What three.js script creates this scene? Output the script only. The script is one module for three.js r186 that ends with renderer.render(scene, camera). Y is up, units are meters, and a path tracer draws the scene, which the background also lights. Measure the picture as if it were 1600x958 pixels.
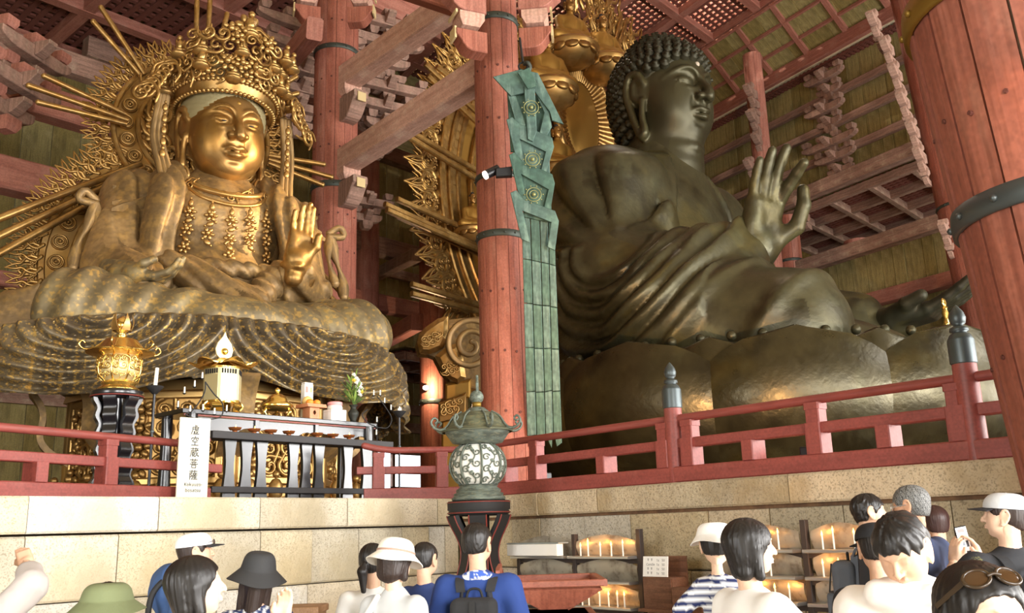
import * as THREE from 'three';
import { mergeGeometries, mergeVertices, toCreasedNormals } from 'three/addons/utils/BufferGeometryUtils.js';
import { RoundedBoxGeometry } from 'three/addons/geometries/RoundedBoxGeometry.js';
import { RectAreaLightUniformsLib } from 'three/addons/lights/RectAreaLightUniformsLib.js';
RectAreaLightUniformsLib.init();

// ------------------------------------------------------------ camera, daylight, exposure
const scene = new THREE.Scene();
const camera = new THREE.PerspectiveCamera(36.96, 1600 / 958, 0.1, 300);
{
  const y = 48.1 * Math.PI / 180, p = 13.68 * Math.PI / 180, r = 1.75 * Math.PI / 180;
  const f = new THREE.Vector3(Math.sin(y) * Math.cos(p), Math.sin(p), -Math.cos(y) * Math.cos(p));
  camera.position.set(0, 1.65, 0);
  camera.up.set(0, 1, 0);
  camera.lookAt(camera.position.clone().add(f));
  camera.rotateZ(-r);
  camera.updateMatrixWorld(true);
}
const renderer = new THREE.WebGLRenderer({ antialias: true });
renderer.toneMapping = THREE.LinearToneMapping;
renderer.toneMappingExposure = 1.12;
renderer.shadowMap.enabled = true;
scene.background = new THREE.Color().setRGB(3.2, 3.5, 3.9);   // bright overcast sky beyond the doors
// daylight falling in through the open doors of the front wall and of the side wall
function doorLight(x, y, z, w, h, power, tx, ty, tz) {
  const l = new THREE.RectAreaLight(new THREE.Color().setRGB(1, .972, .935), power, w, h);
  l.position.set(x, y, z); l.lookAt(tx, ty, tz); scene.add(l); return l;
}
const DOORS_SOUTH = [[-8, 6], [2, 6.5], [14, 8], [27, 8], [39, 6.5]];
for (const [x, w] of DOORS_SOUTH) doorLight(x, 4.1, 15.7, w, 7.8, 25, x, 4.1, -10);
doorLight(34, 18, 15.7, 16, 6, 13, 34, 18, -10);
const DOORS_WEST = [[-4, 6]];
for (const [z, w] of DOORS_WEST) doorLight(-15.7, 3.6, z, w, 7, 12, 10, 3.6, z);

// ------------------------------------------------------------ helpers
function rng(seed) { let s = seed >>> 0; return () => { s = (s + 0x6D2B79F5) >>> 0; let t = s; t = Math.imul(t ^ (t >>> 15), t | 1); t ^= t + Math.imul(t ^ (t >>> 7), t | 61); return ((t ^ (t >>> 14)) >>> 0) / 4294967296; }; }
const R0 = rng(7);
function hash3(x, y, z) { let h = Math.imul(x, 374761393) ^ Math.imul(y, 668265263) ^ Math.imul(z, 2147483629 | 0); h = Math.imul(h ^ (h >>> 13), 1274126177); return ((h ^ (h >>> 16)) >>> 0) / 4294967296; }
const sm = t => t * t * (3 - 2 * t), lerp = (a, b, t) => a + (b - a) * t, clamp = (x, a = 0, b = 1) => Math.max(a, Math.min(b, x));
const smooth = (a, b, x) => sm(clamp((x - a) / (b - a)));
function vnoise(x, y, z) {
  const i = Math.floor(x), j = Math.floor(y), k = Math.floor(z), u = sm(x - i), v = sm(y - j), w = sm(z - k);
  return lerp(lerp(lerp(hash3(i, j, k), hash3(i + 1, j, k), u), lerp(hash3(i, j + 1, k), hash3(i + 1, j + 1, k), u), v),
    lerp(lerp(hash3(i, j, k + 1), hash3(i + 1, j, k + 1), u), lerp(hash3(i, j + 1, k + 1), hash3(i + 1, j + 1, k + 1), u), v), w);
}
function fbm(x, y, z, o = 4) { let s = 0, a = .5, n = 0; for (let i = 0; i < o; i++) { s += a * vnoise(x, y, z + i * 7.3); n += a; a *= .5; x *= 2.03; y *= 2.03; z *= 2.03; } return s / n; }
function pn(x, y, px, py, s) { // periodic 2d value noise
  const i = Math.floor(x), j = Math.floor(y), u = sm(x - i), v = sm(y - j), m = (a, n) => ((a % n) + n) % n;
  const h = (a, b) => hash3(m(a, px), m(b, py), s);
  return lerp(lerp(h(i, j), h(i + 1, j), u), lerp(h(i, j + 1), h(i + 1, j + 1), u), v);
}
function pfbm(u, v, fx, fy, s, o = 4) { let r = 0, a = .5, n = 0; for (let i = 0; i < o; i++) { r += a * pn(u * fx, v * fy, fx, fy, s + i); n += a; a *= .5; fx *= 2; fy *= 2; } return r / n; }
function tex(n, fn, srgb = true) { // fn(u,v) -> [r,g,b] 0..1
  const d = new Uint8Array(n * n * 4);
  for (let j = 0; j < n; j++) for (let i = 0; i < n; i++) { const c = fn(i / n, j / n), o = (j * n + i) * 4; for (let k = 0; k < 3; k++) d[o + k] = clamp(c[k]) * 255; d[o + 3] = 255; }
  const t = new THREE.DataTexture(d, n, n); t.wrapS = t.wrapT = THREE.RepeatWrapping; t.magFilter = THREE.LinearFilter; t.minFilter = THREE.LinearMipmapLinearFilter; t.generateMipmaps = true;
  if (srgb) t.colorSpace = THREE.SRGBColorSpace; t.needsUpdate = true; return t;
}
const mix3 = (a, b, t) => [lerp(a[0], b[0], t), lerp(a[1], b[1], t), lerp(a[2], b[2], t)];
const V3 = a => new THREE.Vector3(a[0], a[1], a[2]);
const add = (a, b) => [a[0] + b[0], a[1] + b[1], a[2] + b[2]], sub = (a, b) => [a[0] - b[0], a[1] - b[1], a[2] - b[2]], mul = (a, s) => [a[0] * s, a[1] * s, a[2] * s];
const dot = (a, b) => a[0] * b[0] + a[1] * b[1] + a[2] * b[2], len = a => Math.hypot(a[0], a[1], a[2]), nrm = a => mul(a, 1 / (len(a) || 1));
const cross = (a, b) => [a[1] * b[2] - a[2] * b[1], a[2] * b[0] - a[0] * b[2], a[0] * b[1] - a[1] * b[0]];
const mixv = (a, b, t) => [lerp(a[0], b[0], t), lerp(a[1], b[1], t), lerp(a[2], b[2], t)];

// ---- objects
const used = {};
function numbered(n) { const k = used[n] = (used[n] ?? -1) + 1; return k ? n + '_' + String(k).padStart(3, '0') : n; }
function thing(name, label, category, pos = [0, 0, 0], turn = 0, group) {
  const o = new THREE.Group(); o.name = numbered(name); o.position.set(...pos); o.rotation.y = turn;
  o.userData = { label, category }; if (group) o.userData.group = group; scene.add(o); return o;
}
function uvBox(g, s = 1) { // box-projected uv in metres
  g = g.index ? g.toNonIndexed() : g; const p = g.attributes.position, n = g.attributes.normal, uv = new Float32Array(p.count * 2);
  for (let i = 0; i < p.count; i += 3) {
    let a = 0, b = 0, c = 0; for (let k = 0; k < 3; k++) { a += Math.abs(n.getX(i + k)); b += Math.abs(n.getY(i + k)); c += Math.abs(n.getZ(i + k)); }
    for (let k = 0; k < 3; k++) {
      const x = p.getX(i + k), y = p.getY(i + k), z = p.getZ(i + k); let u, v;
      if (b >= a && b >= c) { u = x; v = z; } else if (a >= c) { u = z; v = y; } else { u = x; v = y; }
      uv[(i + k) * 2] = u * s; uv[(i + k) * 2 + 1] = v * s;
    }
  }
  g.setAttribute('uv', new THREE.BufferAttribute(uv, 2)); return g;
}
function merge(list) {
  list = list.flat().map(g => { g = g.index ? g.toNonIndexed() : g; if (!g.attributes.uv) g = uvBox(g); for (const k in g.attributes) if (!['position', 'normal', 'uv', 'color'].includes(k)) g.deleteAttribute(k); return g; });
  const anyC = list.some(g => g.attributes.color);
  if (anyC) for (const g of list) if (!g.attributes.color) { g.setAttribute('color', new THREE.BufferAttribute(new Float32Array(g.attributes.position.count * 3).fill(1), 3)); }
  return list.length === 1 ? list[0] : mergeGeometries(list);
}
// part(parent, name, geometry|list in world coordinates, material, local = geometry is already local to parent)
function part(parent, name, geo, mat, local = false) {
  let g = Array.isArray(geo) ? merge(geo) : geo; if (!g.attributes.uv) g = uvBox(g);
  const m = new THREE.Mesh(g, mat); m.name = name; m.castShadow = m.receiveShadow = true;
  if (!local) { const w = new THREE.Vector3(); let o = parent; const off = new THREE.Vector3(); while (o && o !== scene) { off.add(o.position); o = o.parent; } g.translate(-off.x, -off.y, -off.z); }
  parent.add(m); return m;
}
function piece(parent, name, geo, mat, pos, rot, scl) { // shared geometry, placed in the parent's frame
  const m = new THREE.Mesh(geo, mat); m.name = name; m.castShadow = m.receiveShadow = true;
  if (pos) m.position.set(...pos); if (rot) m.rotation.set(...rot); if (scl !== undefined) Array.isArray(scl) ? m.scale.set(...scl) : m.scale.setScalar(scl); parent.add(m); return m;
}
function struct(name, geo, mat) { const m = part(scene, numbered(name), geo, mat, true); m.userData.kind = 'structure'; return m; }
function structGroup(name) { const g = new THREE.Group(); g.name = numbered(name); g.userData.kind = 'structure'; scene.add(g); return g; }
function single(name, label, category, geo, mat, pos, group) { const t = part(scene, numbered(name), geo, mat, true); if (pos) { t.geometry.translate(-pos[0], -pos[1], -pos[2]); t.position.set(...pos); } t.userData = { label, category }; if (group) t.userData.group = group; return t; }
function place(g, pos = [0, 0, 0], rot = [0, 0, 0], s = 1) { const m = new THREE.Matrix4().compose(V3(pos), new THREE.Quaternion().setFromEuler(new THREE.Euler(...rot)), Array.isArray(s) ? V3(s) : new THREE.Vector3(s, s, s)); return g.applyMatrix4(m); }

// ---- geometry builders
function basisGeo(g, o, ex, ey, ez) { return g.applyMatrix4(new THREE.Matrix4().makeBasis(V3(ex), V3(ey), V3(ez)).setPosition(...o)); }
function box(c, s, r = 0, rot) { const g = r ? new RoundedBoxGeometry(s[0], s[1], s[2], 1, r) : new THREE.BoxGeometry(...s); uvB(g); return place(g, c, rot); }
function uvB(g) { return g; }
// prism: polygon (list of [p,q]) swept from a to b; p runs along side, q along up
function prism(poly, a, b, up = [0, 1, 0]) {
  const d = nrm(sub(b, a)), L = len(sub(b, a)); let s = nrm(cross(d, up)); if (len(cross(d, up)) < 1e-4) s = [1, 0, 0]; const u = cross(s, d);
  const pos = [], uv = [], n = poly.length; let acc = 0;
  const pt = (i, t) => add(add(a, mul(d, t * L)), add(mul(s, poly[i % n][0]), mul(u, poly[i % n][1])));
  for (let i = 0; i < n; i++) {
    const e = Math.hypot(poly[(i + 1) % n][0] - poly[i][0], poly[(i + 1) % n][1] - poly[i][1]);
    const A = pt(i, 0), Bq = pt(i + 1, 0), Cc = pt(i + 1, 1), D = pt(i, 1);
    pos.push(...A, ...Cc, ...Bq, ...A, ...D, ...Cc); uv.push(acc, 0, acc + e, L, acc + e, 0, acc, 0, acc, L, acc + e, L); acc += e;
  }
  const tri = THREE.ShapeUtils.triangulateShape(poly.map(q => new THREE.Vector2(q[0], q[1])), []);
  for (const [i, j, k] of tri) { pos.push(...pt(i, 0), ...pt(j, 0), ...pt(k, 0)); pos.push(...pt(i, 1), ...pt(k, 1), ...pt(j, 1)); for (const q of [i, j, k]) uv.push(...poly[q]); for (const q of [i, k, j]) uv.push(...poly[q]); }
  const g = new THREE.BufferGeometry(); g.setAttribute('position', new THREE.Float32BufferAttribute(pos, 3)); g.setAttribute('uv', new THREE.Float32BufferAttribute(uv, 2)); g.computeVertexNormals(); return g;
}
const rect = (w, h, c = 0) => c ? [[-w / 2 + c, -h / 2], [w / 2 - c, -h / 2], [w / 2, -h / 2 + c], [w / 2, h / 2 - c], [w / 2 - c, h / 2], [-w / 2 + c, h / 2], [-w / 2, h / 2 - c], [-w / 2, -h / 2 + c]] : [[-w / 2, -h / 2], [w / 2, -h / 2], [w / 2, h / 2], [-w / 2, h / 2]];
const bar = (a, b, w, h, c = 0, up) => prism(rect(w, h, c), a, b, up);
function rod(a, b, ra, rb = ra, n = 10) { // tapered cylinder a->b with caps and uv in metres
  const L = len(sub(b, a)), g = new THREE.CylinderGeometry(rb, ra, L, n, 1); const uv = g.attributes.uv; for (let i = 0; i < uv.count; i++) uv.setXY(i, uv.getX(i) * 6.283 * Math.max(ra, rb), uv.getY(i) * L);
  g.applyQuaternion(new THREE.Quaternion().setFromUnitVectors(new THREE.Vector3(0, 1, 0), V3(nrm(sub(b, a))))); const m = mixv(a, b, .5); return g.translate(...m);
}
function tubeG(pts, r, seg = 24, rs = 7, closed = false) {
  const c = new THREE.CatmullRomCurve3(pts.map(V3), closed); const g = new THREE.TubeGeometry(c, seg, 1, rs, closed); const rf = typeof r === 'function' ? r : () => r, p = g.attributes.position, q = new THREE.Vector3();
  for (let i = 0; i <= seg; i++) { c.getPointAt(i / seg, q); const rr = rf(i / seg); for (let j = 0; j <= rs; j++) { const k = i * (rs + 1) + j; p.setXYZ(k, q.x + (p.getX(k) - q.x) * rr, q.y + (p.getY(k) - q.y) * rr, q.z + (p.getZ(k) - q.z) * rr); } }
  if (!closed) { const caps = [0, 1].map(t => { const s = new THREE.SphereGeometry(Math.max(rf(t), 1e-4), rs, 4); c.getPointAt(t, q); return s.translate(q.x, q.y, q.z); }); return merge([g, ...caps]); }
  return g;
}
function lathe(profile, n = 24, pos = [0, 0, 0]) { return new THREE.LatheGeometry(profile.map(p => new THREE.Vector2(Math.max(p[0], 1e-4), p[1])), n).translate(...pos); }
function ball(c, r, w = 12, h = 8) { const g = new THREE.SphereGeometry(1, w, h); return place(g, c, [0, 0, 0], r); }
// closed shell from a surface f(u,v) with thickness along the surface normal
function shell(f, nu, nv, th, wrap = false) {
  const P = [], idx = [], e = 1e-3, N = (nu + 1) * (nv + 1), B = [];
  for (let j = 0; j <= nv; j++) for (let i = 0; i <= nu; i++) {
    const u = i / nu, v = j / nv, p = f(u, v), u0 = clamp(u - e), u1 = clamp(u + e), v0 = clamp(v - e), v1 = clamp(v + e);
    const n = nrm(cross(sub(f(u1, v), f(u0, v)), sub(f(u, v1), f(u, v0)))), t = typeof th === 'function' ? th(u, v) : th; P.push(p); B.push(sub(p, mul(n, t)));
  }
  const id = (i, j) => j * (nu + 1) + i;
  for (let j = 0; j < nv; j++) for (let i = 0; i < nu; i++) { const a = id(i, j), b = id(i + 1, j), c = id(i + 1, j + 1), d = id(i, j + 1); idx.push(a, b, c, a, c, d, N + a, N + c, N + b, N + a, N + d, N + c); }
  const edge = (a, b) => idx.push(b, a, N + a, b, N + a, N + b);
  for (let i = 0; i < nu; i++) { edge(id(i, 0), id(i + 1, 0)); edge(id(i + 1, nv), id(i, nv)); }
  if (!wrap) for (let j = 0; j < nv; j++) { edge(id(0, j + 1), id(0, j)); edge(id(nu, j), id(nu, j + 1)); }
  const g = new THREE.BufferGeometry(); g.setAttribute('position', new THREE.Float32BufferAttribute([...P, ...B].flat(), 3)); g.setIndex(idx); return uvBox(toCreasedNormals(g, 1.0));
}
// plate: flat polygon (coplanar world points) with thickness and a small bevel; holes optional
function plate(pts, th, bev = 0, holes = [], nrmHint) {
  const o = pts[0]; let n = [0, 0, 0]; for (let i = 0; i < pts.length; i++) n = add(n, cross(sub(pts[i], o), sub(pts[(i + 1) % pts.length], o))); n = nrm(n);
  if (nrmHint && dot(n, nrmHint) < 0) n = mul(n, -1);
  let ex = nrm(cross(Math.abs(n[1]) > .9 ? [0, 0, 1] : [0, 1, 0], n)); const ey = cross(n, ex);
  const q = p => new THREE.Vector2(dot(sub(p, o), ex), dot(sub(p, o), ey)); const s = new THREE.Shape(pts.map(q)); for (const h of holes) s.holes.push(new THREE.Path(h.map(q)));
  const g = new THREE.ExtrudeGeometry(s, { depth: th, bevelEnabled: bev > 0, bevelSize: bev, bevelThickness: bev, bevelSegments: 1, bevelOffset: -bev, curveSegments: 6 });
  return basisGeo(g, sub(o, mul(n, th)), ex, ey, n);
}
const toW = (n, h) => h; 
// ---- signed distance modelling (surface nets)
const cap = (a, b, ra, rb = ra, k = .1, op = 'u') => {
  const d = sub(b, a), l2 = dot(d, d) || 1e-9, m = Math.max(ra, rb);
  return { k, op, lo: [0, 1, 2].map(i => Math.min(a[i], b[i]) - m), hi: [0, 1, 2].map(i => Math.max(a[i], b[i]) + m), d: (x, y, z) => { const px = x - a[0], py = y - a[1], pz = z - a[2]; const t = clamp((px * d[0] + py * d[1] + pz * d[2]) / l2); return Math.hypot(px - d[0] * t, py - d[1] * t, pz - d[2] * t) - (ra + (rb - ra) * t); } };
};
const ell = (c, r, k = .1, op = 'u', rot) => {
  const M = rot ? new THREE.Matrix4().makeRotationFromEuler(new THREE.Euler(...rot)).invert().elements : null, m = rot ? Math.max(...r) : 0;
  return { k, op, lo: [0, 1, 2].map(i => c[i] - (rot ? m : r[i])), hi: [0, 1, 2].map(i => c[i] + (rot ? m : r[i])), d: (x, y, z) => {
    let px = x - c[0], py = y - c[1], pz = z - c[2]; if (M) { const X = M[0] * px + M[4] * py + M[8] * pz, Y = M[1] * px + M[5] * py + M[9] * pz, Z = M[2] * px + M[6] * py + M[10] * pz; px = X; py = Y; pz = Z; }
    const a = Math.hypot(px / r[0], py / r[1], pz / r[2]), b = Math.hypot(px / (r[0] * r[0]), py / (r[1] * r[1]), pz / (r[2] * r[2])); return b < 1e-9 ? -Math.min(...r) : a * (a - 1) / b; } };
};
const rbx = (c, h, r, k = .1, op = 'u', rot) => {
  const M = rot ? new THREE.Matrix4().makeRotationFromEuler(new THREE.Euler(...rot)).invert().elements : null, m = Math.hypot(...h);
  return { k, op, lo: [0, 1, 2].map(i => c[i] - (rot ? m : h[i])), hi: [0, 1, 2].map(i => c[i] + (rot ? m : h[i])), d: (x, y, z) => {
    let px = x - c[0], py = y - c[1], pz = z - c[2]; if (M) { const X = M[0] * px + M[4] * py + M[8] * pz, Y = M[1] * px + M[5] * py + M[9] * pz, Z = M[2] * px + M[6] * py + M[10] * pz; px = X; py = Y; pz = Z; }
    const qx = Math.abs(px) - h[0] + r, qy = Math.abs(py) - h[1] + r, qz = Math.abs(pz) - h[2] + r; return Math.hypot(Math.max(qx, 0), Math.max(qy, 0), Math.max(qz, 0)) + Math.min(Math.max(qx, qy, qz), 0) - r; } };
};
function spl(pts, n) { const c = new THREE.CatmullRomCurve3(pts.map(V3)); return Array.from({ length: n + 1 }, (_, i) => { const q = c.getPoint(i / n); return [q.x, q.y, q.z]; }); }
function tubeS(pts, r, k = .1, op = 'u', n = 10) { // one primitive: swept sphere along a spline
  const q = spl(pts, n), rf = Array.isArray(r) ? t => { const f = t * (r.length - 1), i = Math.min(Math.floor(f), r.length - 2); return lerp(r[i], r[i + 1], f - i); } : () => r;
  const cs = []; for (let i = 0; i < n; i++) cs.push(cap(q[i], q[i + 1], rf(i / n), rf((i + 1) / n)));
  return { k, op, lo: [0, 1, 2].map(i => Math.min(...cs.map(c => c.lo[i]))), hi: [0, 1, 2].map(i => Math.max(...cs.map(c => c.hi[i]))), d: (x, y, z) => { let m = 1e9; for (const c of cs) { const e = c.d(x, y, z); if (e < m) m = e; } return m; } };
}
function mapPrims(prims, M) { // move primitives by a rigid+uniform-scale matrix (Matrix4)
  const I = M.clone().invert().elements, s = new THREE.Vector3().setFromMatrixScale(M).x;
  return prims.map(p => {
    const b = new THREE.Box3(); for (let i = 0; i < 8; i++) b.expandByPoint(new THREE.Vector3(i & 1 ? p.lo[0] : p.hi[0], i & 2 ? p.lo[1] : p.hi[1], i & 4 ? p.lo[2] : p.hi[2]).applyMatrix4(M));
    return { k: p.k * s, op: p.op, lo: b.min.toArray(), hi: b.max.toArray(), d: (x, y, z) => s * p.d(I[0] * x + I[4] * y + I[8] * z + I[12], I[1] * x + I[5] * y + I[9] * z + I[13], I[2] * x + I[6] * y + I[10] * z + I[14]) };
  });
}
function sdfMesh(prims, cell, opt = {}) {
  const lo = [1e9, 1e9, 1e9], hi = [-1e9, -1e9, -1e9]; for (const p of prims) if (p.op === 'u') for (let i = 0; i < 3; i++) { lo[i] = Math.min(lo[i], p.lo[i] - cell * 3 - (opt.pad || 0)); hi[i] = Math.max(hi[i], p.hi[i] + cell * 3 + (opt.pad || 0)); }
  if (opt.lo) for (let i = 0; i < 3; i++) { lo[i] = Math.max(lo[i], opt.lo[i]); hi[i] = Math.min(hi[i], opt.hi[i]); }
  const n = [0, 1, 2].map(i => Math.ceil((hi[i] - lo[i]) / cell) + 1), BS = 8, G = new Float32Array(n[0] * n[1] * n[2]).fill(1e3), sx = 1, sy = n[0], sz = n[0] * n[1];
  for (let bz = 0; bz < n[2]; bz += BS) for (let by = 0; by < n[1]; by += BS) for (let bx = 0; bx < n[0]; bx += BS) {
    const act = []; let anyU = false; const l = [lo[0] + bx * cell, lo[1] + by * cell, lo[2] + bz * cell], h = l.map(v => v + BS * cell);
    for (const p of prims) { const m = p.k + cell * 2 + (opt.pad || 0); let ok = true; for (let i = 0; i < 3; i++) if (p.lo[i] - m > h[i] || p.hi[i] + m < l[i]) { ok = false; break; } if (ok) { act.push(p); if (p.op === 'u') anyU = true; } }
    if (!anyU) continue;
    for (let z = bz; z < Math.min(bz + BS, n[2]); z++) for (let y = by; y < Math.min(by + BS, n[1]); y++) for (let x = bx; x < Math.min(bx + BS, n[0]); x++) {
      const X = lo[0] + x * cell, Y = lo[1] + y * cell, Z = lo[2] + z * cell; let d = 1e3;
      for (const p of act) {
        const e = p.d(X, Y, Z);
        if (p.op === 'u') { if (p.k > 0) { const hh = Math.max(p.k - Math.abs(d - e), 0) / p.k; d = Math.min(d, e) - hh * hh * p.k * .25; } else d = Math.min(d, e); }
        else if (p.op === 's') { const f = -e; if (p.k > 0) { const hh = Math.max(p.k - Math.abs(d - f), 0) / p.k; d = Math.max(d, f) + hh * hh * p.k * .25; } else d = Math.max(d, f); }
      }
      if (opt.disp && Math.abs(d) < (opt.pad || 0) + cell * 3) d = opt.disp(X, Y, Z, d);
      G[x + y * sy + z * sz] = d;
    }
  }
  const pos = [], idx = [], vid = new Map();
  const off = [0, 1, sy, sy + 1, sz, sz + 1, sz + sy, sz + sy + 1], ed = [[0, 1], [2, 3], [4, 5], [6, 7], [0, 2], [1, 3], [4, 6], [5, 7], [0, 4], [1, 5], [2, 6], [3, 7]];
  for (let z = 0; z < n[2] - 1; z++) for (let y = 0; y < n[1] - 1; y++) for (let x = 0; x < n[0] - 1; x++) {
    const b = x + y * sy + z * sz; let neg = 0; for (let i = 0; i < 8; i++) if (G[b + off[i]] < 0) neg++; if (!neg || neg === 8) continue;
    let cx = 0, cy = 0, cz = 0, c = 0;
    for (const [i, j] of ed) { const a = G[b + off[i]], e = G[b + off[j]]; if ((a < 0) === (e < 0)) continue; const t = a / (a - e), q = k => [k & 1, (k >> 1) & 1, (k >> 2) & 1], p0 = q(i), p1 = q(j); cx += p0[0] + (p1[0] - p0[0]) * t; cy += p0[1] + (p1[1] - p0[1]) * t; cz += p0[2] + (p1[2] - p0[2]) * t; c++; }
    vid.set(b, pos.length / 3); pos.push(lo[0] + (x + cx / c) * cell, lo[1] + (y + cy / c) * cell, lo[2] + (z + cz / c) * cell);
  }
  const quad = (a, b, c, d, f) => { if (a === undefined || b === undefined || c === undefined || d === undefined) return; f ? idx.push(a, b, c, a, c, d) : idx.push(a, c, b, a, d, c); };
  for (let z = 1; z < n[2] - 1; z++) for (let y = 1; y < n[1] - 1; y++) for (let x = 1; x < n[0] - 1; x++) {
    const b = x + y * sy + z * sz, s = G[b] < 0;
    if (s !== (G[b + 1] < 0)) quad(vid.get(b), vid.get(b - sy), vid.get(b - sy - sz), vid.get(b - sz), !s);
    if (s !== (G[b + sy] < 0)) quad(vid.get(b), vid.get(b - sz), vid.get(b - sz - 1), vid.get(b - 1), !s);
    if (s !== (G[b + sz] < 0)) quad(vid.get(b), vid.get(b - 1), vid.get(b - 1 - sy), vid.get(b - sy), !s);
  }
  const g = new THREE.BufferGeometry(); g.setAttribute('position', new THREE.Float32BufferAttribute(pos, 3)); g.setIndex(idx); g.computeVertexNormals();
  if (opt.color) { const nn = g.attributes.normal, c = new Float32Array(pos.length); for (let i = 0; i < pos.length; i += 3) { const q = opt.color(pos[i], pos[i + 1], pos[i + 2], nn.array[i], nn.array[i + 1], nn.array[i + 2]); c[i] = q[0]; c[i + 1] = q[1]; c[i + 2] = q[2]; } g.setAttribute('color', new THREE.BufferAttribute(c, 3)); }
  return uvBox(g, opt.uv || 1);
}

// ------------------------------------------------------------ materials
const rep = (t, x, y = x) => { t.repeat.set(x, y); return t; };
function grainTex(seed, a, b, c, wear = .5) { // painted or bare timber, grain along v
  return tex(512, (u, v) => {
    const g = pfbm(u, v, 48, 3, seed, 3), g2 = pfbm(u, v, 14, 2, seed + 9, 3), m = pfbm(u, v, 5, 5, seed + 20, 4), f = pfbm(u, v, 64, 64, seed + 31, 2);
    let q = mix3(a, b, smooth(.3, .75, g * .6 + g2 * .4)); q = mix3(q, c, wear * smooth(.52, .75, m * .6 + g * .4)); const k = .9 + .2 * f; return [q[0] * k, q[1] * k, q[2] * k];
  });
}
const hx = h => { const c = new THREE.Color(h).convertLinearToSRGB(); return [c.r, c.g, c.b]; };
const bumpWood = rep(tex(256, (u, v) => { const g = pfbm(u, v, 40, 3, 77, 3); return [g, g, g]; }, false), .5);
const bumpRough = rep(tex(256, (u, v) => { const g = pfbm(u, v, 12, 12, 91, 4); return [g, g, g]; }, false), .8);
const S = (o) => new THREE.MeshStandardMaterial(o);
const P_ = (o) => new THREE.MeshPhysicalMaterial(o);
const tRed = rep(grainTex(3, hx('#a86e5d'), hx('#905848'), hx('#b89080'), .45), .5);
const tWeather = rep(grainTex(8, hx('#9a7868'), hx('#785c4e'), hx('#b8a48c'), .7), .5), tPlank = rep(grainTex(12, hx('#9a8c58'), hx('#786c42'), hx('#aea070'), .6), .5);
const tBrown = rep(grainTex(15, hx('#6e5238'), hx('#553d2a'), hx('#80664a'), .5), .5);
const M = {
  red: S({ map: tRed, roughness: .72, bumpMap: bumpWood, bumpScale: .01 }), red2: S({ map: tRed, color: 0xf0dccf, roughness: .72, bumpMap: bumpWood, bumpScale: .01 }), redGrey: S({ map: tRed, color: 0xdcd2ca, roughness: .8, bumpMap: bumpWood, bumpScale: .01 }), red3: S({ map: tRed, color: 0xe2c8bc, roughness: .75, bumpMap: bumpWood, bumpScale: .01 }),
  railRed: S({ map: rep(grainTex(4, hx('#92473f'), hx('#803b34'), hx('#a4645a'), .35), .8), roughness: .5 }),
  weather: S({ map: tWeather, roughness: .85 }), pinkEnd: S({ map: rep(grainTex(9, hx('#c69c88'), hx('#ac8270'), hx('#d6b8a2'), .6), .5), roughness: .85 }), yellowEnd: S({ color: 0xc8b080, roughness: .85 }),
  plank: S({ map: tPlank, roughness: .85 }), plank2: S({ map: tPlank, color: 0xe8e2cc, roughness: .85 }), darkWood: S({ map: tBrown, roughness: .8 }),
  board: S({ color: 0xd8c8a8, roughness: .9 }), lattice: S({ color: 0x6a3a2e, roughness: .85 }),
  iron: S({ color: 0x4a4f48, roughness: .55, metalness: .6 }), ironGrey: S({ color: 0x565d5e, roughness: .45, metalness: .7 }), brass: S({ color: 0x8a6c2c, roughness: .45, metalness: .7 }), nail: S({ color: 0x5a2e24, roughness: .7 }),
  black: S({ color: 0x16151a, roughness: .35 }), blackMat: S({ color: 0x1c1b1b, roughness: .7 }),
  white: S({ color: 0xf2efe8, roughness: .6 }), floor: S({ map: rep(tex(512, (u, v) => { const a = pfbm(u, v, 6, 6, 41, 4), b = pn(u * 128, v * 128, 128, 128, 42); const k = .62 + .16 * a + .1 * b; return [k, k * .97, k * .9]; }), .25), roughness: .6 }),
};
function stoneTex(seed, base, dark, stain) {
  return rep(tex(640, (u, v) => {
    const s = pn(u * 256, v * 256, 256, 256, seed), s2 = pn(u * 110, v * 110, 110, 110, seed + 1), m = pfbm(u, v, 4, 4, seed + 2, 4), w = pfbm(u, v, 7, 7, seed + 6, 4);
    let q = mix3(base, dark, .75 * smooth(.55, .9, s) + .12 * smooth(.5, .9, s2)); q = mix3(q, stain, .8 * smooth(.5, .72, m)); const k = .9 + .22 * w; return [q[0] * k, q[1] * k, q[2] * k];
  }), .4);
}
const bumpStone = rep(tex(512, (u, v) => { const g = pfbm(u, v, 48, 48, 55, 3); return [g, g, g]; }, false), .8);
const stA = stoneTex(21, hx('#dcd8ce'), hx('#aea697'), hx('#d0c6b0')), stB = stoneTex(31, hx('#c2b8a6'), hx('#8c8474'), hx('#ab9a7c'));
const STONES = [stA, stB].map(t => ['#ffffff', '#f4ead2', '#fff6e6', '#e9e3d4'].map(c => S({ map: t, color: new THREE.Color(c), roughness: .85, bumpMap: bumpStone, bumpScale: .008 })));

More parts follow.
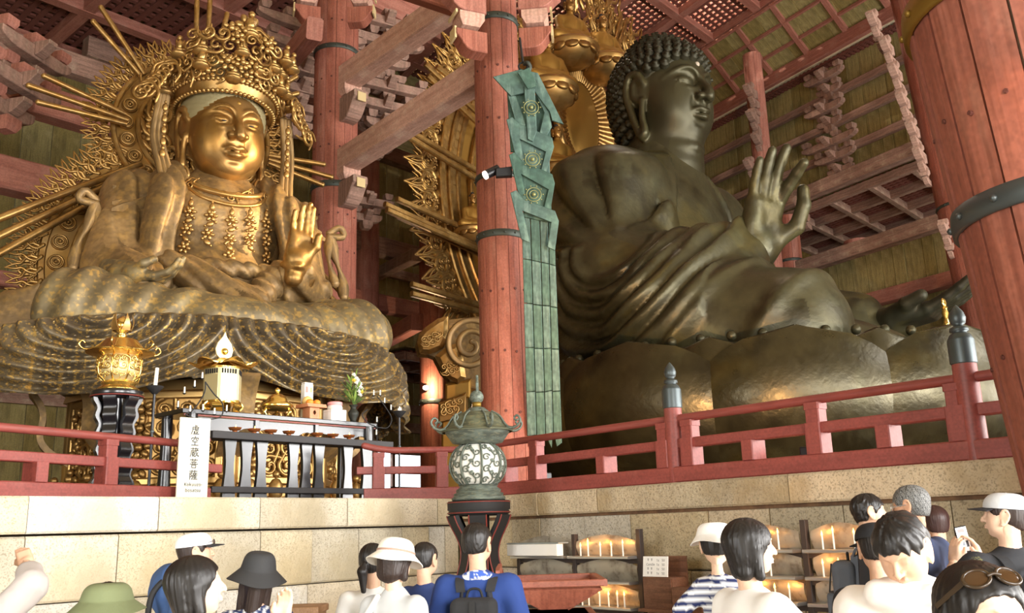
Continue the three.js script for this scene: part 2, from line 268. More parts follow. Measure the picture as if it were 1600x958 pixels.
// ------------------------------------------------------------ shell of the hall
struct('floor', [box([25, -.25, -12], [86, .5, 60])], M.floor);
const YE_ = 16.7 * Math.PI / 180, DE = [Math.sin(YE_), 0, -Math.cos(YE_)], NE = [Math.cos(YE_), 0, Math.sin(YE_)], E0 = [46.928,19.023,-18.421];
const EW = (s, y, o = 0) => [E0[0] + DE[0] * s + NE[0] * o, y, E0[2] + DE[2] * s + NE[2] * o];
function wallWithHoles(name, a, b, h, th, holes, mat) { // wall from a to b (xz), openings [s0,s1,y0,y1] along it
  const d = nrm(sub(b, a)), L = len(sub(b, a)), xs = [0, ...holes.flatMap(q => [q[0], q[1]]), L], gs = [];
  const seg = (s0, s1, y0, y1) => { if (s1 - s0 > .01 && y1 - y0 > .01) gs.push(bar(add(add(a, mul(d, s0)), [0, (y0 + y1) / 2, 0]), add(add(a, mul(d, s1)), [0, (y0 + y1) / 2, 0]), th, y1 - y0)); };
  const cuts = [...new Set(xs)].sort((p, q) => p - q);
  for (let i = 0; i < cuts.length - 1; i++) { const m = (cuts[i] + cuts[i + 1]) / 2, hs = holes.filter(q => q[0] < m && q[1] > m).sort((p, q) => p[2] - q[2]); let y = 0; for (const q of hs) { seg(cuts[i], cuts[i + 1], y, q[2]); y = q[3]; } seg(cuts[i], cuts[i + 1], y, h); }
  return struct(name, gs, mat);
}
wallWithHoles('wall_south', [-16, 0, 16], [67, 0, 16], 34, .5, [...DOORS_SOUTH.map(([x, w]) => [x + 16 - w / 2, x + 16 + w / 2, .15, 8.1]), [42, 58, 15, 21]], M.plank);
wallWithHoles('wall_west', [-16, 0, -41], [-16, 0, 16], 34, .5, DOORS_WEST.map(([z, w]) => [z + 41 - w / 2, z + 41 + w / 2, .1, 7.1]), M.plank);
// north wall: planks with a bright barred window low down
const NZ = -40;
{
  const g = structGroup('wall_north'), wx0 = 34.066, wx1 = 36.589, wy0 = 4.082, wy1 = 6.065, wxa = 32.824, wxb = 33.555;
  const geo = new Map(); let x = -16, i = 0; const r = rng(11);
  for (; x < 67; i++) { const w = .95 + r() * .35, near = x > 24 && x < 40; let segs = [[0, 24]]; const hit = (x + w > wx0 && x < wx1) || (x + w > wxa && x < wxb); if (hit) segs = [[0, wy0], [wy1, 24]];
    if (near || hit) for (const [a, b] of segs) part(g, 'plank', [bar([x + w / 2, a, NZ - .1 + r() * .04], [x + w / 2, b, NZ - .1 + r() * .04], w - .03, .16, 0, [0, 0, 1])], [M.plank, M.plank2][i % 2]); else part(g, 'plank', [bar([x + w / 2, 0, NZ], [x + w / 2, 24, NZ], w - .03, .2, 0, [0, 0, 1])], [M.plank, M.plank2][i % 2]); x += w; }
  for (const y of [10.757, 8.532, 7.509, 16.5]) part(g, 'wall_rail', [bar([-16, y, NZ + .15], [67, y, NZ + .15], .3, .55)], M.weather);
  const w = new THREE.Group(); w.name = 'window_1'; w.userData.kind = 'structure'; scene.add(w);
  const ym = (wy0 + wy1) / 2; part(w, 'window_frame', [bar([wx0 - .1, wy0, NZ + .1], [wx1 + .1, wy0, NZ + .1], .2, .2), bar([wx0 - .1, wy1, NZ + .1], [wx1 + .1, wy1, NZ + .1], .2, .2), bar([wx0, wy0, NZ + .1], [wx0, wy1, NZ + .1], .2, .2), bar([wx1, wy0, NZ + .1], [wx1, wy1, NZ + .1], .2, .2)], M.weather, true);
  part(w, 'glazing_bar', [bar([wx0, ym - .1, NZ + .1], [wx1, ym - .1, NZ + .1], .12, .16)], M.weather, true);
  struct('trim_1', [bar([-16, 29, NZ - .6], [67, 29, NZ - .6], .5, 12)], M.plank);
}
// outer backing of the east side, upper ceiling and aisle ceilings
struct('wall_outer_east', [bar(EW(-37, 17, 11), EW(33, 17, 11), .5, 34)], M.plank);
const HC = 30;
struct('ceiling', [box([25, HC + 3.2, -12], [88, .4, 62])], M.board);
let AL = 0;  // lamps added out of view in the attic, to brighten the lattice holes
for (const [x, z] of [[30, -20], [34, -24], [34, -16], [38, -20], [38, -27], [42, -23], [42, -16], [30, -28]]) { const t = thing('added_attic_lamp', `added unseen lamp above the lattice ceiling, ${['west end, middle', 'west of centre, rear', 'west of centre, front', 'east of centre, middle', 'east of centre, rear', 'east end, rear', 'east end, front', 'west end, rear'][AL++]}`, 'lamp', [x, HC + 1.3, z], 0, 'added unseen lamps above the lattice'); const m = new THREE.Mesh(new THREE.SphereGeometry(.12, 10, 8), S({ color: 0xffffff, emissive: 0xfff0dc, emissiveIntensity: 6 })); m.name = 'bulb'; t.add(m); const c = new THREE.Mesh(new THREE.CylinderGeometry(.05, .08, .12, 10).translate(0, .14, 0), S({ color: 0x333333, roughness: .6 })); c.name = 'socket'; t.add(c); const l = new THREE.PointLight(0xfff0dc, 110); l.position.y = .35; l.castShadow = true; t.add(l); }
// coffered lattice: ribs both ways plus fine lattice, set in frame (origin, ex along X, ez along DE)
function coffers(name, o, ex, ez, nx, nz, bay, mats, cells = 8, ribw = .38) {
  const g = structGroup(name), L = nx * bay, W = nz * bay, at = (a, b, y = 0) => add(add(o, mul(ex, a)), add(mul(ez, b), [0, y, 0]));
  for (let i = 0; i <= nx; i++) part(g, 'ceiling_rib', [bar(at(i * bay, 0), at(i * bay, W), ribw, .42)], mats[0], true);
  for (let j = 0; j <= nz; j++) part(g, 'ceiling_rib', [bar(at(0, j * bay, -.03), at(L, j * bay, -.03), ribw, .42)], mats[0], true);
  const bars = [], n = cells, bw = bay / n * .46;
  for (let i = 0; i < nx * n; i++) if (i % n) bars.push(bar(at(i * bay / n, 0, .24), at(i * bay / n, W, .24), bw, .12));
  for (let j = 0; j < nz * n; j++) if (j % n) bars.push(bar(at(0, j * bay / n, .27), at(L, j * bay / n, .27), bw, .12));
  const m = part(g, 'lattice', bars, mats[1], true); m.userData.kind = 'stuff';
  if (mats[2]) part(g, 'ceiling_board', [box(at(L / 2, W / 2, .55), [0.01, .01, .01])].slice(0, 0).concat([plate([at(0, 0, .5), at(L, 0, .5), at(L, W, .5), at(0, W, .5)], .06)]), mats[2], true);
  return g;
}
coffers('ceiling_lattice', add(EW(-14, HC, -2.9), mul([1, 0, 0], -26.6)), [1, 0, 0], DE, 7, 11, 3.8, [M.red, M.lattice, null], 9, .5);
coffers('ceiling_lattice', [-6, 22, -26], [1, 0, 0], [0, 0, -1], 8, 4, 3.8, [M.red, M.lattice, M.plank], 8, .45);
struct('trim_2', [bar([-16, 26.5, -25.7], [24.4, 26.5, -25.7], .4, 9)], M.red);
coffers('ceiling_lattice', EW(-10, 18.75, .3), [1, 0, 0], DE, 5, 6, 2.6, [M.weather, M.lattice, M.plank], 7, .3);
struct('trim_3', [plate([EW(-10, 19.4, .3), EW(9, 19.4, .3), EW(9, 19.4, 11), EW(-10, 19.4, 11)], .06)], M.plank);
// east wall of the nave: beams, planks, cove
{
  const g = structGroup('wall_east'), r = rng(5), S0 = -16, S1 = 14;
  const beam = (y, w, h, m, o = 0) => part(g, 'wall_beam', [bar(EW(S0, y, o), EW(S1, y, o), w, h, .03)], m);
  beam(27.0, .7, .75, M.red, -.2); beam(19.45, .6, .75, M.weather, -.1); beam(15.4, .6, .75, M.weather, -.1); beam(12.5, .6, .7, M.red, -.2); beam(9.2, .5, .6, M.red);
  for (const y of [21.1, 22.8, 24.5]) beam(y, .3, .42, M.weather, .1);
  const planks = (y0, y1, o, m0) => { for (let s = S0, i = 0; s < S1; i++) { const w = .55 + r() * .5; if (s > -10 && s < 6.5) part(g, 'plank', [bar(EW(s + w / 2, y0, o + r() * .05), EW(s + w / 2, y1, o + r() * .05), w - .04, .14, 0, NE)], [M.plank, M.plank2, M.plank][Math.floor(r() * 3)]); else part(g, 'plank', [bar(EW(s + w / 2, y0, o), EW(s + w / 2, y1, o), w, .14, 0, NE)], M.plank); s += w; } };
  planks(19.8, 26.7, .45); planks(0, 15.1, .4);
  // cove: sloping boards between ceiling edge and wall beam, with ribs
  for (let j = 0; j < 3; j++) for (let s = S0; s < S1;) { const w = 1.1 + r() * .7, f = t => [lerp(27.35, 29.75, t), lerp(-.15, -2.9, t)], [ya, oa] = f(j / 3 + .01), [yb, ob] = f((j + 1) / 3 - .01); part(g, 'cove_board', [plate([EW(s, ya, oa), EW(s + w - .05, ya, oa), EW(s + w - .05, yb, ob), EW(s, yb, ob)], .08)], [M.plank, M.plank2, M.plank][Math.floor(r() * 3)]); s += w; }
  for (let s = S0; s < S1; s += 2.7) part(g, 'cove_rib', [bar(EW(s, 27.3, -.3), EW(s, 29.8, -3), .3, .35)], M.red);
  for (let j = 0; j <= 3; j++) part(g, 'cove_rail', [bar(EW(S0, lerp(27.35, 29.75, j / 3) - .12, lerp(-.15, -2.9, j / 3) - .1), EW(S1, lerp(27.35, 29.75, j / 3) - .12, lerp(-.15, -2.9, j / 3) - .1), .16, .16)], M.red);
  // lattice strip under the top beam
  const bars = []; for (let s = S0; s < S1; s += .3) bars.push(bar(EW(s, 26.45, -.2), EW(s, 26.35, .42), .13, .1)); for (const o of [-.15, .02, .2, .38]) bars.push(bar(EW(S0, 26.4, o), EW(S1, 26.4, o), .07, .1));
  const lt = part(g, 'lattice', bars, M.lattice); lt.userData.kind = 'stuff'; part(g, 'soffit_board', [bar(EW(S0, 26.6, .1), EW(S1, 26.6, .1), .75, .06)], M.board);
}
// bracket complexes: stepped blocks and boat-shaped arms
const BR = (() => {
  const armShape = new THREE.Shape(); armShape.moveTo(-.8, .18); armShape.lineTo(.8, .18); armShape.lineTo(.8, .02); armShape.quadraticCurveTo(.72, -.16, .45, -.2); armShape.lineTo(-.45, -.2); armShape.quadraticCurveTo(-.72, -.16, -.8, .02); armShape.closePath();
  const arm = new THREE.ExtrudeGeometry(armShape, { depth: .3, bevelEnabled: true, bevelSize: .02, bevelThickness: .02, bevelSegments: 1, bevelOffset: -.02, curveSegments: 4 }).translate(0, 0, -.15);
  const block = merge([new THREE.CylinderGeometry(.36, .36, .2, 4).rotateY(Math.PI / 4).translate(0, .1, 0), new THREE.CylinderGeometry(.36, .25, .16, 4).rotateY(Math.PI / 4).translate(0, -.08, 0)].map(g => g.toNonIndexed()));
  for (const g of [block]) { g.computeVertexNormals(); }
  const noseShape = new THREE.Shape(); noseShape.moveTo(0, .24); noseShape.lineTo(1.5, .24); noseShape.lineTo(1.5, .1); noseShape.quadraticCurveTo(1.35, .02, 1.2, -.1); noseShape.quadraticCurveTo(1.0, -.25, .7, -.26); noseShape.lineTo(0, -.26); noseShape.closePath();
  const nose = new THREE.ExtrudeGeometry(noseShape, { depth: .34, bevelEnabled: true, bevelSize: .02, bevelThickness: .02, bevelSegments: 1, bevelOffset: -.02, curveSegments: 5 }).translate(0, 0, -.17);
  return { arm: uvBox(arm), block: uvBox(block), nose: uvBox(nose) };
})();
function bracket(pos, turn, tiers, mats, scl = 1, out = .35) { // wall bracket cluster; local x along wall, z outward
  const g = structGroup('bracket_cluster'); g.position.set(...pos); g.rotation.y = turn; g.scale.setScalar(scl);
  for (let t = 0; t < tiers; t++) {
    const y = t * .72, z = t * out, n = t + 1;
    piece(g, 'bracket_arm', BR.arm, mats[0], [0, y + .3, z], [0, 0, 0], [1 + t * .62, 1, 1]);
    for (let i = 0; i <= n; i++) piece(g, 'bearing_block', BR.block, mats[1], [(i - n / 2) * 1.0, y + .66, z], [0, 0, 0], .8);
    piece(g, 'bracket_nose', BR.nose, mats[0], [0, y + .36, z - .5], [0, -Math.PI / 2, 0], [.75, .85, .9]);
  }
  piece(g, 'bearing_block', BR.block, mats[1], [0, -.12, 0], [0, 0, 0], 1); return g;
}
const eastTurn = Math.atan2(-NE[0], -NE[2]);
for (const [s, y, t] of [[-0.778, 19.675, 3], [-0.448, 22.590, 2], [-0.667, 24.434, 2]]) { bracket(EW(s, y, -.05), eastTurn, t, [M.weather, M.weather], 1); if (t === 3) bracket(EW(s - 8.5, y, -.05), eastTurn, t, [M.weather, M.weather], 1); }
// carved beam-end noses stepping down the faces of the two far pillars
function noseStack(list, depthName) { for (const [x, y, z, s, tu] of list) { const g = structGroup('beam_end_stack'); g.position.set(x, y, z); g.rotation.y = tu; for (let k = 0; k < 3; k++) { piece(g, 'bracket_nose', BR.nose, [M.weather, M.weather, M.weather][k], [0 + k * -.22, -k * .5, 0], [0, 0, 0], s * [1, .8, .62][k]); piece(g, 'bearing_block', BR.block, M.weather, [.75 * s - k * .22, -k * .5 + .38 * s, 0], [0, 0, 0], s * .9); } } }
const toCam = (p) => Math.atan2(-( -p[2]), -p[0]);
for (const p of [[37.774,22.483,-11.951], [38.324,21.382,-11.74], [38.741,20.287,-11.673], [39.154,19.111,-11.643], [39.631,17.879,-11.56], [40.011,16.785,-11.535], [41.243,13.636,-11.31]]) noseStack([[...p, .82, Math.PI * 1.02]]);
for (const p of [[43.296,24.23,-20.571], [43.607,22.871,-20.72], [43.985,21.676,-20.734], [43.92,20.333,-21.296], [44.234,17.556,-18.876]]) noseStack([[...p, .85, Math.PI * 1.02]]);

// ------------------------------------------------------------ pillars built of bound staves
function pillar(name, label, base, top, r0, r1, n, mats, bands = [], nails = [], group) { // base/top: axis points
  const t = thing(name, label, 'pillar', base, 0, group), ax = sub(top, base), H = ax[1], rr = rng(Math.round(base[0] * 100));
  for (let i = 0; i < n; i++) {
    const gp = (r0 > .75 ? .004 + rr() * .012 : .006) / r0, a0 = i / n * 2 * Math.PI + gp, a1 = (i + 1) / n * 2 * Math.PI - gp, k = 5, e = (rr() - .5) * .012, pos = [], uv = [], nor = [];
    const pt = (a, h, q = 1) => { const r = (lerp(r0, r1, h) + e) * q; return [ax[0] * h + Math.cos(a) * r, H * h, ax[2] * h + Math.sin(a) * r]; };
    const quad = (A, Bq, Cq, D, na, nb, u0, u1) => { pos.push(...A, ...D, ...Cq, ...A, ...Cq, ...Bq); nor.push(...na, ...na, ...nb, ...na, ...nb, ...nb); uv.push(u0, 0, u0, H, u1, H, u0, 0, u1, H, u1, 0); };
    for (let j = 0; j < k; j++) { const b0 = lerp(a0, a1, j / k), b1 = lerp(a0, a1, (j + 1) / k); quad(pt(b0, 0), pt(b1, 0), pt(b1, 1), pt(b0, 1), [Math.cos(b0), 0, Math.sin(b0)], [Math.cos(b1), 0, Math.sin(b1)], i * 1.37 + b0 * r0, i * 1.37 + b1 * r0); }
    const s0 = [Math.sin(a0), 0, -Math.cos(a0)], s1 = [-Math.sin(a1), 0, Math.cos(a1)];
    quad(pt(a0, 0, .9), pt(a0, 0), pt(a0, 1), pt(a0, 1, .9), s0, s0, 0, .1); quad(pt(a1, 0), pt(a1, 0, .9), pt(a1, 1, .9), pt(a1, 1), s1, s1, 0, .1);
    const g = new THREE.BufferGeometry(); g.setAttribute('position', new THREE.Float32BufferAttribute(pos, 3)); g.setAttribute('normal', new THREE.Float32BufferAttribute(nor, 3)); g.setAttribute('uv', new THREE.Float32BufferAttribute(uv, 2));
    part(t, 'stave', g, mats[Math.floor(rr() * mats.length)], true);
  }
  part(t, 'core', [rod([0, 0, 0], ax, r0 * .92, r1 * .92, 20)], M.darkWood, true);
  const at = y => { const h = (y - base[1]) / H; return [mul(ax, h), lerp(r0, r1, h)]; };
  for (const [y, h, m] of bands) { const [c, r] = at(y), g = lathe([[r - .01, -h / 2], [r + .035, -h / 2], [r + .04, 0], [r + .035, h / 2], [r - .01, h / 2]], 40, c); const b = part(t, 'iron_band', [g], m, true); const rivet = new THREE.SphereGeometry(.03, 6, 4); for (let i = 0; i < 14; i++) { const a = i / 14 * 6.283; piece(b, 'rivet', rivet, m, add(c, [Math.cos(a) * (r + .04), 0, Math.sin(a) * (r + .04)])); } }
  const ng = new THREE.CylinderGeometry(r0 > .75 ? .018 : .035, r0 > .75 ? .018 : .035, .03, 6).rotateX(Math.PI / 2); ng.computeVertexNormals();
  for (const y of nails) { const [c, r] = at(y); for (let i = 0; i < n; i++) { const a = (i + .5) / n * 6.283 + (rr() - .5) * .08; piece(t, 'nail', uvBox(ng), M.nail, add(c, [Math.cos(a) * r, (rr() - .5) * .08, Math.sin(a) * r]), [0, Math.PI / 2 - a, 0]); } }
  return t;
}
const LP = [17.113,13.166,-22.963], MP = [16.258,8.329,-14.891];
const Ly = (py) => 0;
pillar('hall_pillar', 'tall faded red pillar just right of the golden bodhisattva', [LP[0], 0, LP[2]], [LP[0], 23, LP[2]], .74, .72, 14, [M.red, M.red2, M.red3], [[17.383, .16, M.iron], [12.533, .2, M.iron]], [18.354, 16.231, 14.965, 13.833, 11.518, 10.336]);
pillar('hall_pillar', 'red pillar behind the green copper banner and the bronze lantern', [MP[0], 0, MP[2]], [MP[0], 22, MP[2]], .6, .57, 12, [M.red, M.red2, M.red3], [[14.737, .17, M.iron], [10.320, .14, M.iron], [8.763, .17, M.iron]], [13.267, 11.821, 7.317, 5.812, 4.330]);
// the great pillar close by on the right leans a little
const NPb = [8.108,1.638,-1.139], NPt = [6.928,5.243,-1.14];
pillar('hall_pillar', 'massive red pillar with iron and brass bands at the right edge', [NPb[0] + (NPb[0] - NPt[0]) * NPb[1] / (NPt[1] - NPb[1]), 0, NPb[2] + (NPb[2] - NPt[2]) * NPb[1] / (NPt[1] - NPb[1])], add(NPb, mul(sub(NPt, NPb), 3)), .78, .86, 18, [M.redGrey, M.red2, M.redGrey, M.red3], [[[7.332,3.76,-1.231][1], .16, M.ironGrey], [[6.978,5.197,-1.101][1], .18, M.brass]], [[7.169,4.389,-1.183][1], [7.62,2.726,-1.286][1]]);
{ const b = [43.555,8.285,-10.684], tp = [39.803,20.294,-10.487], k = (tp[0] - b[0]) / (tp[1] - b[1]), q = (tp[2] - b[2]) / (tp[1] - b[1]);
  pillar('hall_pillar', 'red pillar in shade close behind the massive right-hand pillar', [b[0] - k * b[1], 0, b[2] - q * b[1]], [b[0] + k * (27 - b[1]), 27, b[2] + q * (27 - b[1])], 1.15, 1.1, 14, [M.red, M.red3], [[[41.032,14.722,-11.149][1], .12, M.iron]]); }
{ const p = [47.782,16.264,-21.557]; pillar('hall_pillar', 'far red pillar seen beneath the great bronze raised hand', [p[0], 0, p[2]], [p[0], [47.342,18.558,-21.212][1], p[2]], .62, .62, 10, [M.red, M.red2], [[[47.863,15.91,-21.596][1], .16, M.iron]]); }
{ const p = [48.767,14.231,-18.117]; pillar('hall_pillar', 'short dark red pillar behind the great bronze knee', [p[0], 0, p[2]], [p[0], [48.398,16.535,-17.689][1], p[2]], .68, .68, 10, [M.red], []); }
{ const p = [28.5,8.246,-30.558]; pillar('hall_pillar', 'shaded red pillar left of the gilded scroll pedestal', [p[0], 0, p[2]], [p[0], 22, p[2]], .62, .62, 10, [M.red3, M.red], [[[28.637,7.392,-30.717][1], .2, M.iron]]); }
{ const p = [27.306,11.041,-33.953]; pillar('hall_pillar', 'dark red pillar deep in shade right of the golden bodhisattva', [p[0], 0, p[2]], [p[0], 22, p[2]], .6, .6, 10, [M.red], []); }
{ const p = [43.614,22.534,-20.834]; pillar('hall_pillar', 'dark red wall pillar beside the great bronze face', [p[0] + .3, 0, p[2]], [p[0] + .3, 27, p[2]], .5, .5, 10, [M.red], []); }
// tie beams between the two pillars, with their carved bracket ends
function tie(label, a, b, w, h, m, cat = 'beam') { const t = thing('tie_beam', label, cat, mixv(a, b, .5)); part(t, 'beam', [bar(a, b, w, h, .05)], m); return t; }
const bl = (p, y) => [p[0], y, p[2]];
{
  const yl = [17.087,13.329,-22.932][1], yu = [16.618,16.257,-22.388][1], d = nrm(sub(bl(MP, 0), bl(LP, 0))), s = cross(d, [0, 1, 0]);
  const t1 = tie('lower faded red tie beam rising from left pillar to middle pillar', add(bl(LP, yl), mul(d, .4)), add(bl(MP, [15.366,13.6,-13.965][1]), mul(d, -.3)), .62, .78, M.pinkEnd);
  const t2 = tie('upper faded red tie beam leaving the left pillar toward the frame top', add(bl(LP, yu), mul(d, .4)), add(bl(MP, [14.936,16.281,-13.466][1]), mul(d, -.3)), .62, .8, M.pinkEnd);
  for (const [t, y] of [[t1, yl], [t2, yu]]) { const p = add(bl(LP, y - .72), mul(d, .75)); part(t, 'bearing_block', [basisGeo(BR.block.clone().scale(1.25, 1, 1.25), add(p, [0, .18, 0]), d, [0, 1, 0], s)], M.pinkEnd); part(t, 'bracket_nose', [basisGeo(BR.nose.clone().scale(.85, 1.7, 1.4), add(p, add([0, -.45, 0], mul(d, -.45))), d, [0, 1, 0], s)], M.weather); part(t, 'painted_end', [basisGeo(new THREE.BoxGeometry(.04, .3, .3), add(p, add([0, -.28, 0], mul(d, .84))), d, [0, 1, 0], s)], M.yellowEnd); }
  // stepped brackets on the left face and right face of the middle pillar
  const mk = (label, p, dir, sc) => { const t = thing('pillar_bracket', label, 'bracket', p), e = nrm(dir), q = cross(e, [0, 1, 0]); const b1 = BR.nose.clone().scale(.72 * sc, 1.5 * sc, 1.6 * sc), b2 = BR.block.clone().scale(1.7 * sc, 1.25 * sc, 1.5 * sc); part(t, 'lower_nose', [basisGeo(b1, p, e, [0, 1, 0], q)], M.red2); part(t, 'bearing_block', [basisGeo(b2, add(p, add([0, .72 * sc, 0], mul(e, .55 * sc))), e, [0, 1, 0], q)], M.pinkEnd); part(t, 'upper_nose', [basisGeo(BR.nose.clone().scale(.95 * sc, 1.3 * sc, 1.5 * sc), add(p, [0, 1.4 * sc, 0]), e, [0, 1, 0], q)], M.red); part(t, 'painted_end', [basisGeo(new THREE.BoxGeometry(.05, .42 * sc, .5 * sc), add(p, add([0, .22 * sc, 0], mul(e, 1.1 * sc))), e, [0, 1, 0], q)], M.yellowEnd); part(t, 'painted_end', [basisGeo(new THREE.BoxGeometry(.05, .12 * sc, .78 * sc), add(p, add([0, .92 * sc, 0], mul(e, 1.1 * sc))), e, [0, 1, 0], q)], M.yellowEnd); return t; };
  mk('stepped pink bracket with yellow ends on left face of middle pillar', [14.958,13.285,-14.072], [-.75, 0, -.35], .74);
  mk('stepped pink bracket with yellow ends on right face of middle pillar', [15.527,13.367,-13.408], [.55, 0, .75], .74);
  mk('pink bracket on right face of left pillar near the frame top', [16.413,17.854,-21.418], [.5, 0, .6], .75);
  mk('red bracket on left face of left pillar near the frame top', [15.788,17.882,-22.105], [-.7, 0, -.4], .75);
}
tie('red beam crossing the frame top to the middle pillar', [14.304,15.921,-16.613], [14.927,14.509,-14.431], .6, .62, M.red2);
// cross beams in the bays behind
const zb = (label, px0, py0, x1, z, h, m) => { };
function xbeam(label, y, z, x0, x1, w, h, m) { tie(label, [x0, y, z], [x1, y, z], w, h, m); }
xbeam('red cross beam below the pale one, between the two pillars', 12.627, -34, 14, 31.173, .6, .85, M.red);
xbeam('pale brown cross beam above the red one, between the two pillars', 15.529, -34, 14, 30.666, .6, .95, M.weather);
xbeam('dark cross beam high between the two pillars', 24.140, -34, 14, 34, .6, .8, M.weather);
xbeam('dark cross beam just under the tie beams between the two pillars', 21.727, -36, 14, 40, .6, .9, M.weather);
xbeam('red cross beam at left edge, level with the bodhisattva shoulder', 11.521, -26, -10, 10.776, .7, .95, M.red);
xbeam('thin red cross beam at left edge near the bodhisattva knee', 9.652, -30, -10, 16, .5, .5, M.red);
xbeam('dark red cross beam at left edge above the golden rods', 15.354, -29, -10, 16, .7, 1.0, M.red);
xbeam('brown cross beam behind the golden rods at upper left', 18.051, -31, -10, 17, .6, .8, M.weather);
tie('short pale beam running back beneath the pale cross beam', [27.086,14.017,-30.031], [30.644,15.165,-37.976], .5, .6, M.weather);
tie('short red beam running back beneath the red cross beam', [26.252,10.582,-29.13], [30.054,11.076,-37.042], .55, .75, M.red2);
tie('pale beam slanting up from left pillar top to the ceiling', [16.958,17.998,-25.998], [14.881,16.686,-21.086], .5, .7, M.red);
coffers('ceiling_lattice', [30.805 - .5, 10.376, -34.5], [1, 0, 0], [0, 0, -1], 4, 2, 2.6, [M.weather, M.lattice, M.plank], 7, .2);
for (const [p, tu, n, s] of [[[17.573,17.038,-25.662], -.2, 4, .9], [[17.646,15.813,-26.027], -.2, 3, .8], [[20.554,18.239,-24.985], -.3, 4, .9], [[20.951,16.573,-25.149], -.3, 3, .9], [[21.677,13.481,-27.008], -.3, 2, .8], [[21.551,16.152,-26.175], -.2, 3, .8]]) bracket(p, tu, n, [M.weather, M.weather], s);
for (const p of [[8.121,13.705,-25.083], [7.701,12.419,-24.479]]) bracket(p, .5, 2, [M.weather, M.red], 1);
{ const t = thing('spot_lamp', 'small lit spot lamp fixed to the shaded far pillar', 'lamp', [27.598,7.933,-30.137]); part(t, 'bulb', [ball([27.598,7.933,-30.137], .1)], S({ color: 0xffffff, emissive: 0xffe9c8, emissiveIntensity: 8 })); part(t, 'housing', [rod([27.771,7.962,-30.241], [28.147,8.037,-30.565], .14, .12, 12)], M.blackMat); const l = new THREE.PointLight(0xffe2b8, 25); l.position.set(0, 0, .3); l.castShadow = true; t.add(l); }

// ------------------------------------------------------------ stone platform
const HP = 2.1, KA = [1.647,2.1,-9.31], KK = [9.231,2.1,-9.407], KR = [8.176,2.1,-1.751];
const flat = (p, y) => [p[0], y, p[2]];
{
  const dl = nrm(sub(flat(KK, 0), flat(KA, 0))), dr = nrm(sub(flat(KR, 0), flat(KK, 0))), nl = cross(dl, [0, 1, 0]), nr_ = cross(dr, [0, 1, 0]);
  struct('platform', [plate([flat(KA, HP - .02), flat(KK, HP - .02), flat(KR, HP - .02), [60, HP - .02, KR[2] + 1], [60, HP - .02, -40], [KA[0], HP - .02, -40]], .3)], M.darkWood);
  const g = structGroup('platform_wall'); const rr = rng(4);
  const run = (a, d, n, L, cuts, y0, y1, off, mats, inset) => { let s = 0; for (const w of cuts) { const e = Math.min(s + w, L), o = off + rr() * .02; if (e - s > .05) { const A = add(add(a, mul(d, s + .006)), mul(n, o - .3)), Bp = add(add(a, mul(d, e - .006)), mul(n, o - .3)), ym = (y0 + y1) / 2; part(g, 'stone_block', [bar([A[0], ym, A[2]], [Bp[0], ym, Bp[2]], .6, y1 - y0 - .012, .02)], mats[Math.floor(rr() * mats.length)]); } s = e; if (s >= L) break; } };
  const LL = len(sub(flat(KK, 0), flat(KA, 0))), RL = len(sub(flat(KR, 0), flat(KK, 0)));
  const many = (a, b) => Array.from({ length: 30 }, () => a + rr() * (b - a));
  const cutsTop = (pxs) => { };
  const sL = px => len(sub(px, flat(KA, HP)));
  const tops = [[4.529,2.1,-10.478], [5.78,2.1,-10.598], [7.107,2.1,-10.448], [8.726,2.1,-9.956]].map(sL); const ct = tops.map((v, i) => i ? v - tops[i - 1] : v); 
  const first = ct[0]; run(flat(KA, 0), dl, nl, LL, [first - 1.3, 1.3, ...ct.slice(1), 9], HP - .36, HP, .06, STONES[0]);
  const mids = [[3.001,2.1,-10.554], [4.113,2.1,-10.499], [4.904,2.1,-10.46], [5.846,2.1,-10.595], [6.6,2.1,-10.566], [7.339,2.1,-10.538], [8.117,2.1,-10.3], [8.632,2.1,-10.065], [8.963,2.1,-9.632]].map(sL); run(flat(KA, 0), dl, nl, LL, [...mids.map((v, i) => i ? v - mids[i - 1] : v), 9], HP - 1.0, HP - .37, -.02, STONES[0]);
  run(flat(KA, 0), dl, nl, LL, many(.9, 1.6), HP - 1.55, HP - 1.0, -.01, STONES[0]); run(flat(KA, 0), dl, nl, LL, many(.9, 1.6), 0, HP - 1.55, -.01, STONES[0]);
  run(flat(KK, 0), dr, nr_, RL, [1.75, 1.05, 2.6, 2.75, 2.2, 2], HP - .29, HP, .06, STONES[1]); run(flat(KK, 0), dr, nr_, RL, [.5, .65, .55, .8, .75, 1.1, .75, .8, 1.0, 1.2, 1.3], HP - .92, HP - .3, -.02, STONES[1]); run(flat(KK, 0), dr, nr_, RL, many(.9, 1.7), HP - 1.5, HP - .92, -.01, STONES[1]); run(flat(KK, 0), dr, nr_, RL, many(.9, 1.7), 0, HP - 1.5, -.01, STONES[1]);
  // ---- railings
  globalThis.__f = { dl, dr, nl, nr_ };
}
const { dl, dr, nl, nr_ } = globalThis.__f; delete globalThis.__f;
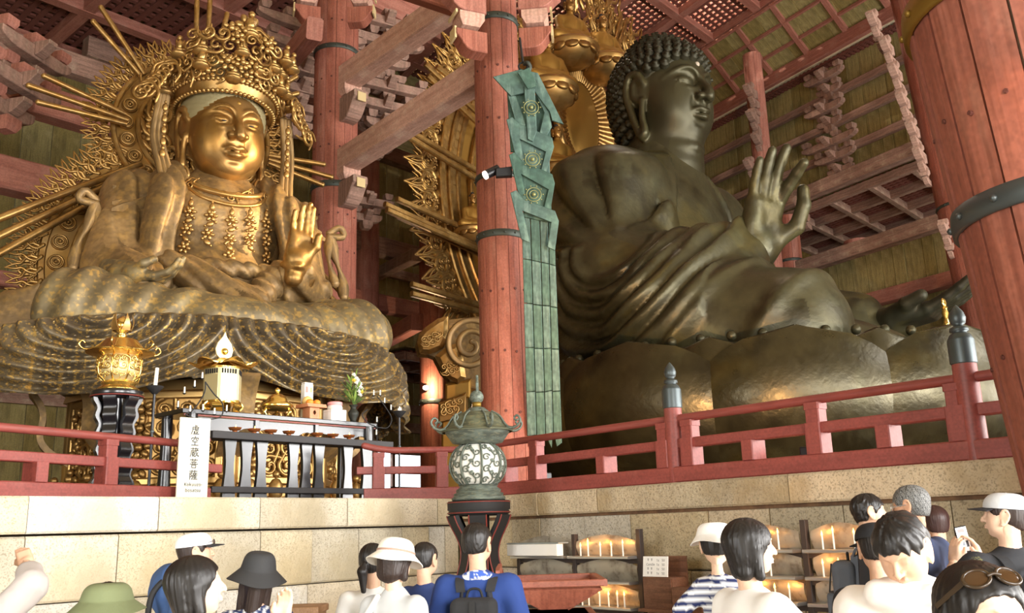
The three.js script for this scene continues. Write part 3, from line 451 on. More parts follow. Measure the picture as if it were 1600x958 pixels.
function railing(label, a, b, o = {}) { // a,b on the platform edge; o.posts: s values of full posts; o.struts: short struts
  const d = nrm(sub(b, a)), L = len(sub(b, a)), t = thing('railing', label, 'railing', [...mixv(a, b, .5)]), at = (s, y) => add(add(a, mul(d, s)), [0, y, 0]), n = cross(d, [0, 1, 0]);
  part(t, 'base_beam', [bar(at(0, .085), at(L, .085), .2, .17, .012)], M.railRed); part(t, 'middle_rail', [bar(at(o.e0 || 0, .42), at(L - (o.e1 || 0), .42), .12, .105, .01)], M.railRed);
  const rp = []; for (let i = 0; i <= 12; i++) { const s = L * i / 12; let y = .7; if (o.curl0) y += .07 * Math.pow(clamp(1 - s / .5), 2); if (o.curl1) y += .07 * Math.pow(clamp(1 - (L - s) / .5), 2); rp.push(at(s, y)); }
  part(t, 'handrail', [tubeG(rp, .046, 30, 10)], M.railRed);
  if (o.curl0 || o.curl1) { const f = o.curl0 ? 0 : 1; }
  for (const s of o.posts || []) { part(t, 'post', [bar(at(s, .17), at(s, .47), .17, .2, .01, n), bar(at(s, .47), at(s, .62), .15, .15, .01, n), bar(at(s, .6), at(s, .665), .17, .17, .015, n)], M.railRed); }
  for (const s of o.struts || []) part(t, 'strut', [bar(at(s, .17), at(s, .37), .14, .24, .01, n)], M.railRed);
  for (const s of o.main || []) { const m = part(t, 'newel_post', [rod(at(s, 0), at(s, .86), .105, .1, 18)], M.railRed); part(m, 'bronze_finial', [lathe([[0, .52], [.02, .5], [.055, .45], [.07, .4], [.06, .35], [.035, .33], [.075, .31], [.08, .28], [.055, .27], [.085, .25], [.1, .22], [.11, .2], [.11, 0], [.1, -.01]], 20, at(s, .83))], M.ironGrey); }
  return t;
}
{
  const s_ = (p, a) => len(sub(flat(p, HP), flat(a, HP)));
  const inn = add(mul(nl, -.16), [0, 0, 0]), inR = mul(nr_, -.16);
  const a0 = add(flat(KA, HP), inn), a1 = add([6.077,2.1,-10.549], inn); railing('dark red railing with curled end left of the name board', a0, add(a1, [0, 0, 0]), { posts: [s_([4.529,2.1,-10.478], KA), s_([2.621,2.1,-10.154], KA)], struts: [s_([3.52,2.1,-10.528], KA)], curl1: 1, e1: -.22 });
  const m0 = add([8.307,2.1,-10.187], inn), m1 = add(flat(KK, HP), add(inn, inR)); railing('short dark red railing between altar table and bronze lantern', m0, m1, { posts: [.2, len(sub(m1, m0)) - .25], curl0: 1, e0: -.1 });
  const r0 = add(m1, mul(dr, .22)), r1 = add(flat(KR, HP), inR), q = p => s_(p, KK) - .32;
  railing('long dark red railing before the bronze lotus pedestal', r0, r1, { posts: [.12, q([8.966,2.1,-7.632]), q([8.567,2.1,-5.474]), q([8.582,2.1,-5.113]), q([8.451,2.1,-3.561]), q([8.324,2.1,-2.193])], struts: [q([8.987,2.1,-8.22]), q([8.703,2.1,-6.41]), q([8.519,2.1,-4.313]), q([8.403,2.1,-2.847])], main: [q([8.626,2.1,-5.335]), q([8.303,2.1,-2.096])] });
}
{ const c = add([9.307,2.14,-8.223], [.35, .17, 0]), t = thing('loudspeaker', 'black loudspeaker box on platform beside the bronze lantern', 'speaker', [c[0], HP, c[2]]); part(t, 'cabinet', [box(c, [.2, .17, .22], .02)], M.black); part(t, 'grille', [box(add(c, [-.105, 0, 0]), [.012, .12, .17], .004)], M.blackMat); part(t, 'stand', [box(add(c, [0, -.145, 0]), [.16, .13, .18])], M.blackMat); }
{ // warm floodlight on the platform, turned to the lotus petals
  const c = add([8.806,2.14,-4.089], [.35, .17, 0]), t = thing('floodlight', 'black floodlight behind the long railing shining on the lotus petals', 'lamp', [c[0], HP, c[2]]); part(t, 'housing', [box(c, [.2, .17, .26], .02)], M.black); part(t, 'lens', [box(add(c, [.104, .01, 0]), [.01, .12, .2], .003)], S({ color: 0xffffff, emissive: 0xffd09a, emissiveIntensity: 4 })); part(t, 'bracket', [box(add(c, [0, -.145, 0]), [.1, .13, .2])], M.ironGrey);
  const l = new THREE.SpotLight(0xffc890, 620, 0, .6, .7, 2); l.position.set(.2, c[1] - HP + .02, 0); l.target.position.set(13, 3.2, -8); l.castShadow = true; l.shadow.radius = 4; t.add(l, l.target); }

// ------------------------------------------------------------ the great bronze buddha
const tBronze = rep(tex(640, (u, v) => { const a = pfbm(u, v, 5, 5, 61, 5), b = pfbm(u, v, 24, 24, 63, 3), c = pfbm(u, v, 4, 4, 66, 4), st = pfbm(u, v, 9, 9, 69, 4); let q = mix3(hx('#5e5a45'), hx('#474230'), smooth(.35, .65, a)); q = mix3(q, hx('#756a40'), .6 * smooth(.52, .7, c)); q = mix3(q, hx('#737560'), .4 * smooth(.58, .75, st)); const k = .88 + .24 * b; return [q[0] * k, q[1] * k, q[2] * k]; }), .16);
const rBronze = rep(tex(512, (u, v) => { const a = pfbm(u, v, 6, 6, 71, 4), b = pfbm(u, v, 40, 40, 72, 2); const k = .24 + .26 * a + .1 * b; return [k, k, k]; }, false), .2);
M.bronze = S({ map: tBronze, color: 0xc4c2b2, roughnessMap: rBronze, roughness: 1, metalness: .55, bumpMap: bumpRough, bumpScale: .006 });
M.bronzeDark = S({ map: tBronze, color: 0x98988e, roughness: .55, metalness: .5 });
M.bronzeWarm = S({ map: tBronze, color: 0xa8a08c, roughnessMap: rBronze, roughness: .75, metalness: .6, bumpMap: bumpRough, bumpScale: .006 });
// face primitives in head units (chin to crown about 1.05), facing +z
function facePrims(o = {}) {
  const fat = o.fat ?? 1, p = [ell([0, .13, -.07], [.36, .40, .45], .05), ell([0, -.1, .05], [.315, .38, .345], .12), ell([0, -.3, .13], [.2 * fat, .18, .2], .1), ell([.15, -.17, .16], [.16 * fat, .21, .17], .1), ell([-.15, -.17, .16], [.16 * fat, .21, .17], .1), ell([0, -.4, .235], [.1, .07, .085], .08)];
  for (const s of [-1, 1]) {
    p.push(ell([s * .13, .055, .4], [.11, .055, .06], .07, 's'));
    p.push(tubeS([[s * .026, .085, .392], [s * .065, .132, .392], [s * .13, .157, .372], [s * .21, .135, .31], [s * .29, .06, .2]], [.014, .02, .02, .018, .008], .025, 'u', 14));
    p.push(ell([s * .137, .035, .29], [.1, .055, .083], .015));
    p.push(tubeS([[s * .045, -.003, .352], [s * .1, .002, .384], [s * .16, .006, .372], [s * .235, .028, .305]], [.003, .011, .011, .004], .006, 's', 12));
    p.push(tubeS([[s * .05, -.02, .352], [s * .13, -.034, .365], [s * .22, -.008, .3]], [.006, .013, .006], .02));
  }
  p.push(tubeS([[0, .12, .365], [0, .03, .405], [0, -.07, .465], [0, -.115, .47]], [.03, .033, .046, .05], .035, 'u', 10));
  for (const s of [-1, 1]) p.push(ell([s * .062, -.115, .41], [.042, .036, .055], .025), ell([s * .035, -.148, .445], [.019, .012, .022], .008, 's'), ell([s * .1, -.165, .39], [.016, .05, .02], .04, 's'));
  p.push(tubeS([[-.118, -.243, .352], [-.05, -.222, .405], [0, -.233, .418], [.05, -.222, .405], [.118, -.243, .352]], [.01, .026, .022, .026, .01], .02, 'u', 12), tubeS([[-.1, -.262, .352], [0, -.29, .4], [.1, -.262, .352]], [.01, .034, .01], .02), tubeS([[-.125, -.247, .375], [-.05, -.247, .425], [0, -.254, .44], [.05, -.247, .425], [.125, -.247, .375]], .008, .008, 's', 12), ell([0, -.338, .385], [.075, .02, .045], .03, 's'), cap([0, -.165, .435], [0, -.2, .435], .011, .011, .02, 's'));
  if (o.ears !== 0) for (const s of [-1, 1]) { const e = o.ears || 1, x = s * .35; p.push(tubeS([[x, .06, .05], [x + s * .035, .16, .0], [x + s * .05, .16, -.08], [x + s * .05, .02, -.13], [x + s * .04, -.14 * e, -.09], [x + s * .03, -.3 * e, -.03], [x + s * .028, -.36 * e, .005], [x + s * .025, -.34 * e, .045], [x + s * .02, -.22 * e, .02], [x + s * .015, -.1, .03]], [.03, .034, .032, .032, .034, .034, .038, .034, .028, .03], .02, 'u', 22), tubeS([[x + s * .02, .08, .04], [x + s * .03, .1, -.04], [x + s * .03, -.04, -.06], [x + s * .015, -.1, .0]], .024, .02), ell([s * .335, .0, -.03], [.045, .14, .09], .04)); }
  return p;
}
// hand in its own units: origin at wrist, y to the fingertips, z out of the palm, x to the thumb side
function handPrims(f, thumb, o = {}) { // f: 4 fingers index..little [spread, curl1, curl2, curl3]
  const w = [.27, .1, -.08, -.25], L = [[.36, .26, .2], [.4, .28, .21], [.36, .26, .2], [.28, .2, .17]], p = [rbx([.01, .42, 0], [.36, .46, .15], .14, .12), ell([.2, .25, .1], [.2, .3, .14], .12), ell([-.2, .3, .08], [.16, .34, .12], .12), cap([0, -.5, 0], [0, .05, 0], .27, .25, .15)];
  f.forEach((q, i) => { let b = [w[i], .84 - Math.abs(i - 1) * .035, 0], a = 0; const r = [.105, .108, .102, .088][i]; const fp = []; for (let j = 0; j < 3; j++) { a += q[1 + j]; const l = L[i][j], e = [b[0] + Math.sin(q[0]) * l * Math.cos(a), b[1] + Math.cos(q[0]) * Math.cos(a) * l, b[2] + Math.sin(a) * l]; fp.push(cap(b, e, r * (1 - j * .08), r * (.92 - j * .1), j ? .03 : .06)); b = e; } p.push(...fp); });
  if (thumb) { const pts = thumb; for (let i = 0; i < pts.length - 1; i++) p.push(cap(pts[i], pts[i + 1], .14 - i * .015, .125 - i * .015, i ? .04 : .1)); }
  return p;
}
function frameM(o, ey, ez, s) { const y = nrm(ey); const x = nrm(cross(y, ez)); const z = cross(x, y); return new THREE.Matrix4().makeBasis(V3(mul(x, s)), V3(mul(y, s)), V3(mul(z, s))).setPosition(...o); }
const BO = [30.3, 0, -18.6];
const ridge = (t, p = .6) => Math.pow(.5 + .5 * Math.cos(t), p);
{
  const t = thing('great_buddha', 'colossal dark bronze seated buddha with raised right hand', 'statue', [BO[0], 6.2, BO[2]]);
  const mk = (prims, cell, opt, name, mat, parent = t) => part(parent, name, place(sdfMesh(prims, cell, opt), [0, -6.2, 0]), mat, true);
  // local coordinates: x to his left, z forward, y is world height
  const SH = [-3.35, 13.75, -.75], EL = [-4.55, 9.9, .2], WR = [-3.2, 10.35, 5.15];
  const body = [ell([0, 12.3, -.4], [3.7, 3.9, 2.55], .5), cap([-3.0, 13.9, -.75], [3.0, 13.9, -.75], 1.55, 1.55, 1.4), cap([0, 15.2, -.5], [0, 16.8, .1], 1.75, 1.45, .9), ell([0, 9.3, .3], [4.3, 3.0, 3.2], 1.5),
    cap(SH, EL, 1.8, 1.55, 1.0), cap(EL, [-3.5, 10.0, 4.6], 1.35, 1.05, .8), cap([-4.5, 8.6, 1.0], [-3.8, 9.0, 4.4], .8, .6, .8), cap([3.85, 14, -.7], [5.2, 10.0, .9], 1.85, 1.6, 1.2), cap([5.2, 10, .9], [5.3, 9.2, 5], 1.5, 1.1, .8),
    cap([-3.2, 7.9, -.6], [-5.3, 7.6, 3.5], 2.5, 2.3, 1.6), cap([-5.3, 7.6, 3.5], [-5.0, 7.1, 6.8], 2.2, 2.0, 1.0), cap([-4.6, 6.2, 6.6], [1.5, 6.0, 7.2], 1.4, 1.2, .7), cap([3.2, 7.9, -.6], [5.5, 7.4, 3.5], 2.5, 2.2, 1.6), cap([5.5, 7.4, 3.5], [5.6, 7.0, 7.4], 2, 1.35, 1.0), cap([5.0, 6.2, 7.0], [-1, 6.0, 7.2], 1.2, 1.2, .7),
    ell([0, 6.9, 2.9], [6.7, 1.6, 5.6], 1.0), cap([-4.7, 9.6, .6], [-4.6, 7.4, 1.2], 1.7, 2.2, 1.2), ell([-4.6, 9.0, 3.2], [.8, 1.4, 2.2], 1.0)];
  // hollow between the sleeve and the chest
  const disp = (x, y, z, d) => {
    let a = 0;
    if (y > 9 && y < 16 && z > -2.5) { const tt = (15.6 - y), xe = -1.35 - .62 * Math.sin(clamp(tt / 6.5) * 2.6) - .12 * tt, xl = 1.5 + .2 * tt; a += .2 * smooth(15.9, 15.5, y) * smooth(9, 10.6, y) * (smooth(xe + .07, xe - .07, x) + .8 * smooth(xl - .07, xl + .07, x)); }
    const near = smooth(-2.3, -2.9, x) * smooth(6.2, 7.2, y);
    if (near > 0) { // folds run around, and fan out from, the crook of the raised arm
      const dz = z - 1.5, dy = y - 10.75, rho = Math.hypot(dz, dy), th0 = Math.atan2(dy, dz), up = smooth(.35, .95, th0) * smooth(0, .4, dy), wob = fbm(z * .5, y * .5, x * .5, 2) - .5;
      const arcs = (1 - up) * smooth(.7, 1.6, rho) * smooth(5.6, 4.4, rho + Math.max(0, dz - 2.6) * .1) * smooth(15.5, 13, y) * (dz > 3.9 ? 0 : 1);
      a += near * arcs * .26 * ridge(rho * 10.2 + wob * 2.2, .75) * (.65 + .7 * vnoise(rho * 1.6, th0 * 2, 5));
      const rad = up * smooth(.6, 1.8, rho) * smooth(15.4, 14.6, y) * smooth(-2.2, -3.0, x);
      a += rad * clamp(.15 * rho, 0, .46) * ridge(th0 * 14 + rho * .35 + wob * 1.5, .45);
    }
    const th = smooth(-2.5, -4.2, x) * smooth(3.0, 4.4, z) * smooth(5.4, 6.2, y); // few folds over the knee
    if (th > 0) { const ph = (z * 1.1 - (y - 7.5) * .75) * 2.3 + .4; a += th * .18 * ridge(ph, 5); }
    const lap = smooth(6.2, 7.2, z) * smooth(-3.4, -2.6, x); if (lap > 0) a += lap * .12 * ridge(x * 3.4 + y * 1.5, .8);
    return d - a + .06;
  };
  mk(body, .088, { disp, pad: .4 }, 'robed_body', M.bronze);
  // sleeve cuff rings at the raised wrist
  // raised right hand
  const HM = frameM(WR, [0, 1, .33], [-.35, -.3, 1], 2.08);
  const rh = handPrims([[-.05, .5, .1, .05], [.02, .05, .1, .1], [-.03, .0, .08, .08], [-.12, .02, .1, .1]], [[.25, .2, .1], [.48, .52, .3], [.5, .88, .34], [.46, 1.12, .3]]);
  const arm = cap([-3.7, 10.0, 3.9], add(WR, [0, .1, .0]), .9, .7, .3);
  mk([...mapPrims(rh, HM), arm], .055, {}, 'raised_right_hand', M.bronze);
  // left hand resting palm up on the knee
  const LM = frameM([5.35, 8.95, 6.2], [.05, .16, 1], [0, 1, -.2], 2.1);
  mk([...mapPrims(handPrims([[.08, .25, .1, .1], [.0, .22, .1, .1], [-.04, .2, .1, .1], [-.1, .15, .1, .1]], [[-.2, .2, .1], [-.45, .5, .15], [-.5, .8, .2]].map(q => [-q[0], q[1], q[2]])), LM), cap([5.3, 9.3, 2.5], [5.35, 8.95, 6.3], .95, .62, .2)], .07, {}, 'resting_left_hand', M.bronzeDark);
  part(t, 'sleeve_cuff', place(tubeG(Array.from({ length: 20 }, (_, i) => [5.35 + Math.cos(i * .3142) * .98, 9.2 + Math.sin(i * .3142) * .98, 4.2]), .12, 40, 8, true), [0, -6.2, 0]), M.bronzeWarm, true);
  // head
  const hs = 4.55, hc = [0, 18.55, .35];
  const head = part(t, 'head', place(sdfMesh(facePrims({ ears: 1.18 }).concat([cap([0, -.3, -.02], [0, -.62, -.06], .3, .34, .08), tubeS([[-.3, -.5, .0], [0, -.53, .28], [.3, -.5, .0]], .035, .05)]), .0135, {}), [0, 0, 0], [0.02, 0, 0], hs), M.bronze, true); head.rotation.y = -.16;
  head.position.set(hc[0], hc[1] - 6.2, hc[2]); 
  part(head, 'forehead_jewel', [ball(mul([0, .215, .36], hs), .13)], S({ color: 0xa89a88, roughness: .55 }), true);
  // curls
  const cg = uvBox(lathe([[0, .1], [.045, .085], [.03, .06], [.085, .035], [.07, .01], [.1, -.03], [.09, -.08]], 9).scale(1, 1, 1)); const cl = []; let k = 0;
  const hairline = (az) => { const a = Math.abs(az); return a < 1.0 ? .26 - .02 * Math.cos(a * 3) - .14 * smooth(.35, 1.0, a) : a < 1.45 ? lerp(.13, .04, smooth(1, 1.45, a)) : a < 1.75 ? lerp(.1, -.5, smooth(1.45, 1.75, a)) : -.52; };
  const capP = [ell([0, .14, -.085], [.4, .44, .485], .02), ell([0, .52, -.1], [.18, .12, .18], .15), ell([0, -.15, -.2], [.345, .4, .31], .15)];
  const evalU = (q) => { let d = 1e3; for (const p of capP) { const e = p.d(...q), hh = Math.max(p.k - Math.abs(d - e), 0) / p.k; d = Math.min(d, e) - hh * hh * p.k * .25; } return d; };
  const surf = (az, el) => { const d = [Math.sin(az) * Math.cos(el), Math.sin(el), Math.cos(az) * Math.cos(el)]; let r = .2; for (let i = 0; i < 24; i++) { const e = evalU(add([0, .1, -.1], mul(d, r))); r -= e * .9; } return [add([0, .1, -.1], mul(d, r)), d]; };
  const surf0 = (az, el) => { const d = [Math.sin(az) * Math.cos(el), Math.sin(el), Math.cos(az) * Math.cos(el)]; const q = [.4, .44, .485]; const r = 1 / Math.hypot(d[0] / q[0], d[1] / q[1], d[2] / q[2]); let p = [d[0] * r, .13 + d[1] * r, -.07 + d[2] * r]; if (p[1] < -.05) { const f = lerp(1, .86, clamp((-.05 - p[1]) / .4)); p = [p[0] * f, p[1], p[2] * f]; } const u = Math.hypot(p[0], p[2] + .1) ; if (p[1] > .3) p[1] += .075 * Math.exp(-Math.pow(u / .2, 2)); return [p, d]; };
  for (let row = 0; row < 19; row++) { const el = 1.5 - row * .162; const n = Math.max(1, Math.round(2 * Math.PI * Math.cos(clamp(el, -1.2, 1.5)) * .44 / .075)); for (let i = 0; i < n; i++) { const az = (i + .5 * (row % 2)) / n * 2 * Math.PI - Math.PI; const [p, d] = surf(az, Math.max(el, -1.35)); if (p[1] < hairline(az) || p[1] < -.53) continue; if (Math.abs(p[0]) > .31 && p[2] > -.13 && p[2] < .1 && p[1] < .2 && p[1] > -.45) continue; cl.push([p, d]); } }
  cl.sort((a, b) => dot(b[1], [-.8, .1, .5]) - dot(a[1], [-.8, .1, .5])); const rest = [];
  cl.forEach(([p, d], i) => { const q = new THREE.Quaternion().setFromUnitVectors(new THREE.Vector3(0, 1, 0), V3(d)); if (i < 300) { const m = piece(head, 'hair_curl', cg, M.bronzeDark, mul(p, hs)); m.quaternion.copy(q); m.scale.setScalar(hs * .5); } else { const g = cg.clone(); g.applyMatrix4(new THREE.Matrix4().compose(V3(mul(p, hs)), q, new THREE.Vector3(hs * .5, hs * .5, hs * .5))); rest.push(g); } });
  if (rest.length) { const m = part(head, 'hair_curls_behind', rest, M.bronzeDark, true); m.userData.kind = 'stuff'; }
  part(head, 'hair_cap', place(sdfMesh([ell([0, .14, -.085], [.385, .425, .47], .02), ell([0, .5, -.1], [.18, .12, .18], .15), ell([0, -.15, -.2], [.33, .4, .3], .15), ell([0, -.2, .22], [.5, .42, .42], .05, 's'), ell([0, .1, .42], [.33, .17, .25], .05, 's')], .022), [0, 0, 0], [0, 0, 0], hs), M.bronzeDark, true);
}
// ---- lotus pedestal
{
  const c = [BO[0], 0, BO[2] + 3.0], t = thing('lotus_pedestal', 'huge bronze lotus pedestal with broad upturned petals', 'pedestal', [c[0], HP, c[2]]);
  const petal = (w, h, bulge, th) => shell((u, v) => { const a = (u - .5) * 2, tp = 1 - Math.pow(v, 3.2), ww = w * (.72 + .5 * Math.sin(v * 2.2)) * Math.sqrt(clamp(1 - Math.pow(v, 3.4))) + .02; const x = a * ww, hh = h * v - Math.pow(Math.abs(a), 2.4) * h * .05 * (1 - v); const z = bulge * Math.sin(Math.pow(v, .8) * 2.55) + v * .55 - Math.pow(a * ww / w, 2) * .75 + .1 * Math.pow(v, 6); return [x, hh, z]; }, 20, 16, th);
  const big = petal(2.6, 4.1, 1.5, .12), small = petal(1.6, 4.0, 1.3, .12), rim = petal(1.9, 1.7, .9, .1);
  const N = 14, y0 = 2.45; part(t, 'seat_drum', [lathe([[0, 6.7], [7.6, 6.7], [8.4, 6.5], [8.3, 5.4], [7.8, 3.2], [8.6, 2.7], [8.6, HP]], 48, [c[0], 0, c[2]])], M.bronzeDark);
  const faceA = Math.atan2(-.86, .51);
  for (let i = 0; i < N; i++) { const a = faceA + .06 + i / N * 6.2832, b = a + Math.PI / N, ctr = (q, r) => [Math.sin(q) * r, y0 - HP, Math.cos(q) * r]; piece(t, 'petal', big, M.bronzeWarm, ctr(a, 8.5), [0, a, 0]); piece(t, 'petal', small, M.bronzeWarm, ctr(b, 8.35), [0, b, 0]); piece(t, 'lower_petal', rim, M.bronzeDark, [Math.sin(b) * 8.9, 3.0 - HP, Math.cos(b) * 8.9], [Math.PI, b + Math.PI, 0]); }
  const kn = new THREE.SphereGeometry(.15, 8, 6); for (let i = 0; i < 60; i++) { const a = i / 60 * 6.283; piece(t, 'stamen_bead', kn, M.bronze, [Math.sin(a) * 8.15, 6.75 - HP, Math.cos(a) * 8.15]); }
}

// ------------------------------------------------------------ the golden bodhisattva
const goldCol = (dark, amt, seed) => rep(tex(512, (u, v) => { const a = pfbm(u, v, 6, 6, seed, 5), b = pfbm(u, v, 30, 30, seed + 3, 3), c = pfbm(u, v, 16, 16, seed + 5, 5); let q = mix3(hx('#b8935a'), hx('#977444'), smooth(.3, .7, a)); q = mix3(q, hx(dark), amt * smooth(.4, .68, c * .65 + b * .35)); const k = .85 + .3 * b; return [q[0] * k, q[1] * k, q[2] * k]; }), .35);
const tGold = goldCol('#7a5520', .5, 101), tGoldWorn = goldCol('#5e4c32', .85, 111), bumpGold = rep(tex(256, (u, v) => { const g = pfbm(u, v, 24, 24, 121, 3); return [g, g, g]; }, false), .6);
M.gold = S({ map: tGold, roughness: .38, metalness: .8 }); M.goldBright = S({ color: 0xb9955c, roughness: .36, metalness: .85 }); M.goldWorn = S({ map: rep(tex(512, (u, v) => { const a = pfbm(u, v, 5, 5, 161, 5), c = pfbm(u, v, 22, 22, 163, 4), f = pfbm(u, v, 40, 40, 166, 2); let q = mix3(hx('#a08257'), hx('#78603e'), smooth(.35, .65, a)); q = mix3(q, hx('#c49a50'), .35 * smooth(.45, .75, c)); const k = .88 + .24 * f; return [q[0] * k, q[1] * k, q[2] * k]; }), .35), roughness: .55, metalness: .45, bumpMap: bumpGold, bumpScale: .008 });
M.goldHalo = S({ map: goldCol('#8a6224', .6, 131), roughness: .4, metalness: .8 }); M.goldDull = S({ color: 0x9a7434, roughness: .5, metalness: .7 });
M.olive = S({ map: rep(tex(512, (u, v) => { const a = pfbm(u, v, 5, 5, 141, 5), c = pfbm(u, v, 40, 40, 143, 3), f = pfbm(u, v, 40, 40, 146, 2); let q = mix3(hx('#8b7a55'), hx('#6f6146'), smooth(.35, .65, a)); q = mix3(q, hx('#c79a48'), .5 * smooth(.52, .75, c)); const k = .9 + .2 * f; return [q[0] * k, q[1] * k, q[2] * k]; }), .35), roughness: .55, metalness: .4 });
M.lacquer = S({ map: rep(tex(512, (u, v) => { const a = pfbm(u, v, 5, 5, 151, 5), c = pfbm(u, v, 60, 60, 153, 3), f = pfbm(u, v, 40, 40, 156, 2); let q = mix3(hx('#5b4f3e'), hx('#7d7058'), smooth(.35, .65, a)); q = mix3(q, hx('#c9a04e'), .75 * smooth(.54, .72, c)); const k = .85 + .3 * f; return [q[0] * k, q[1] * k, q[2] * k]; }), .35), roughness: .42, metalness: .45 });
M.hairPale = S({ color: 0x8f835e, roughness: .7 });
const KO = [10.6, 0, -18.7], KTH = -.2915, KY = 5.7;
// scroll ornament: a flat spiral tube
function spiralPts(r, turns, n = 14, z = .03) { return Array.from({ length: n }, (_, i) => { const t = i / (n - 1), a = t * turns * 6.283, q = r * (1 - t * .85); return [Math.cos(a) * q, Math.sin(a) * q, z * t]; }); }
const ORN = {
  curl: merge([tubeG(spiralPts(.16, 1.4), t => .038 * (1 - t * .3), 16, 5), tubeG([[.16, 0, 0], [.2, -.12, 0], [.12, -.28, -.02]], t => .04 * (1 - .5 * t), 6, 5)]),
  flower: merge([ball([0, 0, .06], .06, 7, 5), ...Array.from({ length: 6 }, (_, i) => place(ball([.11, 0, 0], [.07, .05, .045], 6, 5), [0, 0, 0], [0, 0, i * 1.047]))]),
  figure: merge([ball([0, .1, 0], [.1, .13, .09], 7, 6), ball([0, .27, .02], .065, 7, 6), ball([0, -.05, .02], [.16, .07, .12], 8, 5), lathe([[0, -.1], [.17, -.1], [.19, -.15], [.1, -.22], [0, -.22]], 9)]),
  drop: merge([ball([0, 0, 0], [.07, .1, .05], 7, 6), ball([0, -.15, 0], .045, 6, 5), ball([0, .13, 0], .035, 6, 5)]),
};
const kt = thing('bodhisattva_statue', 'large golden seated bodhisattva with ornate crown at left', 'statue', [KO[0], KY, KO[2]], KTH);
{
  const mk = (prims, cell, opt, name, mat) => part(kt, name, place(sdfMesh(prims, cell, opt), [0, -KY, 0]), mat, true);
  const lo = (a) => [a[0], a[1] - KY, a[2]];
  const torso = [ell([0, 8.1, -.1], [1.45, 1.9, 1.1], .3), ell([0, 8.75, .1], [1.6, .95, 1.12], .4), cap([-1.6, 9.25, -.3], [1.6, 9.25, -.3], .6, .6, .5), cap([0, 9.4, -.1], [0, 10.3, .1], .58, .52, .3), ell([0, 7.0, .3], [1.5, 1.0, 1.25], .4), tubeS([[-.55, 9.75, .1], [0, 9.62, .62], [.55, 9.75, .1]], .07, .06), tubeS([[-.5, 9.95, .1], [0, 9.82, .62], [.5, 9.95, .1]], .06, .06)];
  mk(torso, .05, { disp: (x, y, z, d) => d + .02 * smooth(7.6, 7.4, y) * ridge(y * 14) }, 'torso', M.goldWorn);
  // shawl over shoulders and arms, in folds
  const shawl = [cap([-1.8, 9.2, -.3], [-2.2, 7.4, .45], .68, .6, .2), cap([-2.2, 7.4, .45], [-1.85, 6.85, 1.6], .56, .45, .2), cap([1.8, 9.2, -.3], [2.0, 7.2, .5], .62, .55, .2), cap([2.0, 7.2, .5], [1.35, 7.3, 1.75], .5, .36, .2), tubeS([[-1.1, 9.75, .1], [-1.3, 9.0, .95], [-1.45, 8.0, 1.05], [-1.35, 6.9, 1.25]], [.34, .36, .32, .26], .12), tubeS([[1.1, 9.75, .1], [1.25, 9.0, .95], [1.45, 8.0, 1.1], [1.2, 6.9, 1.4]], [.32, .34, .3, .26], .12)];
  mk(shawl, .045, { pad: .12, disp: (x, y, z, d) => d - .1 * ridge((Math.abs(x) * 1.1 + z * .8 + y * .25) * 13, .8) + .03 }, 'shawl', M.goldWorn);
  // crossed legs under a skirt
  const legs = [cap([-1.2, 6.2, -.2], [-2.9, 6.05, 1.7], .95, .8, .4), cap([-2.9, 6.0, 1.8], [.2, 5.9, 2.5], .74, .52, .4), cap([1.2, 6.2, -.2], [2.75, 6.0, 1.7], .95, .78, .4), cap([2.75, 5.95, 1.8], [-.6, 5.8, 2.45], .68, .5, .35), ell([0, 5.9, 1.2], [2.8, .5, 1.7], .4)];
  mk(legs, .055, { pad: .12, disp: (x, y, z, d) => d - .1 * ridge(Math.hypot(x + Math.sign(x) * -.2, (z - 2.6) * 1.2, (y - 5.2)) * 12, .9) * (.5 + .5 * smooth(.3, 1.2, Math.abs(x))) + .03 }, 'crossed_legs', M.olive);
  mk([tubeS([[-1.2, 7.3, 1.3], [-.5, 6.9, 1.75], [.1, 6.5, 2.2], [.3, 6.15, 2.7]], [.3, .3, .26, .2], .15), tubeS([[1.2, 7.4, 1.3], [.7, 6.9, 1.75], [.35, 6.4, 2.3]], [.3, .28, .2], .15), tubeS([[-1.3, 7.45, 1.1], [0, 7.3, 1.62], [1.3, 7.45, 1.1]], [.12, .14, .12], .1)], .045, { pad: .1, disp: (x, y, z, d) => d - .07 * ridge((x + y) * 16) }, 'sash', M.goldWorn);
  // hands
  mk([...mapPrims(handPrims([[-.08, .06, .1, .08], [.0, .0, .12, .1], [-.02, .0, .15, .1], [-.1, .05, .1, .1]], [[-.25, .2, .08], [-.45, .5, .2], [-.44, .8, .28]].map(q => [-q[0], q[1], q[2]])), frameM([1.272,7.533,2], [.12, 1, .08], [.05, .0, 1], .77).premultiply(new THREE.Matrix4())), cap([1.5, 7.3, 1.6], [1.272,7.533,2], .34, .24, .15), tubeS([[1.0, 7.45, 1.9], [1.26, 7.36, 2.22], [1.55, 7.45, 1.9]], .07, .05)], .024, {}, 'raised_left_hand', M.gold);
  mk([...mapPrims(handPrims([[-.05, .35, .4, .4], [.0, .4, .4, .4], [-.04, .5, .45, .4], [-.08, .6, .4, .4]], [[.25, .2, .1], [.42, .5, .3], [.3, .72, .45]]), frameM([-2.0, 6.85, 1.75], [.75, -.1, .62], [.1, 1, .1], .72)), cap([-2.2, 7.1, 1.0], [-1.95, 6.88, 1.85], .4, .25, .15)], .026, {}, 'resting_right_hand', M.olive);
  // head
  const hs = 2.5, head = part(kt, 'head', place(sdfMesh(facePrims({ ears: 1.1, fat: 1.08 }), .0125), [0, 0, 0], [.03, 0, 0], hs), M.gold, true); head.position.set(0, 10.97 - KY, .25); head.rotation.set(.1, .08, 0);
  part(head, 'forehead_jewel', [ball(mul([0, .2, .36], hs), .07)], M.goldDull, true);
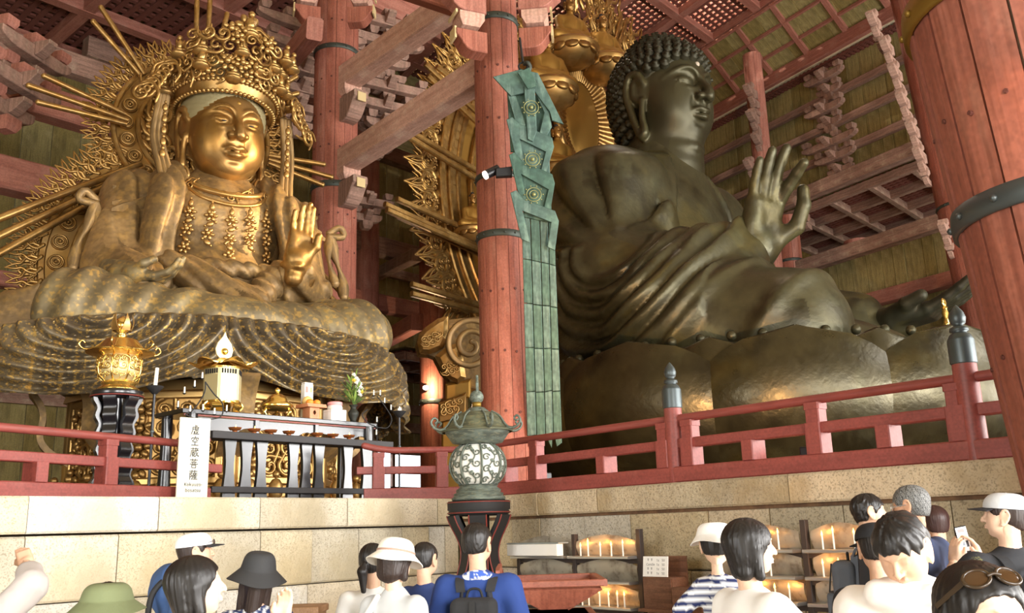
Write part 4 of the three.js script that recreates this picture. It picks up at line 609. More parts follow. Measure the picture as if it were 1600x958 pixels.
  for (const s of [-1, 1]) part(head, 'pupil', [place(ball([0, 0, 0], [.065, .018, .02], 8, 6), mul([s * .128, .004, .384], hs))], M.black, true);
  part(head, 'hair', place(sdfMesh([ell([0, .17, -.09], [.385, .41, .46], .03), cap([0, .3, -.1], [0, .62, -.1], .24, .2, .1), ell([0, -.06, .3], [.3, .33, .34], .03, 's'), ell([0, -.42, 0], [.6, .4, .6], .05, 's')], .014, { pad: .03, disp: (x, y, z, d) => d - .012 * ridge(Math.atan2(x, y - .1) * 46) }), [0, 0, 0], [0, 0, 0], hs), M.hairPale, true);
  for (const s of [-1, 1]) part(head, 'ear_ring', [place(new THREE.TorusGeometry(.24, .05, 8, 20), mul([s * .4, -.46, .0], hs), [0, .5 * s, 0])], M.gold, true);
  // crown
  const cr = part(kt, 'crown', [place(shell((u, v) => { const a = (u - .5) * 5.2, r = lerp(1.1, 1.2, v); return [Math.sin(a) * r, v * .28, Math.cos(a) * r * 1.12 - .12]; }, 48, 4, .07), [0, 0, 0])], M.gold, true); cr.position.set(0, 11.5 - KY, .25); cr.rotation.set(-.02, .08, -.05);
  for (let i = 0; i < 2; i++) part(cr, 'beaded_rim', Array.from({ length: 60 }, (_, k) => { const a = (k / 59 - .5) * 5.2, r = i ? 1.22 : 1.14; return ball([Math.sin(a) * r, i * .25, Math.cos(a) * r * 1.12 - .1], .05, 6, 5); }), M.goldBright, true).userData.kind = 'stuff';
  const r = rng(77); let n = 0;
  for (let row = 0; row < 8; row++) for (let k = -9; k <= 9; k++) {
    const a = k / 9 * 1.9 + (row % 2) * .1, peak = lerp(.5, 1.3, Math.pow(Math.max(0, Math.cos(a * .72)), 2)), y = .42 + row * .2; if (y > peak + .2) continue; const rr = 1.26 + .1 * Math.sin(row * 2) + row * .05 + .3 * smooth(.7, 1.9, Math.abs(a)) * (1 - Math.abs(a) / 2.6);
    const g = [ORN.curl, ORN.flower, ORN.curl, ORN.figure][Math.floor(r() * 4)]; piece(cr, g === ORN.figure ? 'crown_figure' : g === ORN.flower ? 'crown_flower' : 'crown_scroll', g, r() < .5 ? M.gold : M.goldBright, [Math.sin(a) * rr, y, Math.cos(a) * rr * 1.05 - .1 + (r() - .5) * .12], [0, a + (r() - .5) * .5, g === ORN.figure ? 0 : r() * 6], .9 + r() * .5); n++;
  }
  { const g = piece(cr, 'crown_figure', ORN.figure, M.gold, [0, 1.62, 1.3], [0, 0, 0], 1.4); piece(cr, 'crown_flower', ORN.flower, M.goldBright, [0, 1.72, 1.2], [0, 0, 0], 2.0); }
  for (const s of [-1, 1]) { for (let k = 0; k < 7; k++) piece(cr, 'crown_scroll', ORN.curl, M.gold, [s * (1.5 + k * .08), .5 - k * .12, .5 - k * .03], [0, s * .6, k * 1.3], 1.3); piece(cr, 'crown_flower', ORN.flower, M.goldBright, [s * 1.62, .35, .3], [0, s * .9, 0], 1.6);
    // ribbons falling from the crown to the shoulders
    for (let j = 0; j < 3; j++) part(kt, 'ribbon', [tubeG([[s * (1.35 + j * .08), 11.6, .35], [s * (1.42 + j * .09), 10.6, .35], [s * (1.28 + j * .1), 9.7, .7], [s * (1.2 + j * .11), 8.9, 1.1], [s * (1.5 + j * .12), 8.0, 1.2 - j * .1]].map(lo), .075, 30, 6)], M.goldWorn, true);
    part(kt, 'tassel_ornament', [...[0, 1, 2, 3, 4].map(k => place(ORN.drop.clone(), lo([s * 1.42, 11.2 - k * .28, .62]), [0, 0, 0], 1.0))], M.gold, true); }
  // necklace: collar with scrolls, then strings of pendants
  part(kt, 'necklace', [tubeG([[-1.0, 9.6, .55], [-.6, 9.25, 1.02], [0, 9.12, 1.2], [.6, 9.25, 1.02], [1.0, 9.6, .55]].map(lo), .07, 30, 7), tubeG([[-.95, 9.42, .72], [-.6, 9.02, 1.1], [0, 8.88, 1.24], [.6, 9.02, 1.1], [.95, 9.42, .72]].map(lo), .05, 30, 7)], M.gold, true).userData.label = 'scrolled golden collar';
  for (let k = -5; k <= 5; k++) piece(kt, 'necklace_scroll', ORN.curl, M.gold, lo([k * .17, 9.06 + Math.abs(k) * .055, 1.2 - Math.abs(k) * .065]), [0, k * .13, k * .9], .75);
  const cz = (x, y) => { const a = 1 - Math.pow(x / 1.45, 2); return Math.sqrt(Math.max(a, .1)) * (y > 8.2 ? 1.2 : 1.12) + .12; };
  for (let s = -2; s <= 2; s++) { const L = [6, 5, 8, 5, 6][s + 2]; for (let k = 0; k < L; k++) { const x = s * .42 + (s ? Math.sign(s) * k * .015 : 0), y = 8.68 - k * .2 + Math.abs(s) * .08; piece(kt, k % 2 ? 'pendant_flower' : 'pendant_bead', k % 2 ? ORN.flower : ORN.drop, k % 2 ? M.goldBright : M.gold, lo([x, y, cz(x, y)]), [0, x * .5, k], .85); } }
  // shoulder flares and ribbon knots
  for (const s of [-1, 1]) { for (let k = 0; k < 5; k++) part(kt, 'shoulder_flare', [shell((u, v) => { const q = (u - .5) * .55 * (1 - v * .85); return lo([s * (1.55 + v * .75 + k * .02), 9.45 - k * .16 + v * .25 * Math.sin(k * 1.3) + q * .7, -.25 + k * .22 + q * .5 + Math.sin(v * 5 + k) * .06]); }, 5, 8, .05)], M.goldWorn, true);
    const kx = s * 2.65; part(kt, 'ribbon_knot', [tubeG([[kx, 8.9, .2], [kx + s * .25, 9.05, .3], [kx + s * .35, 8.85, .3], [kx, 8.8, .25]].map(lo), .09, 16, 6), tubeG([[kx, 8.8, .25], [kx + s * .12, 8.3, .3], [kx + s * .3, 7.8, .3], [kx + s * .35, 7.3, .35]].map(lo), t => .1 + .05 * Math.sin(t * 9), 20, 6), tubeG([[kx, 8.8, .25], [kx - s * .05, 8.2, .35], [kx + s * .1, 7.6, .4]].map(lo), t => .09 + .04 * Math.sin(t * 8), 20, 6)], M.goldWorn, true); }
}
// ---- halo of the golden bodhisattva
const FLAME = merge([ // openwork flame tongue, about 1 high: two S-shaped strands around a teardrop opening, with inner curls
  tubeG([[-.22, 0, 0], [-.34, .24, .02], [-.24, .46, .05], [-.04, .62, .06], [-.02, .82, .05], [.12, 1.14, 0]], t => .085 * (1 - .72 * t) + .01, 18, 6),
  tubeG([[.22, 0, 0], [.34, .2, .02], [.26, .42, .05], [.14, .58, .06], [.16, .8, .05], [.12, 1.14, 0]], t => .08 * (1 - .72 * t) + .01, 18, 6),
  tubeG([[-.3, .22, 0], [-.46, .4, 0], [-.42, .62, 0], [-.5, .8, 0]], t => .06 * (1 - .8 * t) + .008, 10, 5), tubeG([[.3, .25, 0], [.44, .42, 0], [.4, .6, 0], [.46, .76, 0]], t => .055 * (1 - .8 * t) + .008, 10, 5),
  place(tubeG(spiralPts(.11, 1.3, 10), .035, 12, 5), [.08, .12, .04]), place(tubeG(spiralPts(.09, 1.3, 10), .03, 12, 5), [-.1, .3, .04], [0, 0, 2])]).scale(1, 1, .8);
function ringBand(r0, r1, th, n = 72, a0 = 0, a1 = 6.2832, sx = 1) { const s = new THREE.Shape(); for (let i = 0; i <= n; i++) { const a = lerp(a0, a1, i / n); s[i ? 'lineTo' : 'moveTo'](Math.cos(a) * r1 * sx, Math.sin(a) * r1); } for (let i = n; i >= 0; i--) { const a = lerp(a0, a1, i / n); s.lineTo(Math.cos(a) * r0 * sx, Math.sin(a) * r0); } s.closePath(); return new THREE.ExtrudeGeometry(s, { depth: th, bevelEnabled: true, bevelSize: .03, bevelThickness: .03, bevelSegments: 1, bevelOffset: -.03 }); }
const discGeo = merge([new THREE.CylinderGeometry(.19, .2, .06, 16).rotateX(Math.PI / 2), place(new THREE.TorusGeometry(.15, .03, 6, 16), [0, 0, .04]), place(new THREE.TorusGeometry(.07, .025, 6, 12), [0, 0, .05]), ball([0, 0, .05], .035, 6, 5)]);
{
  const t = thing('halo', 'golden openwork flame halo behind the crowned bodhisattva', 'halo', [KO[0], KY, KO[2]], KTH), Z = -1.9, lo = a => [a[0], a[1] - KY, a[2]];
  const hc = [-.3, 11.75], bc = [-.45, 8.0];
  const put = (g, x, y, z = Z) => place(g, lo([x, y, z]));
  part(t, 'head_disc', [put(new THREE.CylinderGeometry(1.95, 1.95, .1, 48).rotateX(Math.PI / 2), hc[0], hc[1], Z + .02)], M.goldHalo, true);
  part(t, 'body_disc', [put(new THREE.CylinderGeometry(3.15, 3.15, .1, 64).rotateX(Math.PI / 2), bc[0], bc[1], Z - .12)], M.goldHalo, true);
  for (const [r0, r1] of [[1.28, 1.4], [1.85, 1.97]]) part(t, 'halo_ring', [put(ringBand(r0, r1, .12), hc[0], hc[1], Z + .05)], M.gold, true);
  for (const [r0, r1] of [[2.35, 2.48], [2.95, 3.12]]) part(t, 'halo_ring', [put(ringBand(r0, r1, .12), bc[0], bc[1], Z - .1)], M.gold, true);
  for (let i = 0; i < 22; i++) { const a = i / 22 * 6.283; piece(t, 'halo_rosette', discGeo, M.gold, lo([hc[0] + Math.cos(a) * 1.62, hc[1] + Math.sin(a) * 1.62, Z + .12])); }
  for (let i = 0; i < 34; i++) { const a = i / 34 * 6.283; piece(t, 'halo_rosette', discGeo, M.gold, lo([bc[0] + Math.cos(a) * 2.72, bc[1] + Math.sin(a) * 2.72, Z - .02])); }
  for (let i = 0; i < 40; i++) { const a = i / 40 * 6.283; piece(t, 'halo_petal', ORN.drop, M.gold, lo([hc[0] + Math.cos(a) * 1.05, hc[1] + Math.sin(a) * 1.05, Z + .1]), [0, 0, a - 1.57], 1.6); }
  for (let i = 0; i < 14; i++) { const a = i / 14 * 6.283; piece(t, 'halo_scroll', ORN.curl, M.gold, lo([hc[0] + Math.cos(a) * .9, hc[1] + Math.sin(a) * .9, Z + .12]), [0, 0, a], 2.1); }
  const fl = (c, R, n, a0, a1) => { for (let i = 0; i < n; i++) for (const [dr_, sc, ln, ph, dz] of [[-.04, .6, .35, 0, .04], [.1, .52, -.3, .5, 0]]) { const a = lerp(a0, a1, (i + ph) / n); piece(t, 'flame_scroll', FLAME, M.goldHalo, lo([c[0] + Math.cos(a) * (R + dr_), c[1] + Math.sin(a) * (R + dr_), Z + dz]), [0, 0, a - Math.PI / 2 + ln], sc); } };
  fl(hc, 1.98, 30, -.6, Math.PI + .6); fl(bc, 3.12, 22, 2.05, 4.1); fl(bc, 3.12, 20, -.9, 1.05);
  // rays
  const ray = (p, q, r = .062) => part(t, 'halo_ray', [rod(p, q, r, r * 1.15, 8), ball(q, r * 1.15, 8, 6)].map(g => g.translate(0, -KY, 0)), M.gold, true);
  for (const [p, q] of [[[-1.666,12.956,-1.6], [-2.864,14.08,-1.5]], [[-1.595,13.026,-1.6], [-2.72,14.51,-1.5]], [[-1.951,11.808,-1.5], [-3.824,12.238,-1.2]], [[-1.913,11.663,-1.5], [-4.116,11.924,-1.2]], [[-1.935,11.557,-1.5], [-3.888,11.558,-1.2]], [[-0.41,14.234,-1.6], [-0.436,15.403,-1.6]], [[-0.112,14.463,-1.6], [-0.11,15.825,-1.6]], [[0.204,14.418,-1.6], [0.351,15.273,-1.6]], [[1.659,13.357,-1.6], [2.281,13.907,-1.6]], [[1.719,13.108,-1.6], [2.33,13.42,-1.6]], [[1.544,11.37,-1.4], [2.975,11.314,-1.2]], [[1.547,11.263,-1.4], [3.196,10.987,-1.2]], [[1.551,11.156,-1.4], [2.951,10.725,-1.2]], [[2.531,8.476,-0.9], [3.443,7.466,-0.5]], [[2.402,8.256,-0.9], [3.449,7.048,-0.5]], [[2.413,7.802,-0.9], [2.992,7.038,-0.5]]]) ray(p, q);
  for (const [p, q] of [[[-1.551,10.591,-1.5], [-5.084,8.041,-0.6]], [[-1.457,10.492,-1.5], [-5.041,7.598,-0.6]], [[-1.349,10.428,-1.5], [-4.999,7.159,-0.6]]]) ray(p, q, .08);
}
// ---- pedestal with hanging drapery
{
  const t = thing('draped_pedestal', 'tall carved gilded pedestal with dark swagged drapery', 'pedestal', [KO[0], HP, KO[2]], KTH), lo = a => [a[0], a[1] - HP, a[2]];
  // drapery
  const path = new THREE.CatmullRomCurve3([[-4.15, 5.5, .6], [-4.25, 5.5, 2.0], [-3.9, 5.55, 2.9], [-2.5, 5.75, 3.2], [-1.1, 5.85, 3.3], [.5, 5.85, 3.25], [1.9, 5.8, 3.05], [3.0, 5.65, 2.6], [3.7, 5.4, 1.7], [4.1, 5.3, .2], [4.1, 5.2, -1.2]].map(V3)), q = new THREE.Vector3(), d = new THREE.Vector3();
  const swags = [[.0, .1], [.1, .43], [.43, .75], [.75, .93], [.93, 1.01]];
  const f = (u, v) => {
    path.getPointAt(u, q); path.getTangentAt(u, d); const n = nrm([-d.z, 0, d.x]); const sw = swags.find(s => u <= s[1] + 1e-6) || swags[4], s = ((u - sw[0]) / (sw[1] - sw[0]) - .5) * 2, par = 1 - s * s, big = sw[1] - sw[0] > .25;
    const H = 1.0 + .5 * par * (big ? 1 : .8) + .28 * Math.pow(Math.abs(s), 8), dep = v * H; const tt = dep / (.3 + 1.2 * par + .25 * Math.pow(Math.abs(s), 6)); const rho = Math.hypot(s * .98, dep / 1.42), fo = ridge(rho * 6.283 * (big ? 7.5 : 4), .65) * .17 * smooth(.02, .12, rho) * smooth(0, .05, v); const pl = .17 * ridge(s * 26, .8) * smooth(.85, 1, Math.abs(s)) * smooth(.02, .3, v);
    const out = fo + pl + .1 * Math.sin(v * 2.6) + .18 * par * v + .1 * v * Math.sin(s * 9 + v * 2); const back = v < .04 ? -(1 - v / .04) * .35 : 0;
    return lo([q.x - n[0] * -(out + back), q.y - dep + (v < .04 ? .03 : 0), q.z - n[2] * -(out + back)]);
  };
  const cloth = part(t, 'drapery', [shell((u, v) => f(u, 1 - v), 420, 70, .05)], M.lacquer, true);
  part(t, 'seat_slab', [place(lathe([[0, 5.72], [3.3, 5.72], [3.75, 5.5], [3.6, 5.0], [2.9, 4.6], [2.6, 4.5]], 40), [0, -HP, .25], [0, 0, 0], [1, 1, .8])], M.olive, true);
  // octagonal carved drum
  const N = 8; for (let i = 0; i < N; i++) {
    const a = i / N * 6.283 + .3, R = 2.45, c = [Math.sin(a) * R, 0, Math.cos(a) * R + .3]; const g = part(t, 'drum_panel', [place(new RoundedBoxGeometry(2.0, 1.9, .22, 1, .03), [c[0], 3.55 - HP, c[2]], [0, a, 0])], M.gold, true); g.position.set(0, 0, 0);
    const fr = []; for (const [x, y, w, h] of [[0, .82, 1.9, .16], [0, -.82, 1.9, .16], [-.87, 0, .16, 1.7], [.87, 0, .16, 1.7]]) fr.push(place(new RoundedBoxGeometry(w, h, .14, 1, .04).translate(x, y, .14), [c[0], 3.55 - HP, c[2]], [0, a, 0])); part(g, 'panel_frame', fr, M.goldBright, true);
    const rr = rng(40 + i); for (let k = 0; k < 16; k++) { const m = piece(g, 'carved_scroll', k % 4 ? ORN.curl : ORN.flower, M.gold, [c[0] + Math.cos(a) * ((k % 4) - 1.5) * .42 + Math.sin(a) * .14, 3.55 - HP + (Math.floor(k / 4) - 1.5) * .36, c[2] - Math.sin(a) * ((k % 4) - 1.5) * .42 + Math.cos(a) * .14], [0, a, k * 1.1], 1.35); }
    const ac = a + Math.PI / N; part(t, 'corner_post', [rod([Math.sin(ac) * 2.72, 2.5 - HP, Math.cos(ac) * 2.72 + .3], [Math.sin(ac) * 2.72, 4.6 - HP, Math.cos(ac) * 2.72 + .3], .16, .16, 12)], M.goldBright, true);
    // flaring scroll bracket below the seat at each corner
    part(t, 'scroll_bracket', [shell((u, v) => { const rr2 = 2.7 + .95 * Math.sin(v * 1.5) + .2 * Math.sin(v * 6), y = 3.1 + v * 1.5, w = (u - .5) * (.5 + .25 * v); return [Math.sin(ac) * rr2 + Math.cos(ac) * w, y - HP, Math.cos(ac) * rr2 - Math.sin(ac) * w + .3]; }, 6, 18, .12)], M.goldWorn, true);
  }
  for (const [r, y, h] of [[2.95, 2.5, .22], [3.3, 2.3, .22], [3.6, 2.12, .25], [2.9, 4.55, .2]]) part(t, 'moulding', [place(new THREE.CylinderGeometry(r, r + .05, h, 8).rotateY(.3 + Math.PI / 8).translate(0, y - HP, .3), [0, 0, 0])], M.goldBright, true);
  for (let i = 0; i < 40; i++) { const a = i / 40 * 6.283; piece(t, 'frieze_petal', ORN.drop, M.gold, [Math.sin(a) * 3.25, 2.52 - HP, Math.cos(a) * 3.25 + .3], [0, a, 0], 2.2); }
  // rounded back petal beside the knee
  part(t, 'back_petal', [shell((u, v) => { const a = (u - .5) * 2, w = 1.0 * Math.sqrt(Math.max(0, 1 - Math.pow(v, 4))) + .02; return lo([-3.6 + a * w, 5.4 + v * 1.5, .2 - a * a * .3 + v * .1]); }, 14, 10, .1)], M.goldWorn, true);
}

// ------------------------------------------------------------ gilded halo behind the great buddha
{
  const Z = BO[2] - 6.0, c = [BO[0] - .4, 15.2], t = thing('great_halo', 'towering gilded halo with small seated buddhas behind the bronze buddha', 'halo', [c[0], HP, Z]), lo = p => sub(p, [c[0], HP, Z]);
  const eL = [21.814,13.669,-24.6], RX = c[0] - eL[0] - .9, RY = RX * 1.2;
  const el = (k, a) => [c[0] + Math.cos(a) * RX * k, c[1] + Math.sin(a) * RY * k, Z];
  const band = (k0, k1, th, z) => { const s = new THREE.Shape(), n = 80; for (let i = 0; i <= n; i++) { const a = i / n * 6.2832; s[i ? 'lineTo' : 'moveTo'](Math.cos(a) * RX * k1, Math.sin(a) * RY * k1); } const h = new THREE.Path(); for (let i = 0; i <= n; i++) { const a = -i / n * 6.2832; h[i ? 'lineTo' : 'moveTo'](Math.cos(a) * RX * k0, Math.sin(a) * RY * k0); } s.holes.push(h); return new THREE.ExtrudeGeometry(s, { depth: th, bevelEnabled: true, bevelSize: .05, bevelThickness: .05, bevelSegments: 1 }).translate(0, c[1] - HP, z); };
  part(t, 'back_board', [band(.02, .8, .15, -.2)], M.goldDull, true);
  for (const [a, b] of [[.78, .8], [.84, .86], [.9, .925], [.68, .69]]) part(t, 'halo_ring', [band(a, b, .16, .05)], M.gold, true); part(t, 'halo_field', [band(.8, .92, .1, -.05)], M.goldHalo, true);
  for (let i = 0; i < 110; i++) { const a = i / 110 * 6.283, p = el(.82, a); piece(t, 'halo_panel', (ORN.tile ??= uvBox(new RoundedBoxGeometry(.55, .6, .12, 1, .04))), M.goldHalo, lo([p[0], p[1], Z + .12]), [0, 0, a - 1.57]); }
  for (let i = 0; i < 64; i++) { const a = i / 64 * 6.283; for (const [k, sc, tw] of [[.93, 2.1, .25], [.965, 1.7, -.35], [.9, 1.8, -.1], [.99, 1.3, .5]]) { const p = el(k, a + k * 3); piece(t, 'flame_scroll', FLAME, M.goldHalo, lo([p[0], p[1], Z + (k - .9) * 1.5]), [0, 0, a + k * 3 - 1.57 + tw], sc * .72); } }
  // fluted oval mandorla behind the head
  const oc = [31.904,20.092,-24], orx = 1.3, ory = 2.1; part(t, 'oval_shrine', [place(new THREE.SphereGeometry(1, 40, 24), lo(oc), [0, 0, 0], [orx, ory, .5])], M.goldDull, true);
  for (let i = 0; i < 64; i++) { const a = i / 64 * 6.283; part(t, 'oval_flute', [rod(lo([oc[0] + Math.cos(a) * orx * .98, oc[1] + Math.sin(a) * ory * .98, oc[2] + .1]), lo([oc[0] + Math.cos(a) * (orx + .75), oc[1] + Math.sin(a) * (ory + .75), oc[2] + .35]), .1, .16, 6)], M.gold, true); }
  part(t, 'oval_rim', [tubeG(Array.from({ length: 40 }, (_, i) => lo([oc[0] + Math.cos(i * .157) * (orx + .8), oc[1] + Math.sin(i * .157) * (ory + .8), oc[2] + .3])), .2, 80, 8, true)], M.gold, true);
  // rays
  const ray = (p, q, r = .105) => part(t, 'halo_ray', [bar(lo(p), lo(q), r * 1.7, r * 2, .04)], M.gold, true);
  for (const [a, b] of [[[21.918,19.242,-23.8], [25.302,17.935,-23.8]], [[22.339,19.215,-23.6], [25.486,18.326,-23.6]], [[22.14,18.873,-23.9], [25.393,17.543,-23.9]], [[20.927,15.968,-23.8], [25.208,15.119,-23.8]], [[21.294,16.304,-24], [25.433,15.623,-24]], [[19.593,12.818,-23.4], [24.694,12.178,-23.4]], [[20.493,13.345,-23.8], [25.134,12.891,-23.8]], [[19.512,12.533,-23.2], [24.479,11.984,-23.2]], [[20.321,12.62,-23.6], [24.896,12.005,-23.6]], [[20.827,10.148,-23.4], [24.619,9.919,-23.4]], [[20.647,9.73,-23.2], [24.4,9.599,-23.2]], [[34.801,24.663,-24], [35.882,27.281,-24]], [[35.212,24.966,-24], [36.411,27.432,-24]], [[31.688,25.764,-24], [31.921,27.61,-24]], [[31.995,25.897,-24], [32.286,27.78,-24]]]) ray(a, b);
  part(t, 'halo_stem', [bar([0, 0, -.6], [0, c[1] - HP - RY * .85, -.6], 5.5, .8, .1, [0, 0, 1])], M.goldDull, true);
  for (const [p] of [[[33.784,26.8,-24.3]], [[34.833,26.524,-24.3]], [[35.877,25.857,-24.3]], [[33.934,25.433,-24.3]], [[33.315,27.493,-24.3]], [[36.688,25.441,-24.3]]]) for (let k = 0; k < 3; k++) piece(t, 'flame_scroll', FLAME, M.goldHalo, lo(add(p, [k * .4 - .4, k * .3, k * .1])), [0, 0, .2 - k * .3], 1.5);
  // small seated buddhas on lotus seats
  const seat = lathe([[0, .5], [1.15, .5], [1.3, .3], [1.0, -.25], [.55, -.5], [0, -.55]], 22), petals = uvBox(new THREE.SphereGeometry(.36, 8, 6).scale(1, .9, .45)), fig = sdfMesh([ell([0, 1.35, 0], [.55, .75, .42], .1), cap([-.5, 1.75, 0], [.5, 1.75, 0], .22, .22, .15), cap([-.62, 1.7, 0], [-.72, 1.05, .25], .2, .18, .1), cap([-.72, 1.05, .25], [-.1, .95, .5], .17, .13, .1), cap([.62, 1.7, 0], [.72, 1.05, .25], .2, .18, .1), cap([.72, 1.05, .25], [.1, .95, .5], .17, .13, .1), cap([-.3, .72, 0], [-.95, .7, .35], .3, .24, .15), cap([-.95, .7, .35], [.2, .66, .6], .22, .2, .15), cap([.3, .72, 0], [.95, .7, .35], .3, .24, .15), cap([.95, .7, .35], [-.2, .66, .55], .22, .2, .15), cap([0, 1.9, 0], [0, 2.2, .02], .17, .16, .1)], .06);
  const hd = place(sdfMesh(facePrims({ ears: 1.1 }), .03), [0, 2.55, .04], [0, 0, 0], .72), hr = merge([place(new THREE.SphereGeometry(.285, 12, 8, 0, 6.3, 0, 1.7), [0, 2.66, -.03], [-.25, 0, 0]), ball([0, 2.96, -.05], .12, 8, 6)]);
  const pos = [[30.204,22.479,-23], [32.743,22.662,-23], [27.966,19.523,-22.6], [28.376,15.969,-22.6], [24.206,12.691,-23.6]], labs = 0;
  pos.forEach((p, i) => { const s = i > 3 ? .6 : i === 3 ? .8 : 1.0; const b = thing('small_buddha', ['small gilded buddha seated on lotus, topmost beside the bronze curls', 'small gilded buddha seated on lotus nearest the bronze curls', 'small gilded lotus buddha half hidden by the middle pillar bracket', 'small gilded buddha between the green banner and bronze shoulder', 'small gilded buddha peeking out just left of middle pillar'][i], 'figurine', p, 0, 'small buddhas on the great halo'); b.rotation.y = -.35; b.scale.setScalar(s); piece(b, 'lotus_seat', seat, M.gold); for (let k = 0; k < 12; k++) { const a = k / 12 * 6.283; piece(b, 'lotus_petal', petals, M.gold, [Math.sin(a) * 1.08, .12, Math.cos(a) * 1.08], [-.5, a, 0]); } piece(b, 'figure', fig, M.goldDull); piece(b, 'face', hd, M.gold); piece(b, 'hair', hr, M.blackMat); });
}
// ---- gilded scroll pedestal seen left of the middle pillar
{
  const d = 24.6, t = thing('scroll_pedestal', 'gilded scroll-shaped pedestal end left of the middle pillar', 'pedestal', [...[17.644,2.657,-17.88]].map((v, i) => i === 1 ? HP : v));
  const F = (px, py) => 0; const prof = [[16.308,6.987,-17.791], [16.501,7.21,-17.493], [16.728,7.3,-17.208], [17.463,7.366,-16.365], [17.932,4.796,-16.779], [17.632,5.306,-16.927], [17.213,5.49,-17.327], [17,5.599,-17.525], [16.813,5.839,-17.646], [16.61,6.245,-17.724], [16.51,6.299,-17.816], [16.322,6.324,-18.016], [16.231,6.61,-18.014], [16.231,6.825,-17.936]];
  const back = nrm([.55, 0, -.75]), n = nrm([-.55, 0, .75]);
  part(t, 'scroll_body', [plate(prof.map(p => add(p, mul(back, .6))), 1.4, .1, [], n)], M.goldWorn);
  part(t, 'scroll_roll', [plate([[16.241,6.965,-17.718], [16.434,7.188,-17.422], [16.608,7.246,-17.208], [16.704,6.648,-17.319], [16.651,6.403,-17.466], [16.443,6.28,-17.744], [16.256,6.305,-17.943], [16.165,6.589,-17.941], [16.165,6.804,-17.863]], .5, .12, [], n)], M.gold);
  part(t, 'lower_roll', [plate([[16.408,6.189,-17.508], [16.594,6.443,-17.208], [16.766,6.5,-16.995], [16.92,6.101,-16.969], [17.045,5.605,-17.01], [16.934,5.446,-17.191], [16.731,5.586,-17.367], [16.546,5.889,-17.463]], .45, .12, [], n)], M.gold);
  part(t, 'neck_block', [plate([[16.844,5.488,-17.586], [17.276,5.568,-17.074], [17.351,5.103,-17.161], [16.913,5.056,-17.666]], 1, .05, [], n)], M.goldDull); part(t, 'carved_panel', [plate([[16.591,4.954,-17.599], [17.038,5.195,-17.014], [17.138,4.572,-17.129], [16.675,4.43,-17.697]], 1.2, .05, [], n)], M.gold);
  part(t, 'foot', [plate([[17.059,4.602,-17.977], [17.831,4.817,-17.038], [18.456,1.631,-17.502], [17.528,1.672,-18.522]], 1.5, .05, [], n)], M.goldDull);
  const q = rng(9); for (const [x0, y0, x1, y1, dd] of [[660, 522, 690, 538, 24.3], [690, 566, 716, 588, 24.1], [692, 632, 722, 648, 24.0]]) { }
  for (const p of [[16.148,6.609,-17.644], [16.231,6.655,-17.535], [16.312,6.717,-17.422], [16.395,6.762,-17.313], [16.209,6.509,-17.613], [16.304,6.554,-17.491], [16.385,6.615,-17.378], [16.478,5.851,-17.244], [16.563,5.88,-17.139], [16.649,5.908,-17.033], [16.544,5.718,-17.219], [16.629,5.747,-17.113], [16.712,5.792,-17.005], [16.549,4.826,-17.385], [16.631,4.871,-17.277], [16.725,4.915,-17.157], [16.818,4.959,-17.036], [16.595,4.679,-17.388], [16.688,4.723,-17.267], [16.782,4.767,-17.147]]) { const m = piece(t, 'carved_scroll', ORN.curl, M.goldBright, sub(p, [t.position.x, t.position.y, t.position.z]), [0, -.7, q() * 6], .55); }
  part(t, 'carved_volute', [tubeG(spiralPts(.75, 2.2, 22, .1).map(a => add([16.853,6.386,-16.631], [a[0] * .75, a[1], a[0] * .6])), .08, 50, 6)], M.goldWorn);
}
